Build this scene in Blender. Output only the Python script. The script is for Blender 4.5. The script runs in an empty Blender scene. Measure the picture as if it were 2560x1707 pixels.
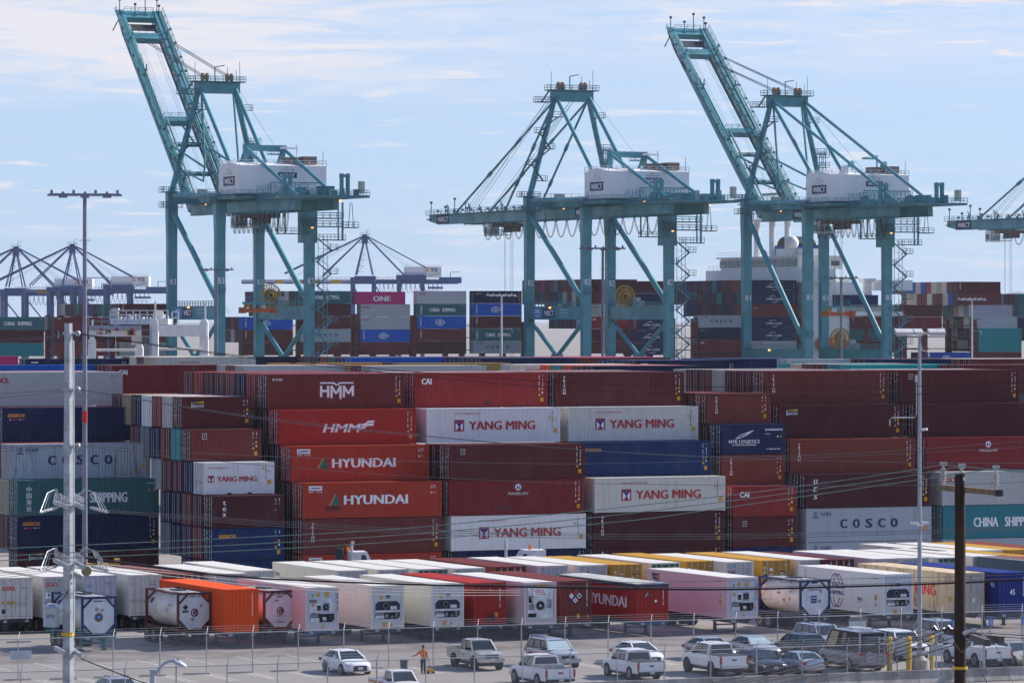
import bpy, math, random
from mathutils import Vector, Matrix
random.seed(11)
S = bpy.context.scene
COL = S.collection
R = math.radians

# ---------------------------------------------------------------- camera, sky, sun, exposure
FPX, HZ, CAMH = 10700.0, 793.0, 22.05          # focal length in photo pixels, horizon row, eye height
cam_data = bpy.data.cameras.new('camera')
cam_data.sensor_width = 36.0
cam_data.lens = FPX / 2560 * 36.0
cam_data.shift_y = -(853.5 - HZ) / 2560
cam_data.clip_start, cam_data.clip_end = 1.0, 90000
cam = bpy.data.objects.new('camera', cam_data)
cam.location = (0, 0, CAMH)
cam.rotation_euler = (R(90), 0, 0)
COL.objects.link(cam)
S.camera = cam

SUN_AZ, SUN_EL = 29.0, 34.0                     # degrees past +X towards +Y, and above the horizon
sv = Vector((math.cos(R(SUN_AZ)) * math.cos(R(SUN_EL)), math.sin(R(SUN_AZ)) * math.cos(R(SUN_EL)), math.sin(R(SUN_EL))))
sun_data = bpy.data.lights.new('sun', 'SUN')
sun_data.energy = 4.2
sun_data.angle = R(0.5)
sun_data.color = (1.0, 0.92, 0.82)
sun = bpy.data.objects.new('sun', sun_data)
sun.rotation_euler = (-sv).to_track_quat('-Z', 'Y').to_euler()
sun.location = (60, 40, 200)
COL.objects.link(sun)

world = bpy.data.worlds.new('World')
S.world = world
world.use_nodes = True
wt = world.node_tree
wt.nodes.clear()
def WN(t, **k):
    n = wt.nodes.new(t)
    for a, b in k.items(): setattr(n, a, b)
    return n
def WL(a, b): wt.links.new(a, b)
w_out, w_bg = WN('ShaderNodeOutputWorld'), WN('ShaderNodeBackground')
w_bg.inputs[1].default_value = 0.15
sky = WN('ShaderNodeTexSky', sky_type='NISHITA', sun_disc=False)
sky.sun_elevation, sky.sun_rotation = R(SUN_EL), R(90 - SUN_AZ)
sky.altitude, sky.air_density, sky.dust_density, sky.ozone_density = 20, 1.0, 0.6, 2.2
tc = WN('ShaderNodeTexCoord')
# the low band of sky a long lens sees is lifted so that it runs from pale haze to blue within a few degrees
sep = WN('ShaderNodeSeparateXYZ'); WL(tc.outputs['Generated'], sep.inputs[0])
zab = WN('ShaderNodeMath', operation='MULTIPLY_ADD'); WL(sep.outputs[2], zab.inputs[0]); zab.inputs[1].default_value = 3.4; zab.inputs[2].default_value = 0.075
cmb = WN('ShaderNodeCombineXYZ'); WL(sep.outputs[0], cmb.inputs[0]); WL(sep.outputs[1], cmb.inputs[1]); WL(zab.outputs[0], cmb.inputs[2])
nrm = WN('ShaderNodeVectorMath', operation='NORMALIZE'); WL(cmb.outputs[0], nrm.inputs[0]); WL(nrm.outputs[0], sky.inputs[0])
def wnoise(scale, detail, rough, dist, rot=0.0):
    mp = WN('ShaderNodeMapping'); mp.inputs['Scale'].default_value = scale; mp.inputs['Rotation'].default_value = (0, rot, 0)
    WL(tc.outputs['Generated'], mp.inputs[0])
    n = WN('ShaderNodeTexNoise'); n.inputs['Scale'].default_value = 1.0; n.inputs['Detail'].default_value = detail
    n.inputs['Roughness'].default_value = rough; n.inputs['Distortion'].default_value = dist
    WL(mp.outputs[0], n.inputs[0]); return n.outputs[0]
def wmap(v, a, b, c, d, smooth=True):
    n = WN('ShaderNodeMapRange'); n.interpolation_type = 'SMOOTHSTEP' if smooth else 'LINEAR'
    WL(v, n.inputs[0])
    for i, x in enumerate((a, b, c, d)): n.inputs[1 + i].default_value = x
    return n.outputs[0]
def wmath(op, a, b):
    n = WN('ShaderNodeMath', operation=op)
    for i, x in enumerate((a, b)):
        if isinstance(x, (int, float)): n.inputs[i].default_value = x
        else: WL(x, n.inputs[i])
    return n.outputs[0]
fine = wnoise((22, 22, 230), 9, 0.62, 0.9, R(3))
broad = wnoise((9, 9, 60), 4, 0.55, 0.4, R(-4))
mid = wnoise((40, 40, 520), 6, 0.6, 0.6, R(2))
high = wmath('MULTIPLY', wmap(sep.outputs[2], 0.046, 0.062, 0.0, 1.0), wmap(sep.outputs[2], 0.10, 0.3, 1.0, 0.0))
left = wmap(sep.outputs[0], 0.035, -0.05, 0.35, 1.0)
veil = wmath('MULTIPLY', wmap(broad, 0.30, 0.56, 0.35, 1.0), wmath('MULTIPLY', high, left))
veil = wmath('MULTIPLY', veil, wmap(fine, 0.34, 0.58, 0.25, 1.0))
wisp = wmath('MULTIPLY', wmap(mid, 0.52, 0.7, 0.0, 0.8), wmap(broad, 0.42, 0.6, 0.0, 1.0))
lowst = wmath('MULTIPLY', wmap(fine, 0.5, 0.72, 0.0, 0.5), wmap(sep.outputs[2], 0.035, 0.006, 0.0, 1.0))
cl = wmath('MINIMUM', wmath('ADD', wmath('ADD', veil, wisp), lowst), 0.88)
cmix = WN('ShaderNodeMix', data_type='RGBA')
hmix = WN('ShaderNodeMix', data_type='RGBA')
WL(wmath('ADD', wmap(sep.outputs[2], 0.0, 0.07, 0.16, 0.0), wmap(sep.outputs[2], 0.045, 0.24, 0.80, 0.0)), hmix.inputs[0])
WL(sky.outputs[0], hmix.inputs[6]); hmix.inputs[7].default_value = (1.85, 2.5, 3.0, 1)
WL(cl, cmix.inputs[0]); WL(hmix.outputs[2], cmix.inputs[6]); cmix.inputs[7].default_value = (3.35, 3.3, 3.25, 1)
tint = WN('ShaderNodeMix', data_type='RGBA', blend_type='MULTIPLY'); tint.inputs[0].default_value = 1.0; WL(cmix.outputs[2], tint.inputs[6]); tint.inputs[7].default_value = (1.01, 0.985, 1.05, 1)
WL(tint.outputs[2], w_bg.inputs[0]); WL(w_bg.outputs[0], w_out.inputs[0])

S.view_settings.view_transform = 'Standard'
S.view_settings.look = 'None'
S.view_settings.exposure = 0.8
S.view_settings.gamma = 1.0
S.cycles.use_adaptive_sampling = True
S.cycles.use_denoising = True
S.cycles.max_bounces = 6
S.cycles.transparent_max_bounces = 16
S.cycles.use_preview_denoising = False

# ---------------------------------------------------------------- geometry of the place
TH = R(24.3)                                    # the whole terminal lies on one grid, turned this far from the view
U2 = Vector((math.cos(TH), math.sin(TH)))       # along the stacks, to the right and away
W2 = Vector((-math.sin(TH), math.cos(TH)))      # across them, away from the viewer
def gp(px, py, z=0.0):
    """the point at height z seen at photo pixel (px, py)"""
    y = FPX * (CAMH - z) / (py - HZ)
    return Vector(((px - 1280) * y / FPX, y, z))
def dp(px, py, y):
    """the point at distance y seen at photo pixel (px, py)"""
    return Vector(((px - 1280) * y / FPX, y, CAMH - (py - HZ) * y / FPX))
def on_line(px, O, u=U2):
    """the point of the line O + t u that stands in photo column px"""
    k = (px - 1280) / FPX
    t = (k * O[1] - O[0]) / (u[0] - k * u[1])
    return Vector((O[0] + t * u[0], O[1] + t * u[1]))

# ---------------------------------------------------------------- materials
MATS = {}
def _nt(name):
    m = bpy.data.materials.new(name); m.use_nodes = True
    nt = m.node_tree; nt.nodes.clear()
    out = nt.nodes.new('ShaderNodeOutputMaterial'); b = nt.nodes.new('ShaderNodeBsdfPrincipled')
    nt.links.new(b.outputs[0], out.inputs[0])
    return m, nt, b, out
def _noise(nt, scale, detail=4, rough=0.6, stretch=None, coord='Object', rnd=False):
    t = nt.nodes.new('ShaderNodeTexCoord'); mp = nt.nodes.new('ShaderNodeMapping')
    nt.links.new(t.outputs[coord], mp.inputs[0])
    if stretch: mp.inputs['Scale'].default_value = stretch
    if rnd:
        oi = nt.nodes.new('ShaderNodeObjectInfo'); mu = nt.nodes.new('ShaderNodeMath'); mu.operation = 'MULTIPLY'; mu.inputs[1].default_value = 91.0
        nt.links.new(oi.outputs['Random'], mu.inputs[0]); nt.links.new(mu.outputs[0], mp.inputs['Location'])
    n = nt.nodes.new('ShaderNodeTexNoise'); n.inputs['Scale'].default_value = scale
    n.inputs['Detail'].default_value = detail; n.inputs['Roughness'].default_value = rough
    nt.links.new(mp.outputs[0], n.inputs[0]); return n.outputs[0]
def _range(nt, v, a, b, c, d):
    n = nt.nodes.new('ShaderNodeMapRange'); n.interpolation_type = 'SMOOTHSTEP'; nt.links.new(v, n.inputs[0])
    for i, x in enumerate((a, b, c, d)):
        if isinstance(x, (int, float)): n.inputs[1 + i].default_value = x
        else: nt.links.new(x, n.inputs[1 + i])
    return n.outputs[0]
def _mix(nt, f, a, b, mode='MIX'):
    n = nt.nodes.new('ShaderNodeMix'); n.data_type = 'RGBA'; n.blend_type = mode
    for i, x in ((0, f), (6, a), (7, b)):
        if isinstance(x, (int, float)): n.inputs[i].default_value = x
        elif isinstance(x, tuple): n.inputs[i].default_value = x if len(x) == 4 else (*x, 1)
        else: nt.links.new(x, n.inputs[i])
    return n.outputs[2]
def _math(nt, op, a, b):
    n = nt.nodes.new('ShaderNodeMath'); n.operation = op
    for i, x in enumerate((a, b)):
        if isinstance(x, (int, float)): n.inputs[i].default_value = x
        else: nt.links.new(x, n.inputs[i])
    return n.outputs[0]
def M(name, col=(0.5, 0.5, 0.5), rough=0.6, metal=0.0, var=0.18, scale=1.5, spec=0.4, coat=0.0, stretch=None):
    """a plain surface with a little unevenness of its own"""
    if name in MATS: return MATS[name]
    m, nt, b, out = _nt(name)
    v = _range(nt, _noise(nt, scale, 5, 0.6, stretch), 0.3, 0.7, 1 - var, 1 + var)
    mx = nt.nodes.new('ShaderNodeVectorMath'); mx.operation = 'SCALE'; mx.inputs[0].default_value = col
    nt.links.new(v, mx.inputs['Scale']); nt.links.new(mx.outputs[0], b.inputs['Base Color'])
    nt.links.new(_range(nt, v, 1 - var, 1 + var, min(1, rough + 0.08), max(0.03, rough - 0.08)), b.inputs['Roughness'])
    b.inputs['Metallic'].default_value = metal; b.inputs['Specular IOR Level'].default_value = spec
    b.inputs['Coat Weight'].default_value = coat
    MATS[name] = m; return m
def M_box():
    """painted steel: the object's own colour, chalking, grime and rust streaks (alpha of the colour = how worn)"""
    m, nt, b, out = _nt('container_paint')
    oi = nt.nodes.new('ShaderNodeObjectInfo')
    base = oi.outputs['Color']; wear = oi.outputs['Alpha']
    chalk = _noise(nt, 0.55, 5, 0.65, (1, 1, 0.55), rnd=True)
    c = _mix(nt, _range(nt, chalk, 0.35, 0.8, 0.0, 0.14), base, _mix(nt, 0.35, base, (0.42, 0.40, 0.40)))
    streak = _noise(nt, 2.6, 6, 0.72, (1, 1, 0.09), rnd=True)
    c = _mix(nt, _math(nt, 'MULTIPLY', _range(nt, streak, 0.5, 0.72, 0.0, 0.55), _range(nt, wear, 0.0, 1.0, 0.25, 0.8)), c, _mix(nt, 0.8, c, (0.05, 0.035, 0.03)))
    blot = _noise(nt, 0.9, 8, 0.7, (1, 1, 0.35), rnd=True)
    rmask = _math(nt, 'MULTIPLY', _range(nt, _math(nt, 'ADD', streak, _math(nt, 'MULTIPLY', blot, 0.7)), _range(nt, wear, 0, 1, 1.3, 0.86), _range(nt, wear, 0, 1, 1.45, 1.06), 0.0, 0.9), _range(nt, wear, 0.05, 0.4, 0.0, 1.0))
    c = _mix(nt, rmask, c, _mix(nt, blot, (0.16, 0.055, 0.022), (0.30, 0.12, 0.05)))
    nt.links.new(c, b.inputs['Base Color'])
    nt.links.new(_range(nt, chalk, 0.3, 0.7, 0.42, 0.68), b.inputs['Roughness'])
    b.inputs['Specular IOR Level'].default_value = 0.09
    return m
PAINT = M_box()
def M_glass(name, col, rough=0.08):
    if name in MATS: return MATS[name]
    m, nt, b, out = _nt(name)
    v = _noise(nt, 1.2, 2)
    nt.links.new(_mix(nt, v, col, tuple(x * 1.7 for x in col)), b.inputs['Base Color'])
    b.inputs['Roughness'].default_value = rough; b.inputs['Specular IOR Level'].default_value = 0.8
    MATS[name] = m; return m
def M_emit(name, col, e):
    m, nt, b, out = _nt(name)
    b.inputs['Base Color'].default_value = (*col, 1); b.inputs['Emission Color'].default_value = (*col, 1); b.inputs['Emission Strength'].default_value = e
    MATS[name] = m; return m
def M_mesh_wire(name, col, pitch, wire):
    """chain link: an opaque diamond lattice of wire with open air between"""
    m, nt, b, out = _nt(name)
    t = nt.nodes.new('ShaderNodeTexCoord'); sp = nt.nodes.new('ShaderNodeSeparateXYZ'); nt.links.new(t.outputs['Object'], sp.inputs[0])
    def band(op):
        s = _math(nt, op, sp.outputs[0], sp.outputs[2])
        fr = _math(nt, 'FRACT', _math(nt, 'DIVIDE', s, pitch), 0.0)
        return _math(nt, 'LESS_THAN', fr, wire)
    k = _math(nt, 'MAXIMUM', band('ADD'), band('SUBTRACT'))
    tr = nt.nodes.new('ShaderNodeBsdfTransparent'); mx = nt.nodes.new('ShaderNodeMixShader')
    nt.links.new(k, mx.inputs[0]); nt.links.new(tr.outputs[0], mx.inputs[1]); nt.links.new(b.outputs[0], mx.inputs[2]); nt.links.new(mx.outputs[0], out.inputs[0])
    b.inputs['Base Color'].default_value = (*col, 1); b.inputs['Metallic'].default_value = 0.5; b.inputs['Roughness'].default_value = 0.5
    MATS[name] = m; return m

# ---------------------------------------------------------------- mesh helpers
class MB:
    """collects shapes and links them as ONE mesh object"""
    def __init__(s): s.v, s.f, s.mi, s.mats = [], [], [], []
    def mat(s, m):
        if m not in s.mats: s.mats.append(m)
        return s.mats.index(m)
    def add(s, vs, fs, m=None):
        o = len(s.v); s.v += [tuple(v) for v in vs]; k = s.mat(m) if m else 0
        for f in fs: s.f.append(tuple(o + i for i in f)); s.mi.append(k)
    def box(s, a, b, m=None):
        (x0, y0, z0), (x1, y1, z1) = a, b
        s.add([(x0, y0, z0), (x1, y0, z0), (x1, y1, z0), (x0, y1, z0), (x0, y0, z1), (x1, y0, z1), (x1, y1, z1), (x0, y1, z1)],
              [(0, 3, 2, 1), (4, 5, 6, 7), (0, 1, 5, 4), (1, 2, 6, 5), (2, 3, 7, 6), (3, 0, 4, 7)], m)
    def beam(s, p, q, w, h=None, m=None, up=(0, 0, 1)):
        p, q = Vector(p), Vector(q); h = h or w; d = (q - p)
        if d.length < 1e-6: return
        d.normalize(); u = Vector(up)
        if abs(d.dot(u)) > 0.98: u = Vector((0, 1, 0))
        a = d.cross(u).normalized() * (w / 2); b = a.cross(d).normalized() * (h / 2)
        s.add([p - a - b, p + a - b, p + a + b, p - a + b, q - a - b, q + a - b, q + a + b, q - a + b],
              [(0, 3, 2, 1), (4, 5, 6, 7), (0, 1, 5, 4), (1, 2, 6, 5), (2, 3, 7, 6), (3, 0, 4, 7)], m)
    def tube(s, p, q, r, m=None, n=10, r2=None, cap=True):
        p, q = Vector(p), Vector(q); r2 = r if r2 is None else r2; d = (q - p)
        if d.length < 1e-6: return
        d.normalize(); u = Vector((0, 0, 1)) if abs(d.z) < 0.95 else Vector((1, 0, 0))
        a = d.cross(u).normalized(); b = d.cross(a)
        c = [(math.cos(2 * math.pi * i / n), math.sin(2 * math.pi * i / n)) for i in range(n)]
        vs = [p + (a * x + b * y) * r for x, y in c] + [q + (a * x + b * y) * r2 for x, y in c]
        fs = [(i, (i + 1) % n, n + (i + 1) % n, n + i) for i in range(n)]
        if cap: fs += [tuple(range(n - 1, -1, -1)), tuple(range(n, 2 * n))]
        s.add(vs, fs, m)
    def path(s, pts, r, m=None, n=6):
        pts = [Vector(p) for p in pts]; rings = []
        for i, p in enumerate(pts):
            d = (pts[min(i + 1, len(pts) - 1)] - pts[max(i - 1, 0)]).normalized()
            u = Vector((0, 0, 1)) if abs(d.z) < 0.95 else Vector((1, 0, 0))
            a = d.cross(u).normalized(); b = d.cross(a)
            rings += [p + (a * math.cos(2 * math.pi * k / n) + b * math.sin(2 * math.pi * k / n)) * r for k in range(n)]
        fs = [(i * n + k, i * n + (k + 1) % n, (i + 1) * n + (k + 1) % n, (i + 1) * n + k) for i in range(len(pts) - 1) for k in range(n)]
        fs += [tuple(range(n - 1, -1, -1)), tuple((len(pts) - 1) * n + k for k in range(n))]
        s.add(rings, fs, m)
    def prism(s, pts, fn0, fn1, m=None):
        n = len(pts); vs = [fn0(*p) for p in pts] + [fn1(*p) for p in pts]
        s.add(vs, [tuple(range(n - 1, -1, -1)), tuple(range(n, 2 * n))] + [(i, (i + 1) % n, n + (i + 1) % n, n + i) for i in range(n)], m)
    def disc(s, c, axis, r, t, m=None, n=20):
        c, a = Vector(c), Vector(axis).normalized(); s.tube(c - a * t / 2, c + a * t / 2, r, m, n)
    def loft(s, rings, m=None, cap=True):
        n = len(rings[0]); vs = [v for r in rings for v in r]
        fs = [(i * n + k, i * n + (k + 1) % n, (i + 1) * n + (k + 1) % n, (i + 1) * n + k) for i in range(len(rings) - 1) for k in range(n)]
        if cap: fs += [tuple(range(n - 1, -1, -1)), tuple((len(rings) - 1) * n + k for k in range(n))]
        s.add(vs, fs, m)
    def mesh(s, name, m=None, smooth=False):
        me = bpy.data.meshes.new(name); me.from_pydata(s.v, [], s.f)
        for x in (s.mats or ([m] if m else [])): me.materials.append(x)
        if len(s.mats) > 1: me.polygons.foreach_set('material_index', s.mi)
        if smooth:
            me.polygons.foreach_set('use_smooth', [True] * len(me.polygons)); me.set_sharp_from_angle(angle=R(38))
        me.update(); return me
    def build(s, name, parent=None, m=None, smooth=False, color=None):
        return link(name, s.mesh(name, m, smooth), parent, color)
def link(name, me, parent=None, color=None):
    o = bpy.data.objects.new(name, me); COL.objects.link(o)
    if parent is not None: o.parent = parent
    if color is not None: o.color = color
    return o
def tag(o, label, cat, group=None):
    o['label'] = ' '.join(label.split()[:16]); o['category'] = cat
    if group: o['group'] = group
    return o
def thing(name, label, cat, loc=(0, 0, 0), rz=0.0, group=None):
    o = bpy.data.objects.new(name, None); COL.objects.link(o); o.empty_display_size = 0.5
    o.location = loc; o.rotation_euler = (0, 0, rz); return tag(o, label, cat, group)
def struct(o, kind='structure'): o['kind'] = kind; return o
def dup(root, loc=None, rz=None, label=None, group=None):
    """a copy of a thing with copies of its parts and sub-parts"""
    r = root.copy(); COL.objects.link(r)
    if loc is not None: r.location = loc
    if rz is not None: r.rotation_euler = (0, 0, rz)
    if label: r['label'] = label
    if group: r['group'] = group
    for ch in list(root.children):
        c = ch.copy(); COL.objects.link(c); c.parent = r
        for g in ch.children:
            d = g.copy(); COL.objects.link(d); d.parent = c
    return r

# ---------------------------------------------------------------- lettering
_TX = {}
def text_shape(s, bold=0.0):
    """flat outline of a word in the built-in font, capitals one unit high: (points, faces, width)"""
    k = (s, bold)
    if k in _TX: return _TX[k]
    cu = bpy.data.curves.new('t', 'FONT'); cu.body = s; cu.size = 1.0; cu.resolution_u = 2; cu.offset = bold
    ob = bpy.data.objects.new('t', cu); COL.objects.link(ob)
    dg = bpy.context.evaluated_depsgraph_get(); me = bpy.data.meshes.new_from_object(ob.evaluated_get(dg))
    h = 0.729
    pts = [(v.co.x / h, v.co.y / h) for v in me.vertices]; fs = [tuple(p.vertices) for p in me.polygons]
    bpy.data.objects.remove(ob); bpy.data.curves.remove(cu); bpy.data.meshes.remove(me)
    x0 = min((p[0] for p in pts), default=0); x1 = max((p[0] for p in pts), default=1)
    pts = [(x - x0, y) for x, y in pts]
    _TX[k] = (pts, fs, x1 - x0); return _TX[k]
INK = dict(white=(0.78, 0.78, 0.80), red=(0.42, 0.015, 0.02), brightred=(0.6, 0.03, 0.02), blue=(0.01, 0.035, 0.22), navy=(0.010, 0.016, 0.085),
           yellow=(0.62, 0.40, 0.02), orange=(0.70, 0.30, 0.02), green=(0.01, 0.13, 0.10), black=(0.012, 0.012, 0.014), gold=(0.45, 0.26, 0.07),
           amber=(0.62, 0.30, 0.01), grey=(0.30, 0.30, 0.32), teal=(0.02, 0.22, 0.22), maroon=(0.10, 0.012, 0.018), skyblue=(0.10, 0.32, 0.62), purple=(0.13, 0.015, 0.09),
           brown=(0.075, 0.03, 0.028), paleblue=(0.42, 0.62, 0.80))
def ink(c): return M('paint_' + c, INK[c], 0.55, var=0.12, scale=3.0)
def lettering(parent, items, plane, name='lettering'):
    """words, marks and emblems painted flat on a surface; plane(u, v, lift) gives the 3D point"""
    mb = MB()
    for n_, it in enumerate(items):
        k = it[0]; lift = 0.002 + 0.0025 * n_
        def P(u, v): return plane(u, v, lift)
        if k == 't':                            # text, u, v, height, colour, width, slant
            _, s, u, v, h, c = it[:6]; w = it[6] if len(it) > 6 else None; sl = it[7] if len(it) > 7 else 0.0; bo = it[8] if len(it) > 8 else 0.03
            pts, fs, tw = text_shape(s, 0.0); sx = ((w - 2 * bo * h) / tw) if w else h
            for j, dx in enumerate((0, -1, 1) if bo > 0.025 else (0,)):
                mb.add([plane(u + bo * h + dx * bo * h * 0.9 + x * sx + sl * y * h, v + y * h, lift + 0.0008 * j) for x, y in pts], fs, ink(c))
        elif k == 'v':                          # letters one under another: text, u, top v, letter height, pitch, colour, letter width
            _, s, u, v, h, p, c = it[:7]; w = it[7] if len(it) > 7 else h * 0.8
            for i, ch in enumerate(s):
                pts, fs, tw = text_shape(ch, 0.0); sx = min(w, tw * h * 1.2) / max(tw, 1e-3); o = (w - tw * sx) / 2
                for j, dx in enumerate((-0.012, 0.012)): mb.add([plane(u + o + dx + x * sx, v - h - i * p + y * h, lift + 0.0008 * j) for x, y in pts], fs, ink(c))
        elif k == 'r':
            _, a, b, c_, d, c = it; mb.add([P(a, b), P(c_, b), P(c_, d), P(a, d)], [(0, 1, 2, 3)], ink(c))
        elif k == 'p':
            _, pts, c = it; mb.add([P(*p) for p in pts], [tuple(range(len(pts)))], ink(c))
        elif k == 'c':
            _, u, v, r_, c = it[:5]; e = it[5] if len(it) > 5 else 1.0
            mb.add([P(u + r_ * math.cos(i * math.pi / 10), v + r_ * e * math.sin(i * math.pi / 10)) for i in range(20)], [tuple(range(20))], ink(c))
        elif k == 'o':                          # ring arc: u, v, rx, ry, width, a0, a1, colour
            _, u, v, rx, ry, w, a0, a1, c = it; n = 14
            an = [R(a0 + (a1 - a0) * i / n) for i in range(n + 1)]
            vs = [P(u + (rx - w) * math.cos(a), v + (ry - w) * math.sin(a)) for a in an] + [P(u + rx * math.cos(a), v + ry * math.sin(a)) for a in an]
            mb.add(vs, [(i, i + 1, n + 2 + i, n + 1 + i) for i in range(n)], ink(c))
        elif k == 'l':                          # a line of a given width
            _, a, b, c_, d, w, c = it; L = math.hypot(c_ - a, d - b); nx, ny = -(d - b) / L * w / 2, (c_ - a) / L * w / 2
            mb.add([P(a - nx, b - ny), P(c_ - nx, d - ny), P(c_ + nx, d + ny), P(a + nx, b + ny)], [(0, 1, 2, 3)], ink(c))
        elif k == 'n':                          # a small number strip, too small to read: u, v0, v1, colour (upright) 
            _, u, v0, v1, c = it; z = v0; rr = random.Random(int(u * 100 + v0 * 77))
            while z < v1:
                h = rr.uniform(0.05, 0.11)
                if rr.random() < 0.85: mb.add([P(u, z), P(u + 0.06, z), P(u + 0.06, z + h), P(u, z + h)], [(0, 1, 2, 3)], ink(c))
                z += h + rr.uniform(0.02, 0.05)
        elif k == 'h':                          # the same lying: u0, u1, v, height, colour
            _, u0, u1, v, h, c = it; x = u0; rr = random.Random(int(u0 * 100 + v * 77))
            while x < u1:
                w = rr.uniform(0.04, 0.09)
                if rr.random() < 0.85: mb.add([P(x, v), P(x + w, v), P(x + w, v + h), P(x, v + h)], [(0, 1, 2, 3)], ink(c))
                x += w + rr.uniform(0.02, 0.04)
    return mb.build(name, parent)

# ---------------------------------------------------------------- shipping containers
CW = 2.438
L40, L20, L45 = 12.192, 6.058, 13.716
HC, HS = 2.896, 2.591
PAL = dict(brown=(0.145, 0.030, 0.026), maroon=(0.098, 0.018, 0.020), dmaroon=(0.066, 0.014, 0.018), red=(0.34, 0.026, 0.019), hyred=(0.38, 0.040, 0.020), carmine=(0.19, 0.018, 0.022),
           caired=(0.25, 0.022, 0.022), rust=(0.19, 0.042, 0.028), navy=(0.008, 0.016, 0.062), blue=(0.008, 0.026, 0.10), bblue=(0.006, 0.09, 0.42), white=(0.72, 0.72, 0.72), cosgrey=(0.38, 0.42, 0.47), grey=(0.42, 0.44, 0.44),
           dgrey=(0.16, 0.19, 0.21), teal=(0.035, 0.125, 0.13), bteal=(0.012, 0.26, 0.27), green=(0.010, 0.24, 0.19), dteal=(0.025, 0.085, 0.10), beige=(0.50, 0.42, 0.30), orange=(0.75, 0.085, 0.012), yellow=(0.46, 0.25, 0.035), olive=(0.28, 0.19, 0.045),
           magenta=(0.50, 0.03, 0.16), cmanavy=(0.012, 0.022, 0.075), ivory=(0.66, 0.63, 0.56), pink=(0.68, 0.52, 0.54), oldwhite=(0.60, 0.58, 0.53), tan=(0.40, 0.27, 0.14), purple=(0.08, 0.035, 0.08), rustywhite=(0.62, 0.50, 0.34), galv=(0.45, 0.46, 0.48))
STEELROD = M('galvanised_rod', (0.42, 0.42, 0.45), 0.45, 0.3, var=0.1)
RUBBER = M('black_rubber', (0.014, 0.014, 0.015), 0.75)
DARKST = M('dark_steel', (0.028, 0.028, 0.032), 0.55, 0.3)
def _wave(x0, x1, pitch, fl=0.26):
    n = max(2, round((x1 - x0) / pitch)); p = (x1 - x0) / n; out = []
    for i in range(n):
        a = x0 + i * p; out += [(a, 0), (a + p * fl, 0), (a + p * 0.5, 1), (a + p * (0.5 + fl), 1)]
    return out + [(x1, 0)]
_CM = {}
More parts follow.
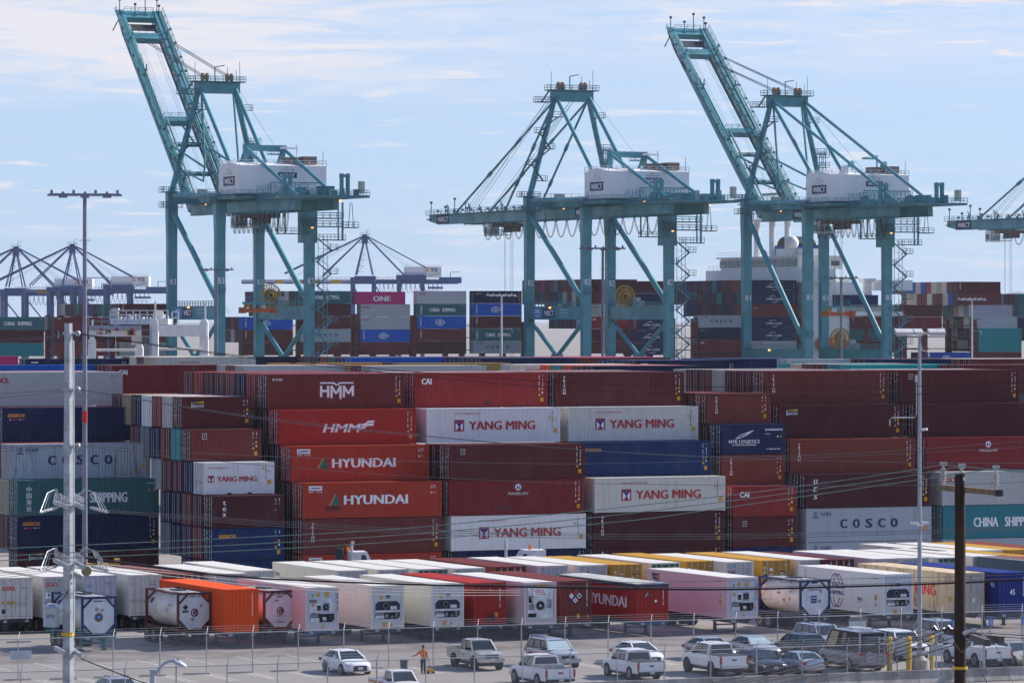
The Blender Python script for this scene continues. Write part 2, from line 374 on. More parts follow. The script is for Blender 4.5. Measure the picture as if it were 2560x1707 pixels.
def cmesh(kind, L=L40, H=HC):
    """shared container part meshes; local x along the box, y across it (0 = front), z up"""
    k = (kind, L, H)
    if k in _CM: return _CM[k]
    mb = MB(); P = 0.16
    def ribs(fn, x0, x1, z0, z1, pitch, depth):
        w = _wave(x0, x1, pitch); n = len(w)
        mb.add([fn(x, d * depth, z0) for x, d in w] + [fn(x, d * depth, z1) for x, d in w], [(i, i + 1, n + i + 1, n + i) for i in range(n - 1)], PAINT)
    if kind == 'frame':
        for x in (0, L - P):
            for y in (0, CW - 0.13): mb.box((x, y, 0.11), (x + P, y + 0.13, H - 0.11), PAINT)
        for y in (0.008, CW - 0.07):
            mb.box((P, y, 0.035), (L - P, y + 0.062, 0.175), PAINT); mb.box((P, y, H - 0.085), (L - P, y + 0.062, H - 0.02), PAINT)
        for x in (0.008, L - 0.10): mb.box((x, P, 0.03), (x + 0.09, CW - P, 0.17), PAINT); mb.box((x, P, H - 0.13), (x + 0.09, CW - P, H - 0.025), PAINT)
        for x in (-0.004, L - 0.174):
            for y in (-0.004, CW - 0.158):
                for z in (0, H - 0.118): mb.box((x, y, z), (x + 0.178, y + 0.162, z + 0.118), PAINT)
        mb.box((0.1, 0.1, 0.06), (L - 0.1, CW - 0.1, 0.16), DARKST)
        if L < 7:
            for x in (L * 0.33, L * 0.62): mb.box((x, 0.0, 0.03), (x + 0.36, 0.075, 0.15), DARKST)
    elif kind == 'side_wall': ribs(lambda x, d, z: (x, 0.018 + d, z), P, L - P, 0.16, H - 0.08, 0.278, 0.036)
    elif kind == 'rear_wall': ribs(lambda x, d, z: (x, CW - 0.018 - d, z), P, L - P, 0.16, H - 0.08, 0.278, 0.036)
    elif kind == 'roof':
        w = _wave(P, L - P, 0.21, 0.2); n = len(w)
        mb.add([(x, 0.05, H - 0.012 - 0.02 * d) for x, d in w] + [(x, CW - 0.05, H - 0.012 - 0.02 * d) for x, d in w], [(i, i + 1, n + i + 1, n + i) for i in range(n - 1)], PAINT)
        mb.box((0.02, 0.15, H - 0.04), (P, CW - 0.15, H - 0.012), PAINT); mb.box((L - P, 0.15, H - 0.04), (L - 0.02, CW - 0.15, H - 0.012), PAINT)
    elif kind == 'flat_roof':
        mb.box((0.03, 0.04, H - 0.05), (L - 0.03, CW - 0.04, H - 0.006), PAINT)
        for i in range(1, 12): mb.box((i * L / 12 - 0.02, 0.06, H - 0.006), (i * L / 12 + 0.02, CW - 0.06, H + 0.001), PAINT)
    elif kind in ('end_wall', 'far_wall'):
        x = 0.03 if kind == 'end_wall' else L - 0.03; sg = 1 if kind == 'end_wall' else -1
        ribs(lambda y, d, z: (x + sg * d, y, z), 0.13, CW - 0.13, 0.16, H - 0.11, 0.27, 0.045)
    elif kind in ('smooth_wall', 'smooth_rear'):
        y = 0.012 if kind == 'smooth_wall' else CW - 0.012; sg = 1 if kind == 'smooth_wall' else -1; x = 0.1
        while x < L - 0.1:
            x1 = min(x + 0.30, L - 0.1)
            mb.add([(x + 0.012, y, 0.36), (x1 - 0.012, y, 0.36), (x1 - 0.012, y, H - 0.22), (x + 0.012, y, H - 0.22), (x, y + 0.01 * sg, 0.36), (x1, y + 0.01 * sg, 0.36), (x1, y + 0.01 * sg, H - 0.22), (x, y + 0.01 * sg, H - 0.22)],
                   [(0, 1, 2, 3), (4, 0, 3, 7), (1, 5, 6, 2)], PAINT); x = x1
        for z0, z1 in ((0.16, 0.345), (H - 0.205, H - 0.06)): mb.box((0.1, min(y, y + 0.02 * sg), z0), (L - 0.1, max(y, y + 0.02 * sg), z1), PAINT)
        mb.box((0.1, min(y + 0.011 * sg, y + 0.03 * sg), 0.16), (L - 0.1, max(y + 0.011 * sg, y + 0.03 * sg), H - 0.06), PAINT)
    elif kind in ('door_l', 'door_r'):
        y0, y1 = (0.14, CW / 2 - 0.012) if kind == 'door_l' else (CW / 2 + 0.012, CW - 0.14)
        zz = [0.17]; h = (H - 0.30) / 5
        for i in range(5):
            z = 0.17 + i * h; mb.box((0.028, y0, z + 0.02), (0.07, y1, z + h * 0.42), PAINT); mb.box((0.052, y0 + 0.03, z + h * 0.42), (0.08, y1 - 0.03, z + h + 0.02), PAINT)
        for y in (y0, y1 - 0.05): mb.box((0.024, y, 0.17), (0.07, y + 0.05, H - 0.13), PAINT)
        yo = y0 if kind == 'door_l' else y1 - 0.03
        for i in range(4): mb.box((0.006, yo - 0.03, 0.4 + i * (H - 0.8) / 3 - 0.05), (0.03, yo + 0.06, 0.4 + i * (H - 0.8) / 3 + 0.05), PAINT)
    elif kind == 'bar':
        mb.tube((-0.022, 0, 0.1), (-0.022, 0, H - 0.07), 0.026, STEELROD, 6)
        for z in (0.2, 0.9, 1.5, H - 0.3): mb.box((-0.035, -0.05, z), (0.028, 0.05, z + 0.07), STEELROD)
        mb.box((-0.045, -0.02, 1.05), (-0.028, 0.42, 1.10), STEELROD)
    elif kind == 'door_marks':
        rr = random.Random(5)
        for y, z0, z1 in ((0.30, 1.5, 2.55), (0.62, 1.9, 2.3), (1.45, 1.55, 2.5), (1.78, 0.8, 1.9), (2.1, 1.7, 2.4)):
            z = z0
            while z < z1:
                w = rr.uniform(0.10, 0.34); 
                if rr.random() < 0.7: mb.add([(0.022, y, z), (0.022, y + w, z), (0.022, y + w, z + 0.07), (0.022, y, z + 0.07)], [(3, 2, 1, 0)], ink('white'))
                z += rr.uniform(0.12, 0.3)
        mb.add([(0.022, 1.66, 0.62), (0.022, 1.92, 0.62), (0.022, 1.92, 0.84), (0.022, 1.66, 0.84)], [(3, 2, 1, 0)], ink('amber'))
    elif kind == 'whole':                       # the entire box in one mesh, for those standing far off
        for x in (0, L - P):
            for y in (0, CW - 0.13): mb.box((x, y, 0), (x + P, y + 0.13, H), PAINT)
        for y in (0.008, CW - 0.07):
            mb.box((P, y, 0.02), (L - P, y + 0.062, 0.175), PAINT); mb.box((P, y, H - 0.085), (L - P, y + 0.062, H - 0.02), PAINT)
        for x in (0.008, L - 0.10): mb.box((x, 0.13, 0.02), (x + 0.09, CW - 0.13, 0.17), PAINT); mb.box((x, 0.13, H - 0.13), (x + 0.09, CW - 0.13, H - 0.02), PAINT)
        ribs(lambda x, d, z: (x, 0.018 + d, z), P, L - P, 0.16, H - 0.08, 0.278, 0.036)
        mb.box((0.05, 0.09, 0.08), (L - 0.05, CW - 0.02, H - 0.012), PAINT)
        ribs(lambda y, d, z: (0.02 + d, y, z), 0.13, CW - 0.13, 0.16, H - 0.11, 0.30, 0.03)
        for y in (0.42, 0.86, 1.56, 2.0): mb.tube((-0.01, y, 0.1), (-0.01, y, H - 0.1), 0.022, STEELROD, 4)
    _CM[k] = mb.mesh('container_' + kind); return _CM[k]
def rgba(c, wear):
    c = PAL[c] if isinstance(c, str) else c
    return (c[0], c[1], c[2], wear)
def jit(c, rr):
    c = PAL[c] if isinstance(c, str) else c; k = rr.uniform(0.82, 1.2)
    return tuple(min(0.85, x * k * rr.uniform(0.95, 1.05)) for x in c)
def add_doors(root, col, L, H, marks=True):
    for side, ys in (('door_l', (0.42, 0.90)), ('door_r', (1.50, 1.98))):
        d = link('door', cmesh(side, L, H), root, col)
        for y in ys:
            b = link('locking_bar', cmesh('bar', L, H), d); b.location = (0, y, 0)
    if marks: link('door_markings', cmesh('door_marks', L, H), root)
def container(label, loc, rz, color, wear=0.3, L=L40, H=HC, end='door', letters=None, group=None, smooth=False, endcol=None, side='front', cat='shipping container', doorcol=None):
    t = thing('shipping_container', label, cat, loc, rz, group); c = rgba(color, wear)
    fc = rgba(endcol, wear) if endcol else c
    link('frame', cmesh('frame', L, H), t, c)
    link('side_wall', cmesh('smooth_wall' if smooth else 'side_wall', L, H), t, c)
    link('side_wall', cmesh('smooth_rear' if smooth else 'rear_wall', L, H), t, c)
    link('roof', cmesh('flat_roof' if smooth else 'roof', L, H), t, rgba((0.66, 0.64, 0.60), wear * 0.6) if smooth else c)
    link('end_wall', cmesh('far_wall', L, H), t, c)
    if end == 'door': add_doors(t, rgba(doorcol, wear) if doorcol else fc, L, H, marks=not smooth)
    elif end == 'wall': link('end_wall', cmesh('end_wall', L, H), t, fc)
    elif end: reefer_end(t, end, fc, H)
    if letters:
        pl = {'front': lambda u, v, e: (u, 0.012 - e, v), 'left': lambda u, v, e: (L - u, CW - 0.012 + e, v)}[side]
        lettering(t, letters, pl)
    return t
def endplane(u, v, e): return (-0.012 - e, CW - u, v)
def bx_end(mb, u0, v0, u1, v1, d0, d1, m):
    """a block on the near end, between depths d0 (outer) and d1 (inner)"""
    mb.box((d0, CW - u1, v0), (d1, CW - u0, v1), m)
def reefer_end(t, kind, fc, H):
    """the refrigeration end of a reefer box"""
    W_, N_, K_, G_ = M('unit_white', (0.60, 0.62, 0.64), 0.5), M('unit_navy', (0.012, 0.02, 0.05), 0.45), M('unit_black', (0.008, 0.008, 0.01), 0.6), M('unit_grey', (0.22, 0.23, 0.25), 0.5, 0.4)
    p = MB()
    bx_end(p, 0.13, 0.14, CW - 0.13, H - 0.13, 0.03, 0.16, PAINT)
    for u0, v0, u1, v1 in ((0.2, 0.40, 0.27, H - 0.2), (CW - 0.27, 0.40, CW - 0.2, H - 0.2), (0.27, 0.40, CW - 0.27, 0.46), (0.27, H - 0.26, CW - 0.27, H - 0.2)): bx_end(p, u0, v0, u1, v1, 0.012, 0.03, PAINT)
    rv = [(0.235, 0.5 + i * 0.22) for i in range(10)] + [(CW - 0.235, 0.5 + i * 0.22) for i in range(10)] + [(0.4 + i * 0.27, 0.43) for i in range(7)] + [(0.4 + i * 0.27, H - 0.23) for i in range(7)]
    for u, v in rv: bx_end(p, u - 0.02, v - 0.02, u + 0.02, v + 0.02, 0.0, 0.02, G_)
    p.build('end_panel', t, color=fc)
    q = MB()
    def oct_(u0, v0, u1, v1, ct, cb, d, m): q.prism([(u0 + cb, v0), (u1 - cb, v0), (u1, v0 + cb), (u1, v1 - ct), (u1 - ct, v1), (u0 + ct, v1), (u0, v1 - ct), (u0, v0 + cb)], lambda u, v: (d, CW - u, v), lambda u, v: (0.04, CW - u, v), m)
    if kind == 'octagon':                       # dark framed unit with a fan above and open machinery below
        q.add([], []); oct_(0.31, 1.22, 2.13, 1.82, 0.22, 0.0, 0.016, N_); oct_(0.31, 0.62, 2.13, 1.06, 0.0, 0.16, 0.02, K_)
        bx_end(q, 0.33, 1.08, 1.78, 1.20, -0.02, 0.02, W_); bx_end(q, 0.83, 1.27, 1.34, 1.78, 0.004, 0.016, K_)
        q.disc((0.0, CW - 1.08, 1.52), (1, 0, 0), 0.2, 0.02, G_, 16); q.disc((-0.014, CW - 1.08, 1.52), (1, 0, 0), 0.16, 0.01, K_, 16)
        bx_end(q, 1.42, 1.26, 1.9, 1.48, 0.0, 0.016, W_); bx_end(q, 0.36, 0.66, 0.95, 0.87, -0.01, 0.02, W_); bx_end(q, 0.34, 0.9, 0.92, 1.02, 0.0, 0.02, G_)
        q.tube((0.0, CW - 1.12, 0.7), (0.0, CW - 1.12, 0.95), 0.11, G_); q.tube((0.0, CW - 1.45, 0.72), (0.0, CW - 1.62, 0.82), 0.09, G_); q.tube((0.0, CW - 1.85, 0.7), (0.0, CW - 1.85, 1.03), 0.10, G_)
        its = [('p', [(0.6, 2.08), (0.74, 1.94), (0.88, 2.08), (0.74, 2.22)], 'amber'), ('c', 1.24, 2.15, 0.18, 'blue', 0.4), ('h', 1.08, 1.42, 2.0, 0.05, 'green'), ('r', 0.82, 0.10, 1.12, 0.40, 'amber'),
               ('p', [(1.34, 0.12), (1.58, 0.12), (1.46, 0.38)], 'amber'), ('o', 0.72, 2.45, 0.2, 0.2, 0.025, 0, 360, 'grey'), ('h', 0.95, 1.4, 2.5, 0.05, 'grey')]
    elif kind == 'grille':                      # white unit with a square fan grille above a dark bay
        bx_end(q, 0.36, 1.23, 2.1, 1.84, 0.008, 0.03, W_); bx_end(q, 0.84, 1.32, 1.12, 1.68, 0.0, 0.01, K_); bx_end(q, 0.88, 1.36, 1.08, 1.5, -0.006, 0.004, M('unit_brown', (0.10, 0.035, 0.02), 0.6))
        bx_end(q, 1.24, 1.27, 1.74, 1.83, -0.002, 0.01, G_); q.disc((-0.008, CW - 1.49, 1.55), (1, 0, 0), 0.21, 0.012, K_, 18); q.disc((-0.016, CW - 1.49, 1.55), (1, 0, 0), 0.07, 0.012, G_, 10)
        oct_(0.36, 0.54, 2.1, 1.10, 0.0, 0.16, 0.012, K_); bx_end(q, 0.37, 0.55, 1.0, 0.84, -0.01, 0.02, W_); bx_end(q, 0.38, 0.88, 0.92, 1.05, 0.0, 0.02, G_)
        q.tube((0.0, CW - 1.2, 0.72), (0.0, CW - 1.48, 0.72), 0.15, G_); q.tube((-0.02, CW - 1.22, 0.84), (-0.02, CW - 1.42, 0.84), 0.05, W_); q.tube((0.0, CW - 1.82, 0.66), (0.0, CW - 1.82, 0.98), 0.11, DARKST)
        its = [('r', 0.8, 2.3, 1.05, 2.52, 'amber'), ('r', 1.42, 2.26, 1.7, 2.56, 'amber'), ('p', [(1.16, 0.2), (1.38, 0.2), (1.27, 0.42)], 'amber'), ('n', 2.3, 1.3, 2.5, 'navy'), ('h', 0.46, 1.0, 1.13, 0.05, 'navy'),
               ('r', 0.42, 2.24, 0.6, 2.44, 'grey'), ('r', 0.44, 1.62, 0.62, 1.8, 'amber')]
    else:                                       # white braced unit with a round fan
        bx_end(q, 0.26, 0.42, 2.16, 2.56, 0.006, 0.03, W_); bx_end(q, 0.32, 1.5, 0.62, 1.98, -0.004, 0.01, K_); bx_end(q, 0.32, 1.0, 0.75, 1.42, -0.004, 0.01, G_); bx_end(q, 0.3, 0.5, 0.9, 0.78, -0.004, 0.01, K_)
        bx_end(q, 1.75, 1.1, 2.05, 1.72, -0.02, 0.01, G_); bx_end(q, 1.4, 0.5, 2.05, 0.74, -0.01, 0.01, W_)
        q.disc((-0.01, CW - 1.2, 1.3), (1, 0, 0), 0.34, 0.03, G_, 20); q.disc((-0.03, CW - 1.2, 1.3), (1, 0, 0), 0.29, 0.02, K_, 20); q.disc((-0.045, CW - 1.2, 1.3), (1, 0, 0), 0.09, 0.02, W_, 12)
        for a in (0.2, 2.2): q.beam((-0.05, CW - a, 2.5), (-0.05, CW - (1.1 if a < 1 else 1.32), 0.45), 0.05, 0.03, W_)
        its = [('r', 0.7, 1.98, 1.72, 2.5, 'white'), ('t', 'OOCL', 0.8, 2.16, 0.26, 'brightred', 0.78, 0, 0.05), ('h', 0.8, 1.6, 2.04, 0.06, 'black'), ('p', [(0.75, 2.62), (0.95, 2.62), (0.85, 2.8)], 'amber'), ('r', 1.25, 2.62, 1.7, 2.78, 'amber')]
    q.build('refrigeration_unit', t); return lettering(t, its, endplane)
def tank_container(label, loc, rz, frame, body, items, side_items, L=L20, H=HS):
    t = thing('tank_container', label, 'tank container', loc, rz); fm = M('tank_frame_' + frame, PAL[frame] if frame in PAL else INK[frame], 0.5); bm = M('tank_shell', (0.66, 0.63, 0.58), 0.35, var=0.1, scale=0.8); wm = M('tank_end', (0.62, 0.64, 0.66), 0.45, var=0.08)
    f = MB(); p = 0.15
    for x in (0, L - p):
        for y in (0, CW - p): f.box((x, y, 0), (x + p, y + p, H), fm)
        f.box((x, p, H - p), (x + p, CW - p, H), fm); f.box((x, p, 0), (x + p, CW - p, p), fm)
        for y0, y1, z0, z1 in ((p, 0.72, 0.72, p), (CW - p, CW - 0.72, 0.72, p), (p, 0.72, H - 0.72, H - p), (CW - p, CW - 0.72, H - 0.72, H - p)): f.beam((x + p / 2, y0, z0), (x + p / 2, y1, z1), 0.11, 0.17, fm, up=(1, 0, 0))
    for y in (0.01, CW - 0.13):
        f.box((p, y, 0.02), (L - p, y + 0.12, 0.17), fm); f.box((p, y + 0.02, H - 0.12), (L - p, y + 0.1, H - 0.02), fm)
    for i in range(1, 4): f.beam((L * i / 4, CW - 0.1, H - 0.1), (L * i / 4 + 0.25, CW - 0.35, H - 0.32), 0.03, 0.03, fm)
    f.build('frame', t)
    c = (CW / 2, H / 2); r = 1.13; rings = []
    for x, k in ((0.06, 0.45), (0.10, 0.80), (0.2, 0.95), (0.42, 1), (L / 3, 1), (L / 3 + 0.02, 1.012), (L / 3 + 0.1, 1.012), (L / 3 + 0.12, 1), (L * 0.66, 1), (L * 0.66 + 0.02, 1.012), (L * 0.66 + 0.1, 1.012), (L * 0.66 + 0.12, 1), (L - 0.42, 1), (L - 0.2, 0.95), (L - 0.1, 0.8), (L - 0.06, 0.45)):
        rings.append([(x, c[0] + r * k * math.cos(a * math.pi / 16), c[1] + r * k * math.sin(a * math.pi / 16)) for a in range(32)])
    b = MB(); b.loft(rings, bm); b.build('tank', t, smooth=True)
    e = MB(); a = 0.70
    def octo(x, s): return [(x, y, z) for y, z in ((a, p * s), (CW - a, p * s), (CW - p * s, a), (CW - p * s, H - a), (CW - a, H - p * s), (a, H - p * s), (p * s, H - a), (p * s, a))]
    e.loft([octo(0.06, 1.0), octo(0.04, 1.05)], wm); e.disc((0.03, c[0], c[1]), (1, 0, 0), 0.84, 0.02, wm, 32); e.disc((0.02, c[0], c[1]), (1, 0, 0), 0.76, 0.02, wm, 32); e.build('end_plate', t)
    w = MB(); wmn = M('walkway_grating', (0.5, 0.5, 0.5), 0.5, 0.3)
    for y in (CW * 0.3, CW * 0.5, CW * 0.7): w.box((0.3, y - 0.14, H - 0.05), (L - 0.3, y + 0.14, H - 0.02), wmn)
    w.box((L * 0.4, CW * 0.36, H - 0.02), (L * 0.6, CW * 0.64, H + 0.06), DARKST); w.build('walkway', t)
    lettering(t, items, lambda u, v, e_: (0.008 - e_, CW - u, v))
    def curved(u, v, e_):
        an = (v - H / 2) / r; return (L - u, CW / 2 + (r * 1.013 + e_) * math.cos(an), H / 2 + (r * 1.013 + e_) * math.sin(an))
    if side_items: lettering(t, side_items, curved)
    return t
_CH = {}
def chassis(label, loc, rz, wheels_near=False, group=None, color='dark', L=L40):
    k = (wheels_near, color, L > 8)
    if k in _CH: return dup(_CH[k], loc, rz, label, group)
    t = thing('trailer_chassis', label, 'trailer chassis', loc, rz, group); fm = M('chassis_' + color, {'dark': (0.03, 0.03, 0.035), 'blue': (0.02, 0.07, 0.17), 'brown': (0.07, 0.03, 0.025), 'teal': (0.02, 0.16, 0.18)}[color], 0.6)
    rim = M('wheel_rim', (0.32, 0.25, 0.17), 0.6, 0.2)
    X = (lambda x: L - x) if wheels_near else (lambda x: x)
    f = MB(); z = 1.03
    for y in (0.75, CW - 0.75): f.beam((0.05, y, z - 0.16), (L - 0.05, y, z - 0.16), 0.14, 0.3, fm)
    for x in (0.12, L * 0.3, L * 0.55, L * 0.8, L - 0.12): f.box((x - 0.11, 0.02, z - 0.17), (x + 0.11, CW - 0.02, z - 0.01), fm)
    f.box((X(L - 3.4) - 0.06, 0.5, 0.62), (X(L - 3.4) + 0.06, CW - 0.5, 0.9), fm); f.box((X(L - 1.0) - 0.06, 0.5, 0.62), (X(L - 1.0) + 0.06, CW - 0.5, 0.9), fm); f.build('frame', t)
    xs = (L - 3.0, L - 1.7) if L > 8 else (L - 2.4, L - 1.15)
    for x in xs:
        for y in (0.22, CW - 0.22):
            w = MB(); w.disc((X(x), y, 0.51), (0, 1, 0), 0.51, 0.24, RUBBER, 20); sy = -1 if y < 1 else 1; w.disc((X(x), y - sy * 0.29, 0.51), (0, 1, 0), 0.51, 0.24, RUBBER, 20); wo = w.build('wheel', t, smooth=True)
            h = MB(); h.disc((X(x), y + sy * 0.115, 0.51), (0, 1, 0), 0.29, 0.02, rim, 16); h.disc((X(x), y + sy * 0.13, 0.51), (0, 1, 0), 0.13, 0.05, DARKST, 10); h.build('rim', wo)
    lx = X(2.6 if L > 8 else 1.3)
    for y in (0.42, CW - 0.42):
        g = MB(); g.box((lx - 0.09, y - 0.09, 0.05), (lx + 0.09, y + 0.09, z - 0.3), fm); g.box((lx - 0.16, y - 0.16, 0.0), (lx + 0.16, y + 0.16, 0.06), fm); g.beam((lx + 0.0, y, 0.55), (lx + 0.9, y + (0.3 if y < 1 else -0.3), z - 0.2), 0.07, 0.07, fm); g.build('landing_leg', t)
    g = MB(); g.beam((lx, 0.5, 0.5), (lx, CW - 0.5, 0.5), 0.1, 0.1, fm)
    for y in (0.3, CW - 0.55): g.box((-0.05, y, z - 0.22), (0.0, y + 0.25, z - 0.04), M('reflector_plate', (0.3, 0.32, 0.35), 0.4))
    g.build('cross_brace', t)
    _CH[k] = t; return t

# ---------------------------------------------------------------- lettering kits for the stacks
def marks(L, H, ye=True):
    o = [('n', L - 0.78, 1.35, H - 0.28, 'white'), ('n', L - 0.46, 1.75, H - 0.28, 'white')]
    if ye: o += [('r', L - 0.55, 1.42, L - 0.38, 1.62, 'amber'), ('p', [(L - 0.85, 0.95), (L - 0.60, 0.95), (L - 0.725, 1.17)], 'yellow'), ('r', L - 0.64, 0.45, L - 0.36, 0.78, 'amber'), ('r', L - 0.52, 1.12, L - 0.4, 1.28, 'white')]
    return o
def yangming(L=L40, H=HC, k=1.0):
    x = 2.5 if L > 7 else 0.35; w = 6.1 if L > 7 else 3.45; q = 0.96 if L > 7 else 0.56
    lx = x + q + 0.35 * (1 if L > 7 else 0.55); z = 0.98
    it = [('r', x, z, x + q * 0.92, z + q, 'red'), ('p', [(x + q * .12, z + q * .1), (x + q * .27, z + q * .1), (x + q * .27, z + q * .34), (x + q * .46, z + q * .14), (x + q * .65, z + q * .34), (x + q * .65, z + q * .1), (x + q * .8, z + q * .1), (x + q * .8, z + q * .74), (x + q * .46, z + q * .4), (x + q * .12, z + q * .74)], 'white'),
          ('p', [(x + q * .08, z + q * .92), (x + q * .38, z + q * .42), (x + q * .38, z + q * .05), (x + q * .54, z + q * .05), (x + q * .54, z + q * .42), (x + q * .84, z + q * .92), (x + q * .62, z + q * .92), (x + q * .46, z + q * .62), (x + q * .30, z + q * .92)], 'blue'),
          ('t', 'YANG MING', lx, z + 0.12 * q, 0.76 * q / 0.96, 'red', w, 0, 0.055), ('t', 'www.yangming.com', x, H - 0.5, 0.17, 'red', 2.45 if L > 7 else 1.75, 0, 0.02)]
    return it + [('n', L - 0.75, 1.2, H - 0.3, 'black'), ('p', [(L - 1.1, 2.0), (L - 0.82, 2.0), (L - 0.96, 2.25)], 'yellow'), ('r', L - 0.6, 0.8, L - 0.3, 1.15, 'amber'), ('r', L - 0.52, 1.8, L - 0.4, 1.95, 'amber')]
def triton(L=L40, H=HC, d=False): return [('v', 'TRITON', 0.72 if L > 7 else 0.75, H - 0.32, 0.22 if H > 2.7 else 0.20, 0.265 if H > 2.7 else 0.245, 'white', 0.30)] + marks(L, H)
def cai(L=L40, H=HC): return [('t', 'CAI', 0.62, H - 0.92, 0.50, 'white', 0.92, 0, 0.06)] + marks(L, H)
def badge(x, z, k=1.0):
    return [('r', x, z, x + 1.15 * k, z + 0.58 * k, 'black'), ('p', [(x + 0.12 * k, z + 0.44 * k), (x + 1.12 * k, z + 0.56 * k), (x + 1.12 * k, z + 0.36 * k)], 'yellow'), ('r', x + 0.06 * k, z + 0.04 * k, x + 0.13 * k, z + 0.46 * k, 'white'), ('r', x + 0.03 * k, z + 0.02 * k, x + 0.16 * k, z + 0.1 * k, 'white'), ('t', 'BEACON', x + 0.2 * k, z + 0.07 * k, 0.21 * k, 'white', 0.9 * k, 0.1, 0.03)]
def beacon(L, H): return badge(0.7, H - 0.9) + marks(L, H)
def ffl(L, H): return [('r', 0.92, H - 0.78, 1.30, H - 0.32, 'white'), ('r', 0.95, H - 0.75, 1.27, H - 0.35, 'navy'), ('p', [(1.0, H - 0.7), (1.07, H - 0.5), (1.24, H - 0.42), (1.2, H - 0.48), (1.1, H - 0.54), (1.2, H - 0.54), (1.16, H - 0.6), (1.06, H - 0.62)], 'yellow')] + marks(L, H)
def seaco(L, H, faded=False, sub=False):
    return [('t', 'seaco', 0.42, H - 0.78, 0.44, 'gold' if faded else 'orange', 1.5, 0, 0.06)] + ([('h', 0.55, 0.72, H - 1.02, 0.06, 'white'), ('r', 0.78, H - 1.05, 1.2, H - 0.94, 'red'), ('l', 1.12, H - 1.05, 1.34, H - 0.86, 0.04, 'red'), ('h', 1.36, 1.9, H - 1.02, 0.06, 'white')] if sub else []) + marks(L, H)
def hyundai(H=HC, patch=False):
    it = [('r', 0.52, H - 0.62, 1.68, H - 0.24, 'white'), ('t', 'HMM', 0.62, H - 0.55, 0.22, 'navy', 0.72, 0.25, 0.05), ('p', [(1.36, H - 0.42), (1.6, H - 0.34), (1.56, H - 0.42), (1.36, H - 0.5)], 'red'), ('h', 0.52, 1.68, H - 0.78, 0.06, 'white'),
          ('p', [(2.25, 1.08), (2.45, 1.08), (2.90, 1.95), (2.78, 1.95)], 'gold'), ('p', [(2.48, 1.08), (3.28, 1.08), (2.90, 1.90)], 'green'), ('t', 'HYUNDAI', 3.56, 1.12, 0.78, 'white', 5.65, 0, 0.075)]
    if patch: it.insert(4, ('r', 2.05, 0.62, 3.2, 0.98, 'maroon'))
    return it + [('h', 11.2, 11.7, H - 0.4, 0.07, 'white'), ('h', 11.2, 11.75, H - 0.55, 0.07, 'white'), ('r', 11.2, 1.9, 11.35, 2.02, 'white'), ('r', 11.48, 1.88, 11.62, 2.04, 'amber')]
def cosco(H=HC): return [('t', c, 3.25 + i * 1.23, 1.18, 0.80, 'navy', 0.72, 0, 0.085) for i, c in enumerate('COSCO')] + [('t', '\u4e2d\u8fdc\u96c6\u56e2', 1.35, H - 0.62, 0.26, 'navy', 1.05, 0, 0.02), ('o', 0.88, H - 0.48, 0.2, 0.2, 0.035, 0, 360, 'navy'), ('p', [(0.86, H - 0.72), (0.9, H - 0.72), (0.9, H - 0.3), (0.86, H - 0.3)], 'navy'), ('r', 0.6, H - 0.82, 1.16, H - 0.74, 'navy'), ('p', [(11.5, 1.95), (11.75, 1.95), (11.62, 2.18)], 'amber'), ('r', 11.45, 0.85, 11.72, 1.2, 'amber')]
def chinaship(H=HC, cjk=True): return [('t', 'CHINA', 3.02, 1.02, 0.86, 'white', 2.5, 0, 0.05), ('t', 'SHIPPING', 6.15, 1.02, 0.86, 'white', 3.3, 0, 0.05)] + ([('v', '\u4e2d\u56fd\u6d77\u8fd0', 0.72, H - 0.55, 0.36, 0.52, 'white', 0.42)] if cjk else []) + [('h', 11.1, 11.8, H - 0.4, 0.07, 'white'), ('p', [(11.2, 1.9), (11.42, 1.9), (11.31, 2.1)], 'amber'), ('r', 11.7, 1.88, 11.85, 2.05, 'amber')]
def magellan(H=HC): return [('c', 6.22, H - 0.62, 0.27, 'white'), ('p', [(6.02, H - 0.76), (6.18, H - 0.4), (6.22, H - 0.76)], 'blue'), ('p', [(6.26, H - 0.76), (6.26, H - 0.42), (6.42, H - 0.76)], 'blue'), ('t', 'MAGELLAN', 5.33, H - 1.25, 0.23, 'white', 1.78, 0, 0.0)] + marks(L40, H)
def hmmnew(H=HC):
    b, t = 0.98, 1.92; x = 4.64
    it = [('p', [(x, t + 0.28), (x, t + 0.16), (x + 1.15, t + 0.16), (x + 1.5, t - 0.02), (x + 1.85, t + 0.16), (x + 3.0, t + 0.16), (x + 3.0, t + 0.28), (x + 1.75, t + 0.28), (x + 1.5, t + 0.1), (x + 1.25, t + 0.28)], 'white')]
    def st(u, v0, v1, w=0.2): return ('r', u, v0, u + w, v1, 'white')
    it += [st(x, b, t), st(x + 0.62, b - 0.05, t), ('r', x + 0.2, 1.38, x + 0.62, 1.58, 'white')]
    for o, dz in ((0.92, -0.13), (2.02, 0.0)):
        it += [st(x + o, b + dz + (0.03 if dz else -0.03), t), st(x + o + 0.8, b + dz + (-0.04 if dz else 0.06), t), ('l', x + o + 0.1, t - 0.06, x + o + 0.5, 1.25, 0.2, 'white'), ('l', x + o + 0.9, t - 0.06, x + o + 0.5, 1.25, 0.2, 'white')]
    return it + [('t', 'KOBC', 0.72, H - 0.56, 0.2, 'white', 0.64, 0, 0.03), ('p', [(0.42, H - 0.56), (0.62, H - 0.48), (0.56, H - 0.36), (0.42, H - 0.42)], 'white')] + marks(L40, H)
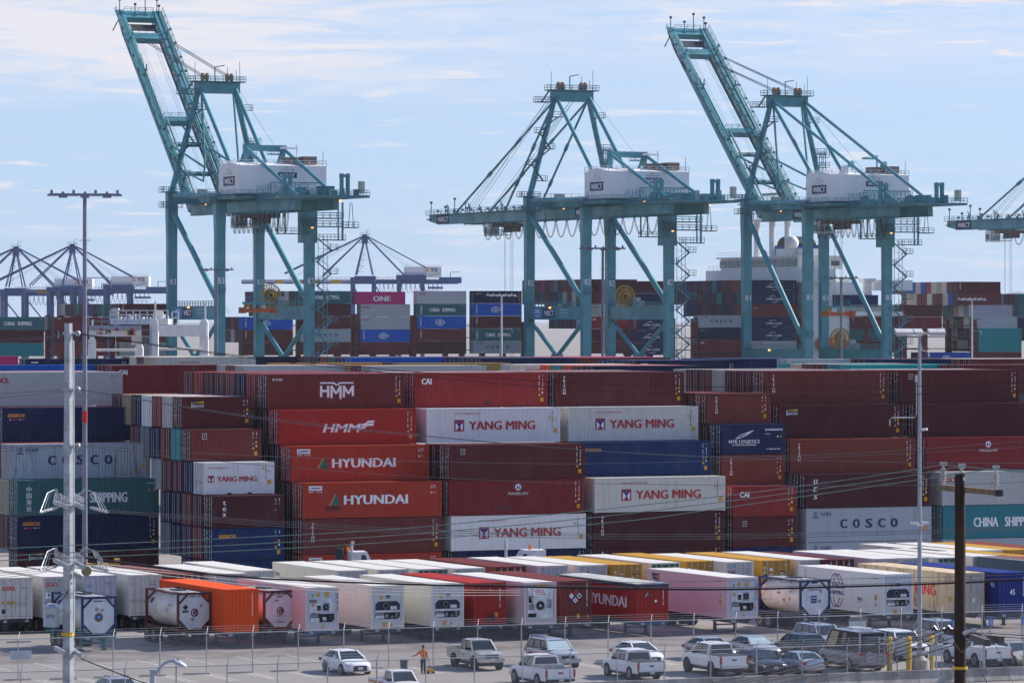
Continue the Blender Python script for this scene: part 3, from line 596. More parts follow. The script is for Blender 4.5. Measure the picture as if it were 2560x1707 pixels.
def hmmold(H=HC): return [('t', 'HMM', 3.85, 1.02, 0.74, 'white', 3.2, 0.32, 0.06)] + [('p', [(7.15 + i * 0.12, 1.22 + i * 0.27), (7.55 + i * 0.12, 1.3 + i * 0.27), (7.8 + i * 0.1, 1.52 + i * 0.25), (8.35 + i * 0.06, 1.52 + i * 0.25), (8.42 + i * 0.06, 1.72 + i * 0.24), (7.78 + i * 0.1, 1.72 + i * 0.24), (7.5 + i * 0.12, 1.47 + i * 0.27), (7.2 + i * 0.12, 1.42 + i * 0.27)], 'white') for i in range(2)] + marks(L40, H)
def ues(H=HC): return [('t', c, 0.72, H - 0.82 - i * 0.64, 0.42, 'white', 0.36, 0.25, 0.07) for i, c in enumerate('UES')] + marks(L40, H)
def nyk(L=L20, H=HS):
    it = [('t', 'NYK LOGISTICS', 0.68, 0.98, 0.30, 'white', 2.95, 0, 0.04), ('t', '& MEGACARRIER', 1.02, 0.76, 0.16, 'white', 2.3, 0, 0.03), ('h', 4.3, 5.6, 0.42, 0.09, 'white'), ('r', 4.12, 2.02, 5.85, 2.2, 'grey'), ('h', 4.15, 5.8, 2.06, 0.09, 'white'), ('r', 4.12, 1.7, 4.66, 1.8, 'grey'), ('r', 5.3, 1.45, 5.42, 1.6, 'white'), ('r', 5.6, 1.45, 5.74, 1.6, 'amber')]
    for a in range(6): it.append(('l', 1.35 + a * 0.07, 1.36 + a * 0.01, 2.2 + a * 0.13, 1.58 + a * 0.085, 0.035, 'white'))
    return it + [('l', 1.3, 1.34, 1.75, 1.68, 0.05, 'white'), ('l', 1.75, 1.68, 3.0, 2.05, 0.06, 'white'), ('l', 2.3, 1.62, 3.0, 2.05, 0.04, 'white')]
def tex(L=L20, H=HS): return [('v', 'tex', 0.78, H - 0.28, 0.46, 0.46, 'white', 0.30)] + marks(L, H, False)
def oocl(x=0.6, H=HC): return [('t', 'OOCL', x, H - 0.9, 0.46, 'red', 1.75, 0, 0.1), ('c', x + 0.66, H - 0.67, 0.1, 'white'), ('h', 11.0, 11.75, H - 0.42, 0.08, 'black'), ('r', 11.3, 1.85, 11.42, 2.0, 'grey'), ('r', 11.6, 1.85, 11.76, 2.0, 'amber')]
def cma(H=HC): return [('t', 'CMA CGM', 4.1, 1.05, 0.5, 'white', 4.3, 0, 0.06), ('o', 6.0, 1.35, 1.2, 0.75, 0.1, 60, 150, 'white'), ('o', 6.3, 1.2, 1.2, 0.75, 0.1, 240, 330, 'white'), ('h', 8.6, 11.0, 0.5, 0.1, 'grey'), ('n', 11.5, 0.9, 2.4, 'white')]
def wanhai(): return [('t', w, x, 0.95, 0.78, c, wd, 0.18, 0.08) for w, x, c, wd in (('W', 4.2, 'white', 1.0), ('AN', 5.2, 'brightred', 1.35), ('HAI', 7.3, 'white', 1.9))]
def plaincode(c='white'): return [('n', 11.4, 1.2, 2.5, c), ('n', 11.7, 1.7, 2.5, c), ('h', 0.6, 1.6, 2.4, 0.16, c)]

# ---------------------------------------------------------------- the big stack of containers
MAIN, LEFT = (dp(757, 800, 345).x, 345.0), (dp(42, 800, 350).x, 350.0)
ROWP = 2.55
WORD = dict(brown='brown', maroon='maroon', dmaroon='dark maroon', red='red', hyred='bright red', carmine='deep red', caired='red', rust='rusty brown', navy='navy', blue='blue', bblue='bright blue', white='white', cosgrey='pale grey', grey='grey', dgrey='dark grey', teal='grey green', bteal='turquoise', green='green', dteal='dark green', beige='beige', orange='orange', yellow='yellow', olive='olive yellow', magenta='magenta', cmanavy='dark navy', ivory='ivory', pink='pink', oldwhite='dirty white', tan='tan', purple='purple grey', rustywhite='rust stained white', galv='grey')
def spot(px, r, O, shift=0.0):
    p = on_line(px, (O[0] + W2.x * ROWP * r, O[1] + W2.y * ROWP * r)); return p - U2 * shift
TIERS = ['ground', 'second', 'third', 'fourth', 'fifth', 'top']
def put(px, tier, r, color, wear, letters, label, L=L40, H=HC, O=MAIN, right=False, end='door', endcol=None):
    p = spot(px, r, O, L if right else 0.0)
    return container(label, (p.x, p.y, (tier - 1) * H), TH, color, wear, L, H, end, letters, 'containers stacked in the yard behind the trailers', endcol=endcol)
# left block: front column
put(306.4, 6, 5, 'grey', 0.30, oocl(0.35), 'pale grey container with red block letters, topmost at the far left', O=LEFT, right=True)
put(353, 5, 3, 'navy', 0.15, seaco(L40, HC, sub=True), 'navy container with orange lettering under the pale grey top one at far left', O=LEFT, right=True)
put(375.5, 4, 1, 'cosgrey', 0.85, cosco(), 'rust streaked pale grey container with widely spaced navy letters at far left', O=LEFT, right=True)
put(397.5, 3, 0, 'teal', 0.40, chinaship(), 'grey green container with white lettering behind the steel power pole', O=LEFT, right=True)
put(397, 2, 0, 'navy', 0.12, seaco(L40, HC, sub=True), 'navy container with orange lettering below the grey green one at far left', O=LEFT, right=True)
put(397, 1, 0, 'maroon', 0.30, badge(0.9, HC - 0.75, 1.1), 'dark maroon ground level container with black and yellow badge at far left', O=LEFT, right=True)
# twenty-foot column
T20 = 'twenty foot column left of the red containers'
put(457, 6, 3, 'maroon', 0.35, beacon(L20, HS), 'short brown container with a black and yellow badge, top of the short column at left', L20, HS)
put(479, 5, 2, 'brown', 0.30, ffl(L20, HS), 'short brown container with a small blue square emblem, second from the top of left short column', L20, HS)
put(510, 4, 1, 'white', 0.50, yangming(L20, HS), 'short white container with red lettering in the left short column', L20, HS)
put(534, 3, 0, 'dmaroon', 0.35, tex(), 'short dark brown container with three white upright letters in left short column', L20, HS)
put(534, 2, 0, 'blue', 0.15, seaco(L20, HS), 'short blue container with small orange lettering in the left short column', L20, HS)
put(534, 1, 0, 'blue', 0.20, None, 'short blue ground level container at the foot of left short column', L20, HS)
# column of the big white emblem
put(669, 6, 3, 'brown', 0.25, hmmnew(), 'brown container with the big white peaked emblem on the top tier')
put(697, 5, 2, 'red', 0.22, hmmold(), 'red container with slanted white letters and a wave flag')
put(727.7, 4, 1, 'hyred', 0.35, hyundai(), 'red container with white lettering and green triangle, the upper of two')
put(757, 3, 0, 'hyred', 0.38, hyundai(HC, True), 'red container with white lettering and green triangle over a brown patch, the lower of two')
put(757, 2, 0, 'brown', 0.30, triton(), 'brown container with upright white letters under the lower green triangle container')
put(757, 1, 0, 'hyred', 0.30, hyundai(), 'red ground level container with a small white badge, mostly hidden by trailers')
# column of the white container with red lettering
put(1036.7, 6, 3, 'caired', 0.22, cai() + [('r', 6.5, 0.2, 7.0, 0.6, 'maroon')], 'red top tier container with three white letters, its left end coloured as if sunlit', endcol='hyred')  # the end's brighter red is sunlight put into its colour
put(1067, 5, 2, 'white', 0.10, yangming(), 'clean white container with red lettering, fifth tier under the red top one')
put(1126, 4, 0, 'maroon', 0.25, ffl(L40, HC), 'dark brown long container with small blue square emblem, middle of the stack')
put(1122.6, 3, 0, 'carmine', 0.25, magellan() + [('r', 4.5, 0.35, 5.75, 0.8, 'maroon')], 'deep red container with a round white emblem, middle of the stack')
put(1128, 2, 0, 'white', 0.14, yangming(), 'white container with red lettering low in the stack beside brown lettered one')
put(1133, 1, 0, 'navy', 0.2, seaco(L40, HC, True), 'navy ground level container with faded lettering, below the low white one')
# next column
put(1387.7, 6, 3, 'maroon', 0.28, triton(), 'brown top tier container with upright white letters, centre of the stack')
put(1422, 5, 2, 'oldwhite', 0.62, yangming(), 'weathered white container with red lettering and rust spots, fifth tier')
put(1452, 4, 1, 'blue', 0.20, seaco(L40, HC, True), 'blue container with faded orange lettering between white ones')
put(1486.5, 3, 0, 'oldwhite', 0.52, yangming(), 'rust edged white container with red lettering, third tier')
put(1483, 2, 0, 'dmaroon', 0.28, triton(), 'dark brown container with upright white letters below the rust edged white one')
put(1483, 1, 0, 'dmaroon', 0.30, triton(), 'dark brown ground level container, lowest in the centre right column')
# second twenty-foot column
put(1768, 6, 2, 'rust', 0.30, triton(L20, HS), 'short brown container with upright white letters, top of the right short column', L20, HS)
put(1804.6, 5, 1, 'cmanavy', 0.22, nyk(), 'short dark navy container with a white wing emblem', L20, HS)
put(1804.6, 4, 1, 'rust', 0.40, triton(L20, HS), 'short brown container with upright white letters directly below the wing emblem one', L20, HS)
put(1833, 3, 0, 'caired', 0.30, cai(L20, HS), 'short red container with three white letters in right short column', L20, HS)
put(1833, 2, 0, 'maroon', 0.30, ffl(L20, HS), 'short dark brown container with small blue emblem low in right short column', L20, HS)
put(1833, 1, 0, 'blue', 0.30, None, 'short blue ground level container at the foot of right short column', L20, HS)
# right columns
put(1912, 6, 3, 'brown', 0.26, triton(), 'brown top tier container with upright white letters, right of the grey container ends')
put(1947, 5, 2, 'dmaroon', 0.22, beacon(L40, HC), 'long dark brown container with a black and yellow badge')
put(1976, 4, 1, 'rust', 0.26, triton(), 'long brown container with upright white letters right of the wing emblem container')
put(2014.5, 3, 0, 'dmaroon', 0.26, ues(), 'dark maroon container with three slanted white upright letters')
put(2016, 2, 0, 'cosgrey', 0.62, cosco(), 'pale blue grey container with widely spaced navy letters at lower right')
put(2016, 1, 0, 'cosgrey', 0.55, cosco(), 'pale blue grey ground level container at lower right')
put(2249, 6, 3, 'maroon', 0.25, ffl(L40, HC), 'brown top tier container with small blue emblem behind the slim light mast')
put(2287, 5, 2, 'dmaroon', 0.25, [('v', 'TRITON', 0.3, 2.5, 0.22, 0.27, 'white', 0.3)], 'dark maroon fifth tier container at the right edge')
put(2316, 4, 1, 'carmine', 0.22, magellan(), 'red container with a round white emblem at the right edge')
put(2356, 3, 0, 'grey', 0.40, oocl(0.35), 'pale grey container behind the wooden pole top')
put(2358, 2, 0, (0.03, 0.19, 0.23), 0.25, chinaship(HC, False), 'blue green container with white lettering beside the wooden pole')
put(2358, 1, 0, 'cosgrey', 0.5, cosco(), 'pale grey ground level container beside the wooden pole')
put(2600, 6, 4, 'maroon', 0.3, None, 'brown top tier container cut by the right picture edge')
# containers standing in the rows behind: only ends and roofs show
_rr = random.Random(3)
PLACE = {306.4: 'behind the far left block', 457: 'behind the left short column', 669: 'left of the big white emblem', 697: 'behind the slanted white letters', 727.7: 'behind the upper green triangle', 757: 'behind the lower green triangle', 1036.7: 'behind the red top one in the centre', 1387.7: 'behind the centre brown top one', 1912: 'left of the right brown top one', 2249: 'behind the slim light mast', 1768: 'behind the right short column', 2016: 'behind the pale blue grey one'}
ORD = ['first', 'second', 'third', 'fourth', 'fifth', 'sixth', 'seventh', 'eighth', 'ninth', 'tenth', 'eleventh', 'twelfth', 'thirteenth', 'fourteenth', 'fifteenth', 'sixteenth', 'seventeenth', 'eighteenth']
def behind(px, tier, r0, cols, L=L40, H=HC, O=MAIN, right=False, where=None):
    p0 = spot(px, r0, O, L if right else 0.0)
    for i, c in enumerate(cols):
        if not c: continue
        q = p0 + W2 * ROWP * (i + 1); col = jit(c, _rr)
        t = link('shipping_container', cmesh('whole', L, H), None, rgba(col, _rr.uniform(0.25, 0.5))); t.location = (q.x, q.y, (tier - 1) * H); t.rotation_euler = (0, 0, TH)
        tag(t, f"{WORD[c]} end, {ORD[i]} row back, {TIERS[tier - 1]} tier, {where or PLACE[px]}", 'shipping container', 'container ends in the rows behind the front stack')
behind(457, 6, 3, ['oldwhite', 'red', 'white', 'navy', 'tan', 'brown'], L20, HS)
behind(479, 5, 2, ['bteal', 'brown', 'navy', 'dgrey', 'brown'], L20, HS, where='behind the left short column')
behind(510, 4, 1, ['blue', 'maroon', 'brown', 'grey'], L20, HS, where='behind the short white container')
behind(534, 3, 0, ['maroon', 'brown', 'navy', 'navy'], L20, HS, where='behind the short dark brown container')
behind(534, 2, 0, ['brown', 'purple', 'navy', 'dgrey'], L20, HS, where='behind the short blue container')
behind(534, 1, 0, ['maroon', 'navy'], L20, HS, where='behind the lowest short blue container')
behind(669, 6, 3, ['red', 'navy', 'rust', 'brown', 'maroon', 'red', 'brown'])
behind(697, 5, 2, ['maroon', 'maroon']); behind(727.7, 4, 1, ['dmaroon', 'maroon']); behind(757, 3, 0, ['dmaroon', 'maroon'])
behind(757, 2, 0, ['dmaroon'], where='behind the brown one with upright letters at centre left'); behind(757, 1, 0, ['dmaroon'])
behind(1036.7, 6, 3, ['maroon', 'brown', 'oldwhite', 'brown', 'maroon']); behind(1387.7, 6, 3, ['brown', 'maroon', 'brown', 'grey', 'brown'])
behind(1122.6, 4, 0, ['dmaroon'], where='behind the dark brown long one in the middle'); behind(1122.6, 3, 0, ['dmaroon'], where='behind the deep red one in the middle'); behind(1128, 2, 0, ['dgrey'], where='behind the low white one')
behind(1452, 4, 1, ['maroon'], where='behind the blue one between white ones'); behind(1486.5, 3, 0, ['rust'], where='behind the rust edged white one'); behind(1483, 2, 0, ['dmaroon'], where='behind the dark brown one at centre right')
behind(1768, 6, 2, ['maroon', 'brown', 'maroon'], L20, HS); behind(1804.6, 5, 1, ['maroon', 'brown'], L20, HS, where='behind the wing emblem'); behind(1804.6, 4, 1, ['dmaroon', 'navy'], L20, HS, where='below and behind the wing emblem')
behind(1833, 3, 0, ['dmaroon'], L20, HS, where='behind the short red one'); behind(1833, 2, 0, ['dmaroon'], L20, HS, where='behind the low short brown one')
behind(1912, 6, 3, ['maroon', 'brown', 'grey', 'brown', 'maroon', 'grey']); behind(1947, 5, 2, ['dmaroon'], where='behind the right badge container'); behind(1976, 4, 1, ['maroon', 'dgrey'], where='behind the right brown lettered one')
behind(2014.5, 3, 0, ['dgrey'], where='behind the three slanted letters'); behind(2016, 2, 0, ['dgrey']); behind(2249, 6, 3, ['maroon', 'brown', 'oldwhite']); behind(2287, 5, 2, ['dmaroon'], where='at the right edge'); behind(2316, 4, 1, ['dmaroon'], where='at the right edge')
behind(2356, 3, 0, ['grey'], where='behind the wooden pole'); behind(2358, 2, 0, ['dgrey'], where='behind the wooden pole')
for tier, r, cs in ((6, 5, ['maroon', 'grey', 'brown', 'maroon']), (5, 3, ['maroon']), (4, 1, ['rust', 'tan']), (3, 0, ['beige', 'rust']), (2, 0, ['brown', 'maroon'])):
    px = {6: 306.4, 5: 353, 4: 375.5, 3: 397.5, 2: 397}[tier]; behind(px, tier, r, cs, O=LEFT, right=True, where='of the far left block')

# ---------------------------------------------------------------- stacks further back: a strip of roofs and tops
def strip(px, y, color, ends=(), letters=None, label=None, wear=0.35, L=L40, z=17.38):
    Y = FPX * (CAMH - z) / (y - HZ); p = Vector((dp(px, 800, Y).x, Y))
    lab = label or f"{WORD[color]} container on a stack beyond the front one"
    t = link('shipping_container', cmesh('whole', L, HC), None, rgba(jit(color, _rr), wear)); t.location = (p.x, p.y, z - HC); t.rotation_euler = (0, 0, TH)
    tag(t, lab, 'shipping container', 'containers on the stacks beyond the front one')
    if letters: lettering(t, letters, lambda u, v, e: (u, 0.012 - e, v))
    for i, c in enumerate(ends):
        q = p + W2 * ROWP * (i + 1)
        o = link('shipping_container', cmesh('whole', L, HC), None, rgba(jit(c, _rr), wear)); o.location = (q.x, q.y, z - HC); o.rotation_euler = (0, 0, TH)
        tag(o, f"{WORD[c]} end, {ORD[i]} row back from {lab}", 'shipping container', 'containers on the stacks beyond the front one')
strip(-58, 913, 'bblue', (), None, 'bright blue container whose top shows behind the far left block')
strip(281.5, 913, 'carmine', ['maroon', 'teal'], cai(), 'deep red container with white letters beyond the left short column')
strip(610, 914, 'grey', ['rust', 'oldwhite'], None, 'long grey container whose top shows over the brown emblem container')
strip(927, 914.5, 'grey', ['rust', 'tan'], None, 'grey container top with a tan end over the red top tier one')
strip(690, 907.5, 'yellow', (), None, 'yellow roofed container beyond the grey ones')
strip(1004, 908, 'olive', ['maroon'], None, 'olive yellow container over the centre stack')
strip(1303, 911, 'ivory', ['grey'], oocl(0.5), 'ivory container with faint red letters over the centre brown one', wear=0.6)
strip(1488, 915, 'navy', ['brown', 'orange', 'bteal', 'orange'], None, 'long navy container beyond the centre right stack')
strip(1590, 901, 'navy', ['navy', 'blue', 'navy'], plaincode(), 'navy container in front of the crane foot at centre right')
strip(2127, 912, 'bteal', ['bteal', 'maroon', 'brown', 'beige', 'bteal'], None, 'turquoise container beyond the right stack')
strip(2403, 912, 'maroon', ['brown'], None, 'maroon container beyond the turquoise one')
strip(-200, 891, 'magenta', (), [('t', 'ONE', 8.4, 0.7, 1.1, 'white', 3.2, 0, 0.08)], 'magenta container with big white letters at the far left')
strip(65, 897, 'navy', (), plaincode(), 'navy container between the light mast and the white gantry legs')
strip(395, 893, 'oldwhite', ['beige', 'maroon', 'oldwhite', 'rust', 'white'], [('h', 2.6, 5.2, 2.2, 0.14, 'red')], 'dirty white container between the white gantry legs', wear=0.7)
strip(500, 892, 'navy', (), badge(3.6, 1.9, 1.0), 'navy container with a yellow badge right of the white gantry')
strip(880, 894, 'bblue', ['navy', 'teal', 'brown', 'navy', 'purple', 'maroon'], None, 'bright blue container beneath the ship stacks')
strip(1207, 895, 'navy', ['navy', 'navy', 'blue', 'maroon', 'navy', 'navy', 'brown', 'rust'], None, 'long navy container beneath the middle crane')
strip(1440, 894, 'brown', ['magenta', 'brown', 'maroon', 'magenta', 'orange', 'navy'], None, 'brown container at the foot of the middle crane')
strip(1803, 897, 'navy', ['navy', 'navy', 'navy'], wanhai(), 'navy container with red and white slanted letters')
strip(1968, 898, 'cosgrey', (), cosco()[5:], 'pale grey container right of the navy one with slanted letters')
strip(2167, 898, 'navy', ['maroon', 'brown'], seaco(L40, HC, True), 'navy container with faded orange lettering beneath the right crane')
strip(2432, 898, 'maroon', ['brown', 'bteal', 'oldwhite', 'maroon', 'brown'], None, 'maroon container top at the far right')

# ---------------------------------------------------------------- containers on road chassis
PH = R(25.5); DECK = 1.05
RT = Vector((math.cos(PH), math.sin(PH), 0)); AW = Vector((-math.sin(PH), math.cos(PH), 0))
def near_right(px, py, H):
    p = gp(px, py, DECK + H); q = p + RT * CW; return Vector((q.x, q.y, 0))
GROUP1 = 'trailers parked nose to the car park fence'
GROUP2 = 'trailers in the row behind'
def trailer(px, py, label, color, wear=0.25, H=HC, end='door', letters=None, smooth=False, endcol=None, L=L40, wheels_near=False, chcol='dark', group=GROUP1, doorcol=None):
    o = near_right(px, py, H)
    t = container(label, (o.x, o.y, DECK), PH + R(90), color, wear, L, H, end, letters, group, smooth, endcol, 'left', doorcol=doorcol)
    chassis('trailer chassis under the ' + label.split(',')[0].split(' with ')[0].split(' whose ')[0], (o.x, o.y, 0), PH + R(90), wheels_near, 'trailer chassis under the containers', chcol, L)
    return t
def endtext(t, items): return lettering(t, items, endplane)
def doortext(t, items): return lettering(t, items, lambda u, v, e: (0.02 - e, CW - u, v), 'door_lettering')
# --- front row, left to right
t = trailer(-2, 1444, 'white door end with red letters cut by the left edge', 'oldwhite', 0.45, smooth=True, wheels_near=True)
doortext(t, [('t', 'OOCL', 0.25, 2.0, 0.3, 'brightred', 0.95, 0, 0.08), ('h', 1.55, 2.1, 2.1, 0.1, 'grey'), ('r', 0.6, 1.05, 1.1, 1.28, 'amber'), ('p', [(0.12, 1.05), (0.4, 1.05), (0.26, 1.3)], 'amber'), ('r', 0.2, 0.4, 0.5, 0.7, 'navy'), ('n', 1.5, 1.0, 1.6, 'grey'), ('n', 1.9, 0.9, 1.6, 'grey')])
t = trailer(107.5, 1441, 'grey door end with red letters beside the steel pole transformer', 'oldwhite', 0.35, smooth=True, wheels_near=True, endcol='grey')
doortext(t, [('t', 'OOCL', 0.2, 2.2, 0.28, 'brightred', 0.95, 0, 0.08), ('r', 0.2, 1.35, 0.75, 1.8, 'white'), ('c', 0.45, 1.6, 0.1, 'blue'), ('n', 1.6, 1.2, 2.2, 'grey')])
t = trailer(209.5, 1438.5, 'lavender grey door end behind the blue framed tank', 'cosgrey', 0.15, smooth=True, wheels_near=True, endcol=(0.5, 0.52, 0.58))
doortext(t, [('h', 0.15, 0.6, 2.1, 0.1, 'skyblue'), ('h', 1.5, 2.2, 2.3, 0.1, 'grey'), ('h', 1.8, 2.1, 2.12, 0.1, 'grey'), ('n', 1.4, 1.0, 1.7, 'grey'), ('n', 1.9, 1.0, 1.7, 'grey')])
t = trailer(322.5, 1436.6, 'white doored trailer between the blue tank and the orange box', 'oldwhite', 0.25, smooth=True, wheels_near=True)
doortext(t, [('h', 0.15, 0.6, 2.2, 0.1, 'grey'), ('h', 1.5, 2.2, 2.35, 0.1, 'grey'), ('r', 1.1, 0.9, 1.35, 1.15, 'amber'), ('h', 1.6, 2.0, 2.15, 0.1, 'grey')])
t = trailer(561.5, 1472.7, 'bright orange container between two maroon framed tanks', 'orange', 0.06, end='wall')
endtext(t, [('n', 1.95, 1.1, 2.6, 'white')])
t = trailer(763.7, 1468.2, 'pinkish refrigerated box with large black serif letters', 'pink', 0.08, end='grille', smooth=True, endcol=(0.50, 0.54, 0.60), chcol='blue')
endtext(t, [('t', 'tex', 0.26, 1.86, 0.34, 'maroon', 0.58, 0, 0.04), ('c', 1.75, 1.98, 0.2, 'white', 0.6), ('h', 1.58, 1.95, 1.95, 0.07, 'skyblue')])
trailer(928, 1463.4, 'white refrigerated box with dark octagon unit beside the serif lettered one', 'ivory', 0.32, end='octagon', smooth=True, endcol=(0.55, 0.56, 0.57))
trailer(1078.4, 1459.8, 'white refrigerated box with dark octagon unit left of the red container', 'ivory', 0.25, end='octagon', smooth=True, endcol=(0.58, 0.59, 0.60))
t = trailer(1184.4, 1456.5, 'plain red container between two white refrigerated boxes', 'red', 0.3, end='wall')
endtext(t, [('n', 1.95, 1.2, 2.5, 'white'), ('p', [(1.15, 2.32), (1.35, 2.32), (1.25, 2.52)], 'amber'), ('r', 1.55, 0.55, 1.8, 0.85, 'amber'), ('r', 0.95, 0.25, 1.6, 0.7, 'maroon')])
trailer(1310.9, 1455.7, 'white refrigerated box with a round fan and red letters', 'pink', 0.2, end='braced', smooth=True, endcol=(0.45, 0.46, 0.48))
t = trailer(1400.7, 1451.6, 'dark brown container with four hazard diamonds', 'brown', 0.2, end='wall')
dm = lambda u, v, c, k=0.2: ('p', [(u - k, v), (u, v - k), (u + k, v), (u, v + k)], c)
endtext(t, [dm(0.85, 1.85, 'white'), dm(1.15, 2.1, 'red'), dm(1.45, 1.85, 'white'), dm(1.15, 1.55, 'white'), dm(0.85, 1.85, 'paleblue', 0.1), dm(1.45, 1.85, 'black', 0.12), dm(1.15, 1.55, 'skyblue', 0.1), ('n', 2.0, 0.9, 2.6, 'white'), ('r', 1.25, 0.3, 1.45, 0.6, 'amber'), ('p', [(2.0, 0.35), (2.2, 0.35), (2.1, 0.58)], 'amber')])
t = trailer(1592.5, 1459.8, 'red open top container under a grey tarpaulin with white lettering', 'red', 0.2, HS, end='wall', letters=[('t', 'HYUNDAI', 4.4, 0.9, 0.78, 'white', 6.2, 0, 0.075), ('h', 11.2, 11.7, 2.2, 0.1, 'white')], chcol='blue')
endtext(t, [('n', 2.0, 0.9, 2.2, 'white'), ('p', [(0.66, 1.72), (0.98, 1.72), (0.86, 2.0)], 'green'), ('p', [(0.62, 1.72), (0.68, 1.72), (0.86, 2.0), (0.82, 2.0)], 'white'), ('c', 1.45, 1.4, 0.1, 'white')])
tp = MB(); tarp = M('tarpaulin', (0.40, 0.41, 0.38), 0.7, var=0.25, scale=2.0)
tp.loft([[(x, y, HS + z) for y, z in ((-0.02, -0.22), (-0.02, 0.03), (0.5, 0.07 + dz), (1.2, 0.09 + dz), (1.95, 0.07 + dz), (CW + 0.02, 0.03), (CW + 0.02, -0.22))] for x, dz in [(-0.02 + i * (L40 + 0.04) / 24, 0.03 * (i % 2)) for i in range(25)]], tarp); tp.build('tarpaulin', t)
hem = MB()
for y in (-0.03, CW): hem.box((-0.03, y, HS - 0.24), (L40 + 0.03, y + 0.03, HS - 0.03), M('tarpaulin_hem', (0.03, 0.04, 0.07), 0.7))
hem.box((-0.05, 0, HS - 0.24), (-0.02, CW, HS - 0.03), M('tarpaulin_hem', (0.03, 0.04, 0.07), 0.7)); hem.build('tarpaulin_hem', t)
t = trailer(1818, 1443, 'pink sided refrigerated box with a navy lighthouse badge', 'pink', 0.06, end='grille', smooth=True, endcol=(0.50, 0.54, 0.60), letters=[('r', 0.75, 2.0, 1.95, 2.62, 'navy'), ('p', [(0.98, 2.42), (1.92, 2.56), (1.92, 2.22)], 'gold'), ('p', [(0.82, 2.02), (0.98, 2.02), (0.92, 2.5), (0.88, 2.5)], 'white'), ('t', 'BEACON', 1.04, 2.05, 0.16, 'white', 0.86), ('r', 11.0, 1.0, 11.3, 1.3, 'amber'), ('p', [(11.0, 1.45), (11.3, 1.45), (11.15, 1.75)], 'amber'), ('h', 10.6, 11.3, 2.55, 0.08, 'red')], chcol='dark')
t = trailer(2208, 1434.8, 'white refrigerated box with a red and blue globe emblem', 'white', 0.06, end='octagon', smooth=True, endcol=(0.56, 0.58, 0.61), letters=[('o', 5.35, 1.55, 0.75, 1.05, 0.09, 20, 160, 'blue'), ('o', 5.8, 1.55, 0.75, 1.05, 0.09, 20, 160, 'red'), ('o', 5.35, 1.25, 0.75, 1.05, 0.09, 200, 340, 'blue'), ('o', 5.8, 1.25, 0.75, 1.05, 0.09, 200, 340, 'red'), ('t', 'COSCO', 4.45, 1.55, 0.48, 'blue', 2.3, 0, 0.05), ('t', 'SHIPPING', 4.5, 1.08, 0.33, 'blue', 2.2, 0, 0.04), ('t', 'PAG', 8.6, 0.85, 0.26, 'navy', 0.7, 0, 0.05), ('h', 8.6, 9.25, 0.72, 0.05, 'red'), ('r', 11.0, 1.0, 11.3, 1.4, 'amber'), ('p', [(11.0, 0.6), (11.3, 0.6), (11.15, 0.85)], 'amber'), ('v', 'CS', 1.0, 2.6, 0.2, 0.35, 'navy', 0.2), ('h', 10.6, 11.4, 2.5, 0.09, 'grey')])
t = trailer(2387.6, 1431.7, 'rust streaked cream container with faded red lettering', 'rustywhite', 0.95, end='wall', L=L45, endcol=(0.45, 0.42, 0.38), letters=[('t', 'YANG', 4.6, 1.15, 0.82, 'brightred', 2.9, 0, 0.07), ('t', 'MING', 8.2, 1.15, 0.82, 'brightred', 2.9, 0, 0.07), ('r', 12.7, 0.85, 13.1, 1.2, 'amber')])
endtext(t, [('r', 0.1, 1.4, 0.4, 1.95, 'amber'), ('t', '45', 0.13, 1.55, 0.24, 'black', 0.24), ('n', 1.9, 1.2, 2.4, 'paleblue'), ('r', 1.4, 0.75, 1.65, 1.1, 'white')])
t = trailer(2497, 1431, 'dark blue container marked with white numerals at right', (0.012, 0.03, 0.19), 0.1, end='wall', L=L45, letters=[('t', '45', 12.6, 1.85, 0.4, 'white', 0.5)])
endtext(t, [('t', '45', 0.9, 1.3, 0.42, 'white', 0.45, 0, 0.03), ('n', 2.0, 1.2, 2.5, 'white')])
# --- tank containers
def tank(px, py, label, *a, chcol='dark'):
    o = near_right(px, py, HS); tank_container(label, (o.x, o.y, DECK), PH + R(90), *a)
    chassis('short chassis under the ' + label.split(' with ')[0], (o.x, o.y, 0), PH + R(90), False, 'trailer chassis under the containers', chcol, 7.2)
tank(204, 1491.6, 'blue framed tank container with a ringed blue disc', 'blue', 'white', [('h', 0.85, 1.6, 2.24, 0.09, 'black'), ('c', 1.2, 1.22, 0.31, 'navy'), ('c', 1.2, 1.22, 0.27, 'gold'), ('c', 1.2, 1.22, 0.22, 'navy'), ('c', 1.2, 1.22, 0.12, 'skyblue'), dm(1.05, 1.75, 'grey', 0.17), ('r', 1.3, 1.6, 1.55, 1.78, 'grey')], [('c', 0.9, 2.0, 0.2, 'blue', 1.0), ('h', 3.6, 4.2, 1.4, 0.1, 'grey')], chcol='teal')
tank(443.5, 1481.6, 'maroon framed tank container left of the orange box', 'maroon', 'white', [('h', 0.8, 1.62, 2.28, 0.1, 'black'), ('c', 1.23, 1.25, 0.28, 'purple'), ('o', 1.2, 1.25, 0.16, 0.18, 0.05, 60, 300, 'white'), ('c', 1.3, 1.22, 0.07, 'gold'), dm(0.58, 1.62, 'black', 0.2), ('r', 0.35, 1.28, 0.78, 1.4, 'black'), dm(1.08, 0.82, 'grey', 0.18), dm(1.68, 1.7, 'grey', 0.14), ('h', 1.0, 1.5, 0.18, 0.06, 'navy')], [('c', 0.75, 1.85, 0.24, 'purple', 1.0), ('h', 3.8, 4.5, 1.6, 0.12, 'grey'), ('h', 3.8, 4.3, 1.3, 0.1, 'grey'), ('l', 2.4, 0.75, 2.9, 0.5, 0.05, 'maroon')], chcol='brown')
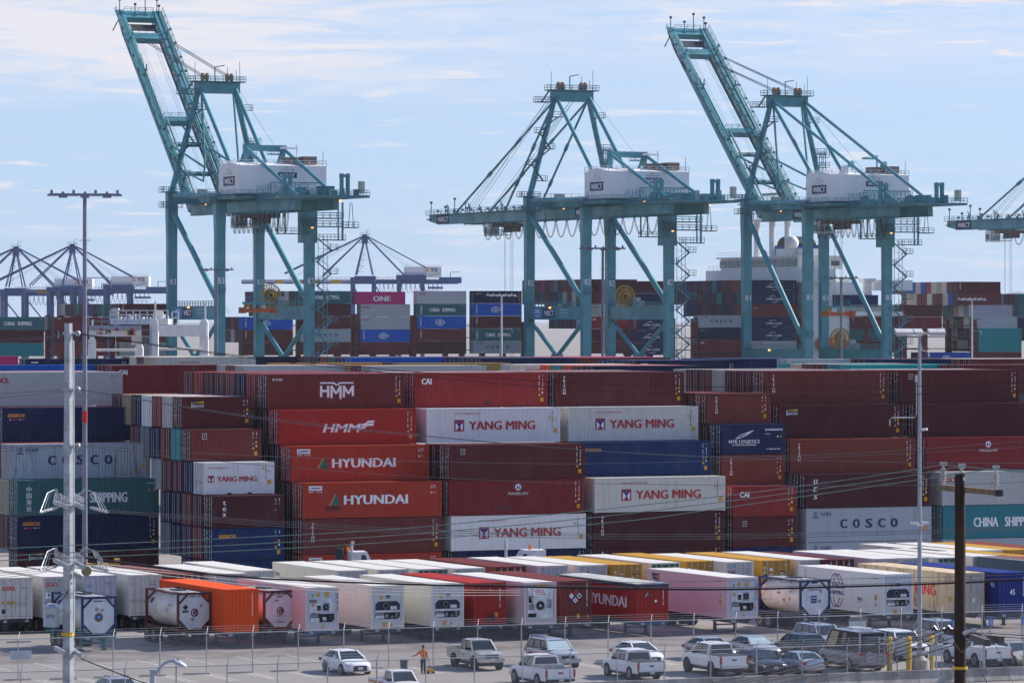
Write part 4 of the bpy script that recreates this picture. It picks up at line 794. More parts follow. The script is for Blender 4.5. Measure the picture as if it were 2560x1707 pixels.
tank(659, 1476.5, 'maroon framed tank container right of the orange box', 'maroon', 'white', [('h', 0.72, 1.65, 2.3, 0.12, 'black'), ('h', 1.0, 1.4, 2.12, 0.11, 'black'), ('c', 1.22, 1.22, 0.27, 'maroon'), ('o', 1.2, 1.22, 0.16, 0.18, 0.05, 60, 300, 'white'), ('c', 1.29, 1.19, 0.07, 'gold'), ('h', 0.92, 1.55, 0.85, 0.07, 'black'), ('h', 1.0, 1.5, 0.65, 0.05, 'grey'), ('h', 1.0, 1.4, 0.45, 0.08, 'black'), ('r', 0.8, 1.85, 1.1, 2.0, 'grey')], [], chcol='brown')
tank(2000, 1450, 'blue framed cream tank container with a navy square plate', 'blue', 'white', [('r', 0.85, 0.98, 1.35, 1.5, 'blue'), ('t', 'EXSIF', 0.9, 1.28, 0.13, 'white', 0.42), ('r', 0.88, 1.12, 1.32, 1.15, 'white'), ('h', 0.75, 1.6, 1.85, 0.1, 'navy'), ('r', 0.95, 2.35, 1.4, 2.46, 'navy'), ('r', 1.42, 0.98, 1.68, 1.22, 'grey'), ('h', 0.4, 0.8, 1.35, 0.06, 'grey'), ('h', 0.5, 0.8, 1.15, 0.06, 'grey'), ('p', [(1.55, 1.8), (1.7, 1.62), (1.8, 1.78), (1.66, 1.95)], 'grey')], [('c', 0.5, 1.7, 0.36, 'orange', 1.25), ('c', 0.46, 1.85, 0.28, 'white', 1.1), ('h', 0.2, 1.0, 0.95, 0.1, 'grey'), ('h', 4.2, 5.2, 1.85, 0.1, 'grey'), ('h', 4.2, 4.8, 1.65, 0.1, 'grey'), ('r', 4.3, 1.1, 4.5, 1.3, 'amber'), ('r', 3.4, 0.95, 3.7, 1.2, 'grey'), ('h', 2.6, 3.0, 1.5, 0.12, 'black')])
# --- second row
row2 = [(428.6, 1434.4, 'brown', 0.3, False, None, 'brown container with dark doors seen over the orange box', None),
 (536, 1433.8, 'ivory', 0.25, True, None, 'pale roofed white container behind the orange box', [('h', 0.2, 0.6, 2.3, 0.12, 'skyblue'), ('h', 0.4, 0.75, 2.0, 0.12, 'purple'), ('h', 1.7, 2.1, 2.1, 0.1, 'grey')]),
 (610, 1425.5, 'ivory', 0.25, True, None, 'pale roofed white container right of that behind the orange box', [('o', 0.9, 2.4, 0.1, 0.12, 0.03, 0, 360, 'grey')]),
 (842.8, 1425.5, 'ivory', 0.4, True, None, 'tall sided white container with a small coloured badge on its far end', None),
 (944.6, 1423, 'ivory', 0.35, True, None, 'white container with grey doors right of the small badge one', None),
 (1044, 1421.7, 'ivory', 0.35, True, (0.02, 0.10, 0.05), 'white container with a green door header behind the plain red one', None),
 (1136.7, 1420, 'ivory', 0.35, True, None, 'white container left of the brown roofed one', None),
 (1238.8, 1416, 'brown', 0.3, False, None, 'brown roofed container in the middle of the second row', None),
 (1345, 1413.5, 'pink', 0.12, True, None, 'pinkish white container right of the brown roofed one', [('r', 0.2, 1.9, 0.5, 2.2, 'navy'), ('h', 1.5, 2.1, 2.2, 0.12, 'grey'), ('h', 1.7, 2.0, 2.0, 0.12, 'grey')]),
 (1444, 1412, 'ivory', 0.3, True, None, 'cream sided white container left of first yellow one', [('c', 0.85, 2.3, 0.12, 'blue'), ('h', 1.5, 2.1, 2.2, 0.1, 'grey')]),
 (1531, 1410.8, 'yellow', 0.2, False, None, 'yellow container, leftmost of the three with open doors ends', [('r', 0.4, 1.6, 0.7, 1.85, 'black'), ('c', 0.9, 1.75, 0.1, 'white'), ('h', 1.5, 2.2, 2.1, 0.1, 'brown')]),
 (1626.5, 1406.7, 'ivory', 0.25, True, (0.02, 0.10, 0.05), 'white container with green header between two yellow ones', None),
 (1715.6, 1402.7, 'yellow', 0.2, False, None, 'yellow container, middle one of three', [('c', 0.75, 2.2, 0.12, 'white'), ('c', 0.75, 2.2, 0.06, 'navy')]),
 (1812, 1404, 'ivory', 0.2, True, None, 'white doored container with dark serif letters between yellow ones', [('t', 'tex', 0.3, 2.0, 0.32, 'maroon', 0.6, 0, 0.04), ('h', 1.5, 2.15, 2.25, 0.12, 'grey'), ('h', 1.7, 2.0, 2.02, 0.12, 'grey'), ('c', 0.75, 2.55, 0.1, 'skyblue')]),
 (1904.8, 1400.5, 'yellow', 0.2, False, None, 'yellow container, rightmost of three', [('r', 0.25, 1.6, 0.55, 1.85, 'black'), ('c', 0.8, 2.2, 0.14, 'white'), ('h', 1.5, 2.2, 2.0, 0.1, 'brown')]),
 (1997, 1398.6, 'ivory', 0.25, True, None, 'white roofed container left of the dark brown doors', None),
 (2064, 1398.6, 'maroon', 0.25, False, None, 'brown container with dark doors and bright rods behind the globe emblem box', None),
 (2181, 1395.9, 'pink', 0.1, True, None, 'pinkish sided container right of the dark brown doors', None),
 (2252, 1394, 'ivory', 0.25, True, None, 'white roofed container left of the slim mast', None),
 (2344.5, 1393, 'ivory', 0.25, True, (0.02, 0.12, 0.06), 'white roofed container with green header by the slim mast', None),
 (2431.6, 1390, 'ivory', 0.25, True, None, 'white roofed container behind the wooden pole', None),
 (2518, 1390.5, 'yellow', 0.2, False, None, 'yellow container at the right edge of second row', None)]
for px, py, c, we, sm, hd, lab, dt in row2:
    t = trailer(px, py, lab, c, we, end='door', smooth=sm, group=GROUP2, wheels_near=False, endcol=(0.46, 0.47, 0.50) if sm else None, letters=([('t', 'HMM', 0.35, 1.9, 0.3, 'navy', 0.9, 0.2, 0.05), ('h', 1.2, 1.45, 1.95, 0.12, 'red')] if 'tall sided' in lab else None))
    if dt: doortext(t, dt)
    if hd: b = MB(); b.box((-0.02, 0.1, HC - 0.34), (0.012, CW - 0.1, HC - 0.12), M('door_header_green', (0.015, 0.09, 0.05), 0.6)); b.build('door_header', t)
for i, (px, py, c, lab, sm) in enumerate([(2582, 1403, 'dgrey', 'grey green roofed container beyond the dark blue one', False), (2660, 1408, 'rust', 'pale red roofed container at the right edge', False), (2440, 1375, 'ivory', 'white roofed container far back near the wooden pole', True), (2520, 1374, 'yellow', 'yellow roofed container far back at the right edge', False), (2590, 1372, 'rust', 'pinkish brown roofed container far back at the right edge', False), (2345, 1377, 'ivory', 'white roofed container far back between the two poles', True)]):
    trailer(px, py, lab, c, 0.3, smooth=sm, group=GROUP2)

# ---------------------------------------------------------------- ground, water, hills
def M_ground():
    m, nt, b, out = _nt('asphalt_yard')
    a = _noise(nt, 0.05, 6, 0.6); g = _noise(nt, 9.0, 3, 0.7); st = _noise(nt, 0.35, 6, 0.7, (1, 0.35, 1))
    c = _mix(nt, _range(nt, a, 0.35, 0.65, 0, 1), (0.215, 0.197, 0.18), (0.265, 0.242, 0.22))
    c = _mix(nt, _range(nt, st, 0.54, 0.78, 0, 0.4), c, (0.12, 0.112, 0.11))
    c = _mix(nt, _range(nt, g, 0.3, 0.7, 0, 0.25), c, (0.40, 0.37, 0.34))
    nt.links.new(c, b.inputs['Base Color']); b.inputs['Roughness'].default_value = 0.9; b.inputs['Specular IOR Level'].default_value = 0.2
    return m
g = MB(); g.add([(-3950, -140, 0), (3950, -140, 0), (3950, 18900, 0), (-3950, 18900, 0)], [(0, 1, 2, 3)], M_ground()); struct(g.build('ground'))
lane = MB(); P4 = [gp(-60, 1662), gp(2700, 1585), gp(2700, 1552), gp(-60, 1618)]
lane.add([(p.x, p.y, 0.004) for p in P4], [(0, 1, 2, 3)], M('darker_asphalt', (0.20, 0.18, 0.172), 0.92, var=0.3, scale=0.4, spec=0.2)); struct(lane.build('asphalt_lane'))  # strip of ground in a slightly darker grey than the yard
hl = MB(); hx = [(2240, 793), (2330, 790), (2400, 784), (2455, 772), (2478, 756), (2495, 745), (2515, 740), (2532, 737), (2548, 733), (2575, 738), (2640, 729), (2720, 742), (2800, 765), (2900, 793)]
hm = M('hill_scrub', (0.20, 0.21, 0.22), 0.95); YH = 16000
tp_ = [dp(x, y - 6, YH) for x, y in hx]; n = len(tp_)
hl.add([(p.x, YH - 1500, -5) for p in tp_] + [tuple(p) for p in tp_] + [(p.x, YH + 2500, -5) for p in tp_], [(i, i + 1, n + i + 1, n + i) for i in range(n - 1)] + [(n + i, n + i + 1, 2 * n + i + 1, 2 * n + i) for i in range(n - 1)], hm); struct(hl.build('hills'))

# ---------------------------------------------------------------- the ship beyond the cranes
SHIP = (dp(1134, 800, 985).x, 985.0)
def sp(px, py, d=0.0):
    p = on_line(px, (SHIP[0] + W2.x * d, SHIP[1] + W2.y * d)); return Vector((p.x, p.y, CAMH - (py - HZ) * p.y / FPX))
ship = thing('container_ship', 'large container ship with a white bridge block moored behind the cranes', 'ship', (SHIP[0], SHIP[1], 0), TH)
hull = MB(); HP = [(-140, 0), (-150, 4), (-150, 44), (-130, 48), (300, 48), (300, 0)]
hull.prism(HP, lambda x, y: (x, y - 1.2, 0.0), lambda x, y: (x, y - 1.2, 11.4), M('hull_navy', (0.012, 0.02, 0.05), 0.5)); hull.build('hull', ship)
RED = M('lashing_red', (0.13, 0.014, 0.014), 0.6)
def ship_t(px, d=0.0):
    p = on_line(px, (SHIP[0] + W2.x * d, SHIP[1] + W2.y * d)); return (Vector((p.x - SHIP[0], p.y - SHIP[1]))).dot(U2)
for px, w, top in ((283, 1.1, 22.5), (892, 1.0, 22.8), (1034, 1.4, 22.5), (1312, 1.2, 21), (1738, 1.5, 21.8), (2003, 1.2, 22.2), (2165, 1.2, 22.6), (2262, 1.2, 24), (2310, 1.6, 21.5), (2436, 1.4, 21.5)):
    t0 = ship_t(px); lb = MB()
    for y in (0.0, 12, 24, 36, 46): lb.box((t0 - w / 2, y, 11.4), (t0 + w / 2, y + 1.0, top), RED)
    for z in (14.2, 17.1, 20.0): lb.box((t0 - w / 2 - 0.3, -0.3, z), (t0 + w / 2 + 0.3, 47, z + 0.18), RED)
    for z in (12.5, 15.2, 18.1): lb.box((t0 - 0.22, -0.02, z), (t0 + 0.22, 0.0, z + 1.1), M('lashing_dark', (0.035, 0.008, 0.01), 0.7))
    lb.build('lashing_bridge', ship)
WHT = M('ship_white', (0.70, 0.70, 0.70), 0.5, var=0.08); DGL = M_glass('bridge_glass', (0.015, 0.02, 0.025)); SBL = M('funnel_blue', (0.005, 0.05, 0.30), 0.5)
t0 = ship_t(2010); SZ = lambda py, px=2000: sp(px, py).z
s = MB()
s.box((t0, 0.5, 11), (t0 + 15, 47, 30.5), WHT); s.box((t0 - 1.2, -1.0, 30.3), (t0 + 8, 49.5, 33.6), WHT); s.box((t0 + 0.2, 3, 33.6), (t0 + 12, 44, 36.4), WHT); s.box((t0 - 0.6, 2.0, 36.4), (t0 + 12.5, 45, 36.8), WHT)
s.box((t0 + 15, 4, 11), (t0 + 22, 30, 26), WHT); s.box((t0 + 3, 6, 36.8), (t0 + 10, 20, 38.6), WHT); s.build('superstructure', ship)
gl = MB(); y = 4.0
while y < 43: gl.box((t0 + 0.12, y, 34.2), (t0 + 0.24, y + 1.7, 36.0), DGL); y += 2.15
for z in (28.0, 25.0, 22.0):
    for y in (3, 6, 9, 12): gl.box((t0 - 0.08, y, z), (t0 + 0.05, y + 0.9, z + 1.1), DGL)
for x in (2.0, 5.5, 9.0): gl.box((t0 + x, 2.9, 34.4), (t0 + x + 2.2, 3.04, 35.6), DGL)
gl.build('window', ship)
ms = MB(); mz = 36.8
for x, y in ((3, 14), (3, 22), (3, 30)): ms.tube((t0 + x, y, mz), (t0 + x, y, mz + 8.6), 0.75, WHT, 10)
ms.box((t0 + 0.5, 12, mz + 8.6), (t0 + 5.5, 34, mz + 9.1), WHT); ms.tube((t0 + 3, 21, mz + 9), (t0 + 3, 21, mz + 15), 0.5, WHT, 8, 0.25); ms.beam((t0 + 3, 13, mz + 15.2), (t0 + 3, 27.5, mz + 15.2), 0.4, 0.6, M('radar_grey', (0.3, 0.3, 0.32), 0.5))
for y, h in ((12.4, 5), (15, 3), (18, 4), (26, 3.2), (28, 6), (33, 4.4), (33.6, 6.5)): ms.tube((t0 + 1, y, mz + 9), (t0 + 1, y, mz + 9 + h), 0.11, M('mast_dark', (0.08, 0.08, 0.1), 0.6), 5)
ms.beam((t0 + 1, 24, mz + 13), (t0 + 1, 36, mz + 13), 0.3, 0.3, M('mast_dark', (0.08, 0.08, 0.1), 0.6)); ms.beam((t0 + 1, 26, mz + 11.4), (t0 + 1, 31, mz + 12), 0.4, 0.4, M('mast_dark', (0.08, 0.08, 0.1), 0.6))
ms.build('mast', ship)
dm_ = MB(); dm_.loft([[(t0 + 2 + 1.7 * math.cos(a) * math.cos(k * math.pi / 12), 10 + 1.7 * math.cos(a) * math.sin(k * math.pi / 12), mz + 3.2 + 1.7 * math.sin(a)) for k in range(24)] for a in [R(-80 + i * 20) for i in range(9)]], WHT); dm_.tube((t0 + 2, 10, mz), (t0 + 2, 10, mz + 1.7), 0.5, WHT); dm_.build('satellite_dome', ship, smooth=True)
fn = MB(); fn.box((t0 + 6, 14, 30), (t0 + 14, 27, 39.3), SBL); fn.box((t0 + 5.9, 13.9, 39.3), (t0 + 14.1, 27.1, 39.6), DARKST)
fn.loft([[(t0 + 7 + 6 * u, 27 - 4.5 * (1 - math.cos(a)), 39.6 + 2.2 * math.sin(a)) for u in (0, 1)] + [(t0 + 7 + 6 * u, 27 - 4.5 * (1 - math.cos(a)), 39.5) for u in (1, 0)] for a in [R(i * 9) for i in range(1, 20)]], DARKST); fn.build('funnel', ship)
lettering(ship, [('t', 'COSCO', 1.5, 36.6, 0.9, 'white', 4.5), ('o', 4.0, 37.6, 1.2, 0.9, 0.18, 10, 170, 'white')], lambda u, v, e: (t0 + 5.98 - e, 24 - u, v))
rl = MB()
for z, x0, y0, y1, st in ((33.6, -1.1, -0.9, 49, 2.2), (36.8, -0.5, 2.1, 45, 2.0), (mz + 9.1, 0.6, 12, 34, 2)):
    y = y0
    while y < y1: rl.beam((t0 + x0, y, z), (t0 + x0, y, z + 1.1), 0.07, 0.07, WHT); y += st
    for h in (0.55, 1.1): rl.beam((t0 + x0, y0, z + h), (t0 + x0, y1, z + h), 0.06, 0.06, WHT)
rl.build('railing', ship)
wb = MB(); t1 = ship_t(2110)
wb.box((t1, 2, 11), (t1 + 13, 12, 22.6), WHT); wb.box((t1 - 3, -0.5, 22.4), (t1 + 16, 12, 23.4), WHT)
for x in (1.0, 8.0): wb.tube((t1 + x, 3, 23.4), (t1 + x, 3, 31.0), 1.1, WHT, 12); wb.box((t1 + x - 1.6, 1.5, 30.5), (t1 + x + 1.6, 4.5, 31.4), WHT)
wb.box((t1 + 10, 2, 28.5), (t1 + 20, 8, 31), WHT); wb.build('cargo_gear_house', ship)
lb = MB(); t2 = ship_t(2078); lb.loft([[(t2 + x, -0.3 + w * math.cos(a), 15.6 + 1.7 * k * math.sin(a)) for a in [i * math.pi / 6 for i in range(12)]] for x, w, k in ((-4.2, 0.3, 0.5), (-3.4, 1.2, 0.9), (0, 1.5, 1), (3.4, 1.2, 0.9), (4.2, 0.4, 0.5))], M('lifeboat_orange', (0.62, 0.09, 0.02), 0.45)); lb.build('lifeboat', ship, smooth=True)

SHIPN = {}
def scont(px, ytop, tier, color, letters=None, d=0.0, where='', L=L40, ref=None):
    """one container on the ship: tier 0 is the top one of its bay"""
    p = on_line(px, (SHIP[0] + W2.x * d, SHIP[1] + W2.y * d)); z = CAMH - (ytop - HZ) * (ref or p.y) / FPX - HC * (tier + 1)
    t = link('ship_container', cmesh('whole', L, HC), None, rgba(jit(color, _rr), _rr.uniform(0.1, 0.3))); t.location = (p.x, p.y, z); t.rotation_euler = (0, 0, TH)
    if letters: lettering(t, letters, lambda u, v, e: (u, 0.012 - e, v))
    return t
TN = ['top', 'second', 'third', 'fourth', 'fifth', 'sixth', 'seventh']
def bay(px, ytop, where, tiers, ends=()):
    p = on_line(px, SHIP)
    for k, e in enumerate(tiers):
        c, le = e if isinstance(e, tuple) and not isinstance(e[0], float) else (e, None)
        t = scont(px, ytop, k, c, le)
        tag(t, f"{WORD[c]} container, {TN[k]} of the ship stack {where}", 'container', 'containers stacked on the ship')
    for k, cols in enumerate(ends):
        for i, c in enumerate(cols):
            if not c: continue
            q = Vector((p.x, p.y)) + W2 * 2.56 * (i + 1); z = CAMH - (ytop - HZ) * p.y / FPX - HC * (k + 1)
            t = link('ship_container', cmesh('whole', L40, HC), None, rgba(jit(c, _rr), 0.15)); t.location = (q.x, q.y, z); t.rotation_euler = (0, 0, TH)
            tag(t, f"{WORD[c]} end, {ORD[i]} from right, {TN[k]} ship tier {where}", 'container', 'container ends on the ship')
CS, CO, OO = chinaship(HC, True), cosco(), oocl(0.4)
COB = [('o', 5.2, 1.45, 0.7, 0.7, 0.12, 0, 360, 'white'), ('o', 5.9, 1.45, 0.7, 0.7, 0.12, 0, 360, 'white'), ('t', 'COSCO', 4.4, 1.2, 0.5, 'white', 2.6), ('v', '\u4e2d\u8fdc\u6d77\u8fd0', 0.6, 2.5, 0.34, 0.5, 'white', 0.4)]
TX = [('v', 'TEX', 0.7, 2.6, 0.5, 0.55, 'white', 0.35)]
bay(-23, 792, 'at the far left', [('teal', CS), 'maroon', 'bteal'])
bay(137, 792, 'behind the steel pole', [('brown', plaincode()), ('maroon', TX), 'brown'], [['dteal', 'beige', 'navy']])
bay(299, 759, 'behind the white gantry', [('maroon', TX), 'maroon', 'brown', ('grey', OO), 'brown'], [['maroon', 'teal', 'dteal', 'green', 'teal', 'blue', 'brown', 'bblue', 'brown', 'maroon', 'green', 'brown', 'navy', 'maroon', 'oldwhite', 'beige']])
bay(606, 792, 'between the legs of the left crane', [('bblue', COB), ('brown', TX), 'maroon'], [['navy', 'red', 'blue', 'navy'], ['brown', 'oldwhite', 'brown', 'maroon']])
bay(752, 727, 'right of the left crane', [('teal', CS), 'maroon', 'brown', ('cosgrey', CO), 'brown'], [['dteal', 'maroon', 'oldwhite', 'brown', 'maroon', 'grey', 'brown', 'navy', 'maroon', 'brown', 'maroon', 'blue', 'brown'], ['maroon', 'brown', 'navy', 'brown', 'grey', 'maroon', 'navy', 'brown', 'maroon', 'blue', 'oldwhite', 'maroon']])
bay(890, 729, 'right of the cable reel, front top', [('magenta', [('t', 'ONE', 4.2, 0.75, 1.2, 'white', 4.4, 0, 0.08)])])
bay(902, 760, 'below the magenta one', [('grey', OO), ('grey', OO), ('bblue', COB), 'brown'])
bay(1044, 727, 'below the far blue crane', [('grey', OO), ('teal', CS), ('bblue', COB), ('brown', TX), 'maroon'])
bay(1184, 727, 'left of the middle crane', [('navy', seaco(L40, HC, True)), ('bblue', COB), ('maroon', TX), ('teal', CS), ('cosgrey', CO)])
bay(1475, 698, 'between the legs of the middle crane', ['maroon', 'brown', ('grey', OO), ('red', cai()), 'maroon', 'brown'], [['maroon', 'brown', 'magenta', 'maroon', 'brown', 'maroon', 'dgrey', 'brown', 'maroon', 'magenta', 'brown', 'rust', 'teal', 'brown'], ['teal', 'brown', 'oldwhite', 'brown', 'grey', 'teal', 'blue', 'navy', 'brown', 'teal', 'maroon', 'navy', 'brown', 'brown'], ['brown', 'navy', 'oldwhite', 'brown', 'maroon', 'grey', 'navy', 'brown', 'brown'], ['maroon', 'grey', 'maroon', 'navy', 'brown', 'maroon', 'teal', 'brown']])
bay(1569, 702.5, 'behind the right leg of the middle crane', ['maroon', 'navy', 'maroon', ('cmanavy', cma()), ('cmanavy', cma()), ('cmanavy', cma())])
bay(1746, 788, 'left of the right crane', [('cosgrey', CO), ('navy', seaco(L40, HC, True)), ('carmine', cai()), 'maroon'])
bay(1877, 700, 'below the ship bridge', [('cmanavy', cma()), ('cmanavy', cma()), ('brown', [('h', 0.9, 1.8, 1.9, 0.2, 'white')]), ('cmanavy', cma()), ('cmanavy', cma()), ('grey', oocl(1.4)), 'maroon'],
    [['blue', 'rust', 'red', 'maroon', 'brown', 'navy', 'bteal', 'blue', 'brown', 'navy', 'maroon', 'navy', 'blue', 'brown', 'navy', 'brown', 'blue'], ['navy', 'dteal', 'navy', 'brown', 'navy', 'bteal', 'brown', 'navy', 'navy', 'brown', 'navy', 'blue', 'rust', 'navy', 'brown'], ['navy', 'rust', 'brown', 'navy', 'blue', 'brown', 'navy', 'maroon', 'brown', 'navy', 'navy', 'blue', 'navy']])
bay(2084, 737, 'right of the white bridge block', ['blue'])
bay(2126, 762, 'behind the right crane stairs', [('grey', plaincode('grey')), 'maroon', 'teal', 'maroon'])
bay(2245, 762, 'right of the right crane', ['maroon', 'carmine'])
bay(2393, 704, 'at the far right', [('maroon', TX)], [['brown', 'oldwhite', 'beige', 'oldwhite', 'red', 'bblue', 'oldwhite', 'bblue', 'bblue', 'maroon', 'brown', 'bblue', 'maroon']])
bay(2396, 733, 'at the far right, one tier down', ['brown'], [['bblue', 'oldwhite', 'brown', 'maroon', 'oldwhite', 'maroon', 'brown', 'oldwhite', 'beige', 'red']])
bay(2422, 762, 'far right with red letters', [('cosgrey', oocl(0.5))], [['oldwhite', 'beige', 'teal', 'teal', 'beige', 'dgrey']])
bay(2435, 791, 'far right with red letters below', [('cosgrey', oocl(0.5))], [['oldwhite', 'brown', 'teal', 'beige', 'dgrey']])
bay(2446, 820, 'at the far right low down', [('bteal', [('n', 0.6, 0.7, 2.2, 'white')]), ('bteal', [('n', 0.6, 0.7, 2.2, 'white')]), 'brown'], [['navy', 'brown', 'blue', 'beige'], ['brown', 'oldwhite', 'grey', 'brown']])
bay(2562, 734, 'cut by the right edge', [], [['teal', 'brown', 'purple', 'grey'], ['teal', 'grey', 'navy', 'cosgrey'], ['navy', 'maroon', 'blue', 'brown'], ['maroon', 'grey', 'brown']])
bay(2316, 881, 'low behind the slim mast', [('bblue', COB)], [['navy', 'blue']])

# ---------------------------------------------------------------- ship to shore cranes
TEAL = M('crane_teal', (0.06, 0.24, 0.285), 0.45, var=0.16, scale=0.25)
TEALD = M('crane_teal_dark', (0.036, 0.155, 0.185), 0.55, var=0.2, scale=0.6)
HOUSE = M('house_white', (0.72, 0.71, 0.72), 0.45, var=0.05, scale=0.4); CRUST = M('crane_rust', (0.17, 0.12, 0.09), 0.7); ROPE = M('wire_rope', (0.10, 0.10, 0.11), 0.6); GRAT = M('boom_rack', (0.42, 0.42, 0.36), 0.6)
def rail(mb, pts, h=1.1, step=1.7, m=None, w=0.09):
    m = m or TEAL
    for a, b in zip(pts, pts[1:]):
        a, b = Vector(a), Vector(b); n = max(1, round((b - a).length / step))
        for i in range(n + 1):
            p = a.lerp(b, i / n); mb.beam(p, p + Vector((0, 0, h)), w, w, m)
        for k in (0.5, 1.0): mb.beam(a + Vector((0, 0, h * k)), b + Vector((0, 0, h * k)), w, w, m)
def deck(mb, x0, y0, x1, y1, z, m=None, r=True, t=0.22):
    mb.box((x0, y0, z - t), (x1, y1, z), m or TEALD)
    if r: rail(mb, [(x0, y0, z), (x1, y0, z), (x1, y1, z), (x0, y1, z), (x0, y0, z)])
G_, S_ = 30.5, 20.7
def crane(num, loc, raised, portal_z, trap, cab_t, spread_z, label):
    t = thing('ship_to_shore_crane', label, 'crane', (loc[0], loc[1], 0), TH, 'blue green cranes along the quay'); gy, sx = G_ / 2, S_ / 2
    for x, y, zt in ((-sx, gy, 50), (-sx, -gy, 48.4), (sx, gy, 50), (sx, -gy, 48.4)):
        l = MB(); k = 1.25
        l.loft([[(x + a * w, y + b * d, z) for a, b in ((-1, -1), (1, -1), (1, 1), (-1, 1))] for z, w, d in ((0.6, 1.0, 0.75), (40, 1.05, 0.8), (44.5, 1.35 if x > 0 else 1.15, 0.95), (zt, 1.35 if x > 0 else 1.15, 0.95))], TEAL)
        for yy in (-0.4, 0.4): l.box((x - 0.14, y + yy - 0.05, 2), (x - 0.08 + 0.0, y + yy, 42), TEAL)
        for z in (14, 24, 33, 42): l.box((x - w0(z), y - 0.86, z), (x + w0(z), y + 0.86, z + 0.10), TEAL)
        lo = l.build('leg', t)
        if y < 0 or True: lettering(lo, [('t', str(num), -0.75, 0.0, 1.35, 'white', 1.5, 0, 0.0)], lambda u, v, e, x=x, y=y, z=(29.3 if portal_z > 20 else 26): (x + u, y - 0.84 - e - (0.02), z + v), 'leg_number')
    for x in (-sx, sx):
        b = MB(); b.box((x - 0.72, -gy, portal_z - 1.5), (x + 0.72, gy, portal_z + 1.5), TEAL)
        for z in (portal_z - 1.5, portal_z + 1.42): b.box((x - 0.82, -gy + 0.9, z), (x + 0.82, gy - 0.9, z + 0.08), TEAL)
        rail(b, [(x - 0.7, -gy, portal_z + 1.5), (x - 0.7, gy, portal_z + 1.5)]); rail(b, [(x + 0.7, -gy, portal_z + 1.5), (x + 0.7, gy, portal_z + 1.5)]); b.build('portal_beam', t)
        d = MB(); d.tube((x, gy - 0.6, 45.6), (x, -gy + 0.6, portal_z + 2.0), 0.62, TEAL, 14); d.beam((x - 0.0, -gy + 1.2, portal_z + 1.2), (x, -gy + 0.2, portal_z + 5.2), 0.3, 1.6, TEAL); d.build('diagonal_brace', t, smooth=True)
        if portal_z > 20:
            v = MB(); zz = 13.4
            v.tube((x, gy - 0.5, portal_z - 1.6), (x, 0.4, zz), 0.5, TEAL, 12); v.tube((x, -gy + 0.5, portal_z - 1.6), (x, -0.4, zz), 0.5, TEAL, 12); v.box((x - 0.5, -2.2, zz - 1.4), (x + 0.5, 2.2, zz + 0.3), TEAL); v.build('vee_brace', t, smooth=True)
            lw = MB(); lw.box((x - 0.6, -gy, zz - 2.3), (x + 0.6, gy, zz - 0.5), TEAL); lw.build('lower_tie_beam', t)
        tb = MB(); tb.tube((x, gy, 49.0), (x, -gy, 48.3), 0.6, TEAL, 12); tb.build('top_tie_tube', t, smooth=True)
        sl = MB(); sl.box((x - 0.9, -gy - 2, 0.7), (x + 0.9, -gy + 2, 2.2), TEAL); sl.box((x - 0.9, gy - 2, 0.7), (x + 0.9, gy + 2, 2.2), TEAL)
        for yy in (-gy, gy):
            for dx in (-3, -1, 1, 3): sl.disc((x + dx, yy, 0.35), (0, 1, 0), 0.35, 0.3, DARKST, 12)
            sl.box((x - 4, yy - 0.5, 0.4), (x + 4, yy + 0.5, 1.0), TEAL)
        sl.build('bogie', t)
    for y, z0, z1 in ((gy, 47.2, 49.4), (-gy, 46.9, 48.6)):
        b = MB(); b.box((-sx + 1.2, y - 0.7, z0), (sx - 1.2, y + 0.7, z1), TEAL); rail(b, [(-sx, y - 0.7, z1), (sx, y - 0.7, z1)]); b.build('cross_beam', t)
    # girders and boom
    for x in (-4.3, 4.3):
        b = MB(); b.box((x - 0.62, -46, 44.7), (x + 0.62, 18, 47.2), TEAL); b.box((x - 0.75, -46, 44.62), (x + 0.75, 18, 44.7), TEALD); xo = x + (-1.7 if x < 0 else 1.7); b.box((min(x, xo), -46, 47.05), (max(x, xo), 17, 47.2), TEALD); rail(b, [(xo, -46, 47.2), (xo, 17, 47.2)], step=2.2); b.build('girder', t)
    th = R(43.2) if raised else 0.0
    hy, hz = 18.0, 46.0; LB = 68.5
    def BP(x, l, h): return (x, hy + l * math.cos(th) - h * math.sin(th), hz + l * math.sin(th) + h * math.cos(th))
    up = (0, -math.sin(th), math.cos(th))
    def bbox(mb, x0, x1, l0, l1, h0, h1, m, tap=0.0):
        mb.add([BP(x0, l0, h0), BP(x1, l0, h0), BP(x1, l1, h0 + tap), BP(x0, l1, h0 + tap), BP(x0, l0, h1), BP(x1, l0, h1), BP(x1, l1, h1), BP(x0, l1, h1)], [(0, 3, 2, 1), (4, 5, 6, 7), (0, 1, 5, 4), (1, 2, 6, 5), (2, 3, 7, 6), (3, 0, 4, 7)], m)
    def brail(mb, x, l0, l1, h, step=2.4):
        n = round((l1 - l0) / step)
        for i in range(n + 1): l = l0 + (l1 - l0) * i / n; mb.beam(BP(x, l, h), BP(x, l, h + 1.1), 0.09, 0.09, TEAL)
        for k in (0.55, 1.1): mb.beam(BP(x, l0, h + k), BP(x, l1, h + k), 0.09, 0.09, TEAL)
    for x in (-4.3, 4.3):
        b = MB(); bbox(b, x - 0.62, x + 0.62, 0.5, LB - 6, -1.3, 1.2, TEAL); bbox(b, x - 0.62, x + 0.62, LB - 6, LB, -1.3, 1.2, TEAL, 0.9)
        xi = x + (0.64 if x < 0 else -0.64); s2 = 1 if x < 0 else -1
        for l in range(4, 64, 2):
            if l % 6: bbox(b, min(xi, xi + 0.5 * s2), max(xi, xi + 0.5 * s2), l, l + 1.5, 0.2, 0.75, GRAT)
        bbox(b, min(xi, xi + 0.25 * s2), max(xi, xi + 0.25 * s2), 1, LB - 2, -1.2, -0.9, TEALD)
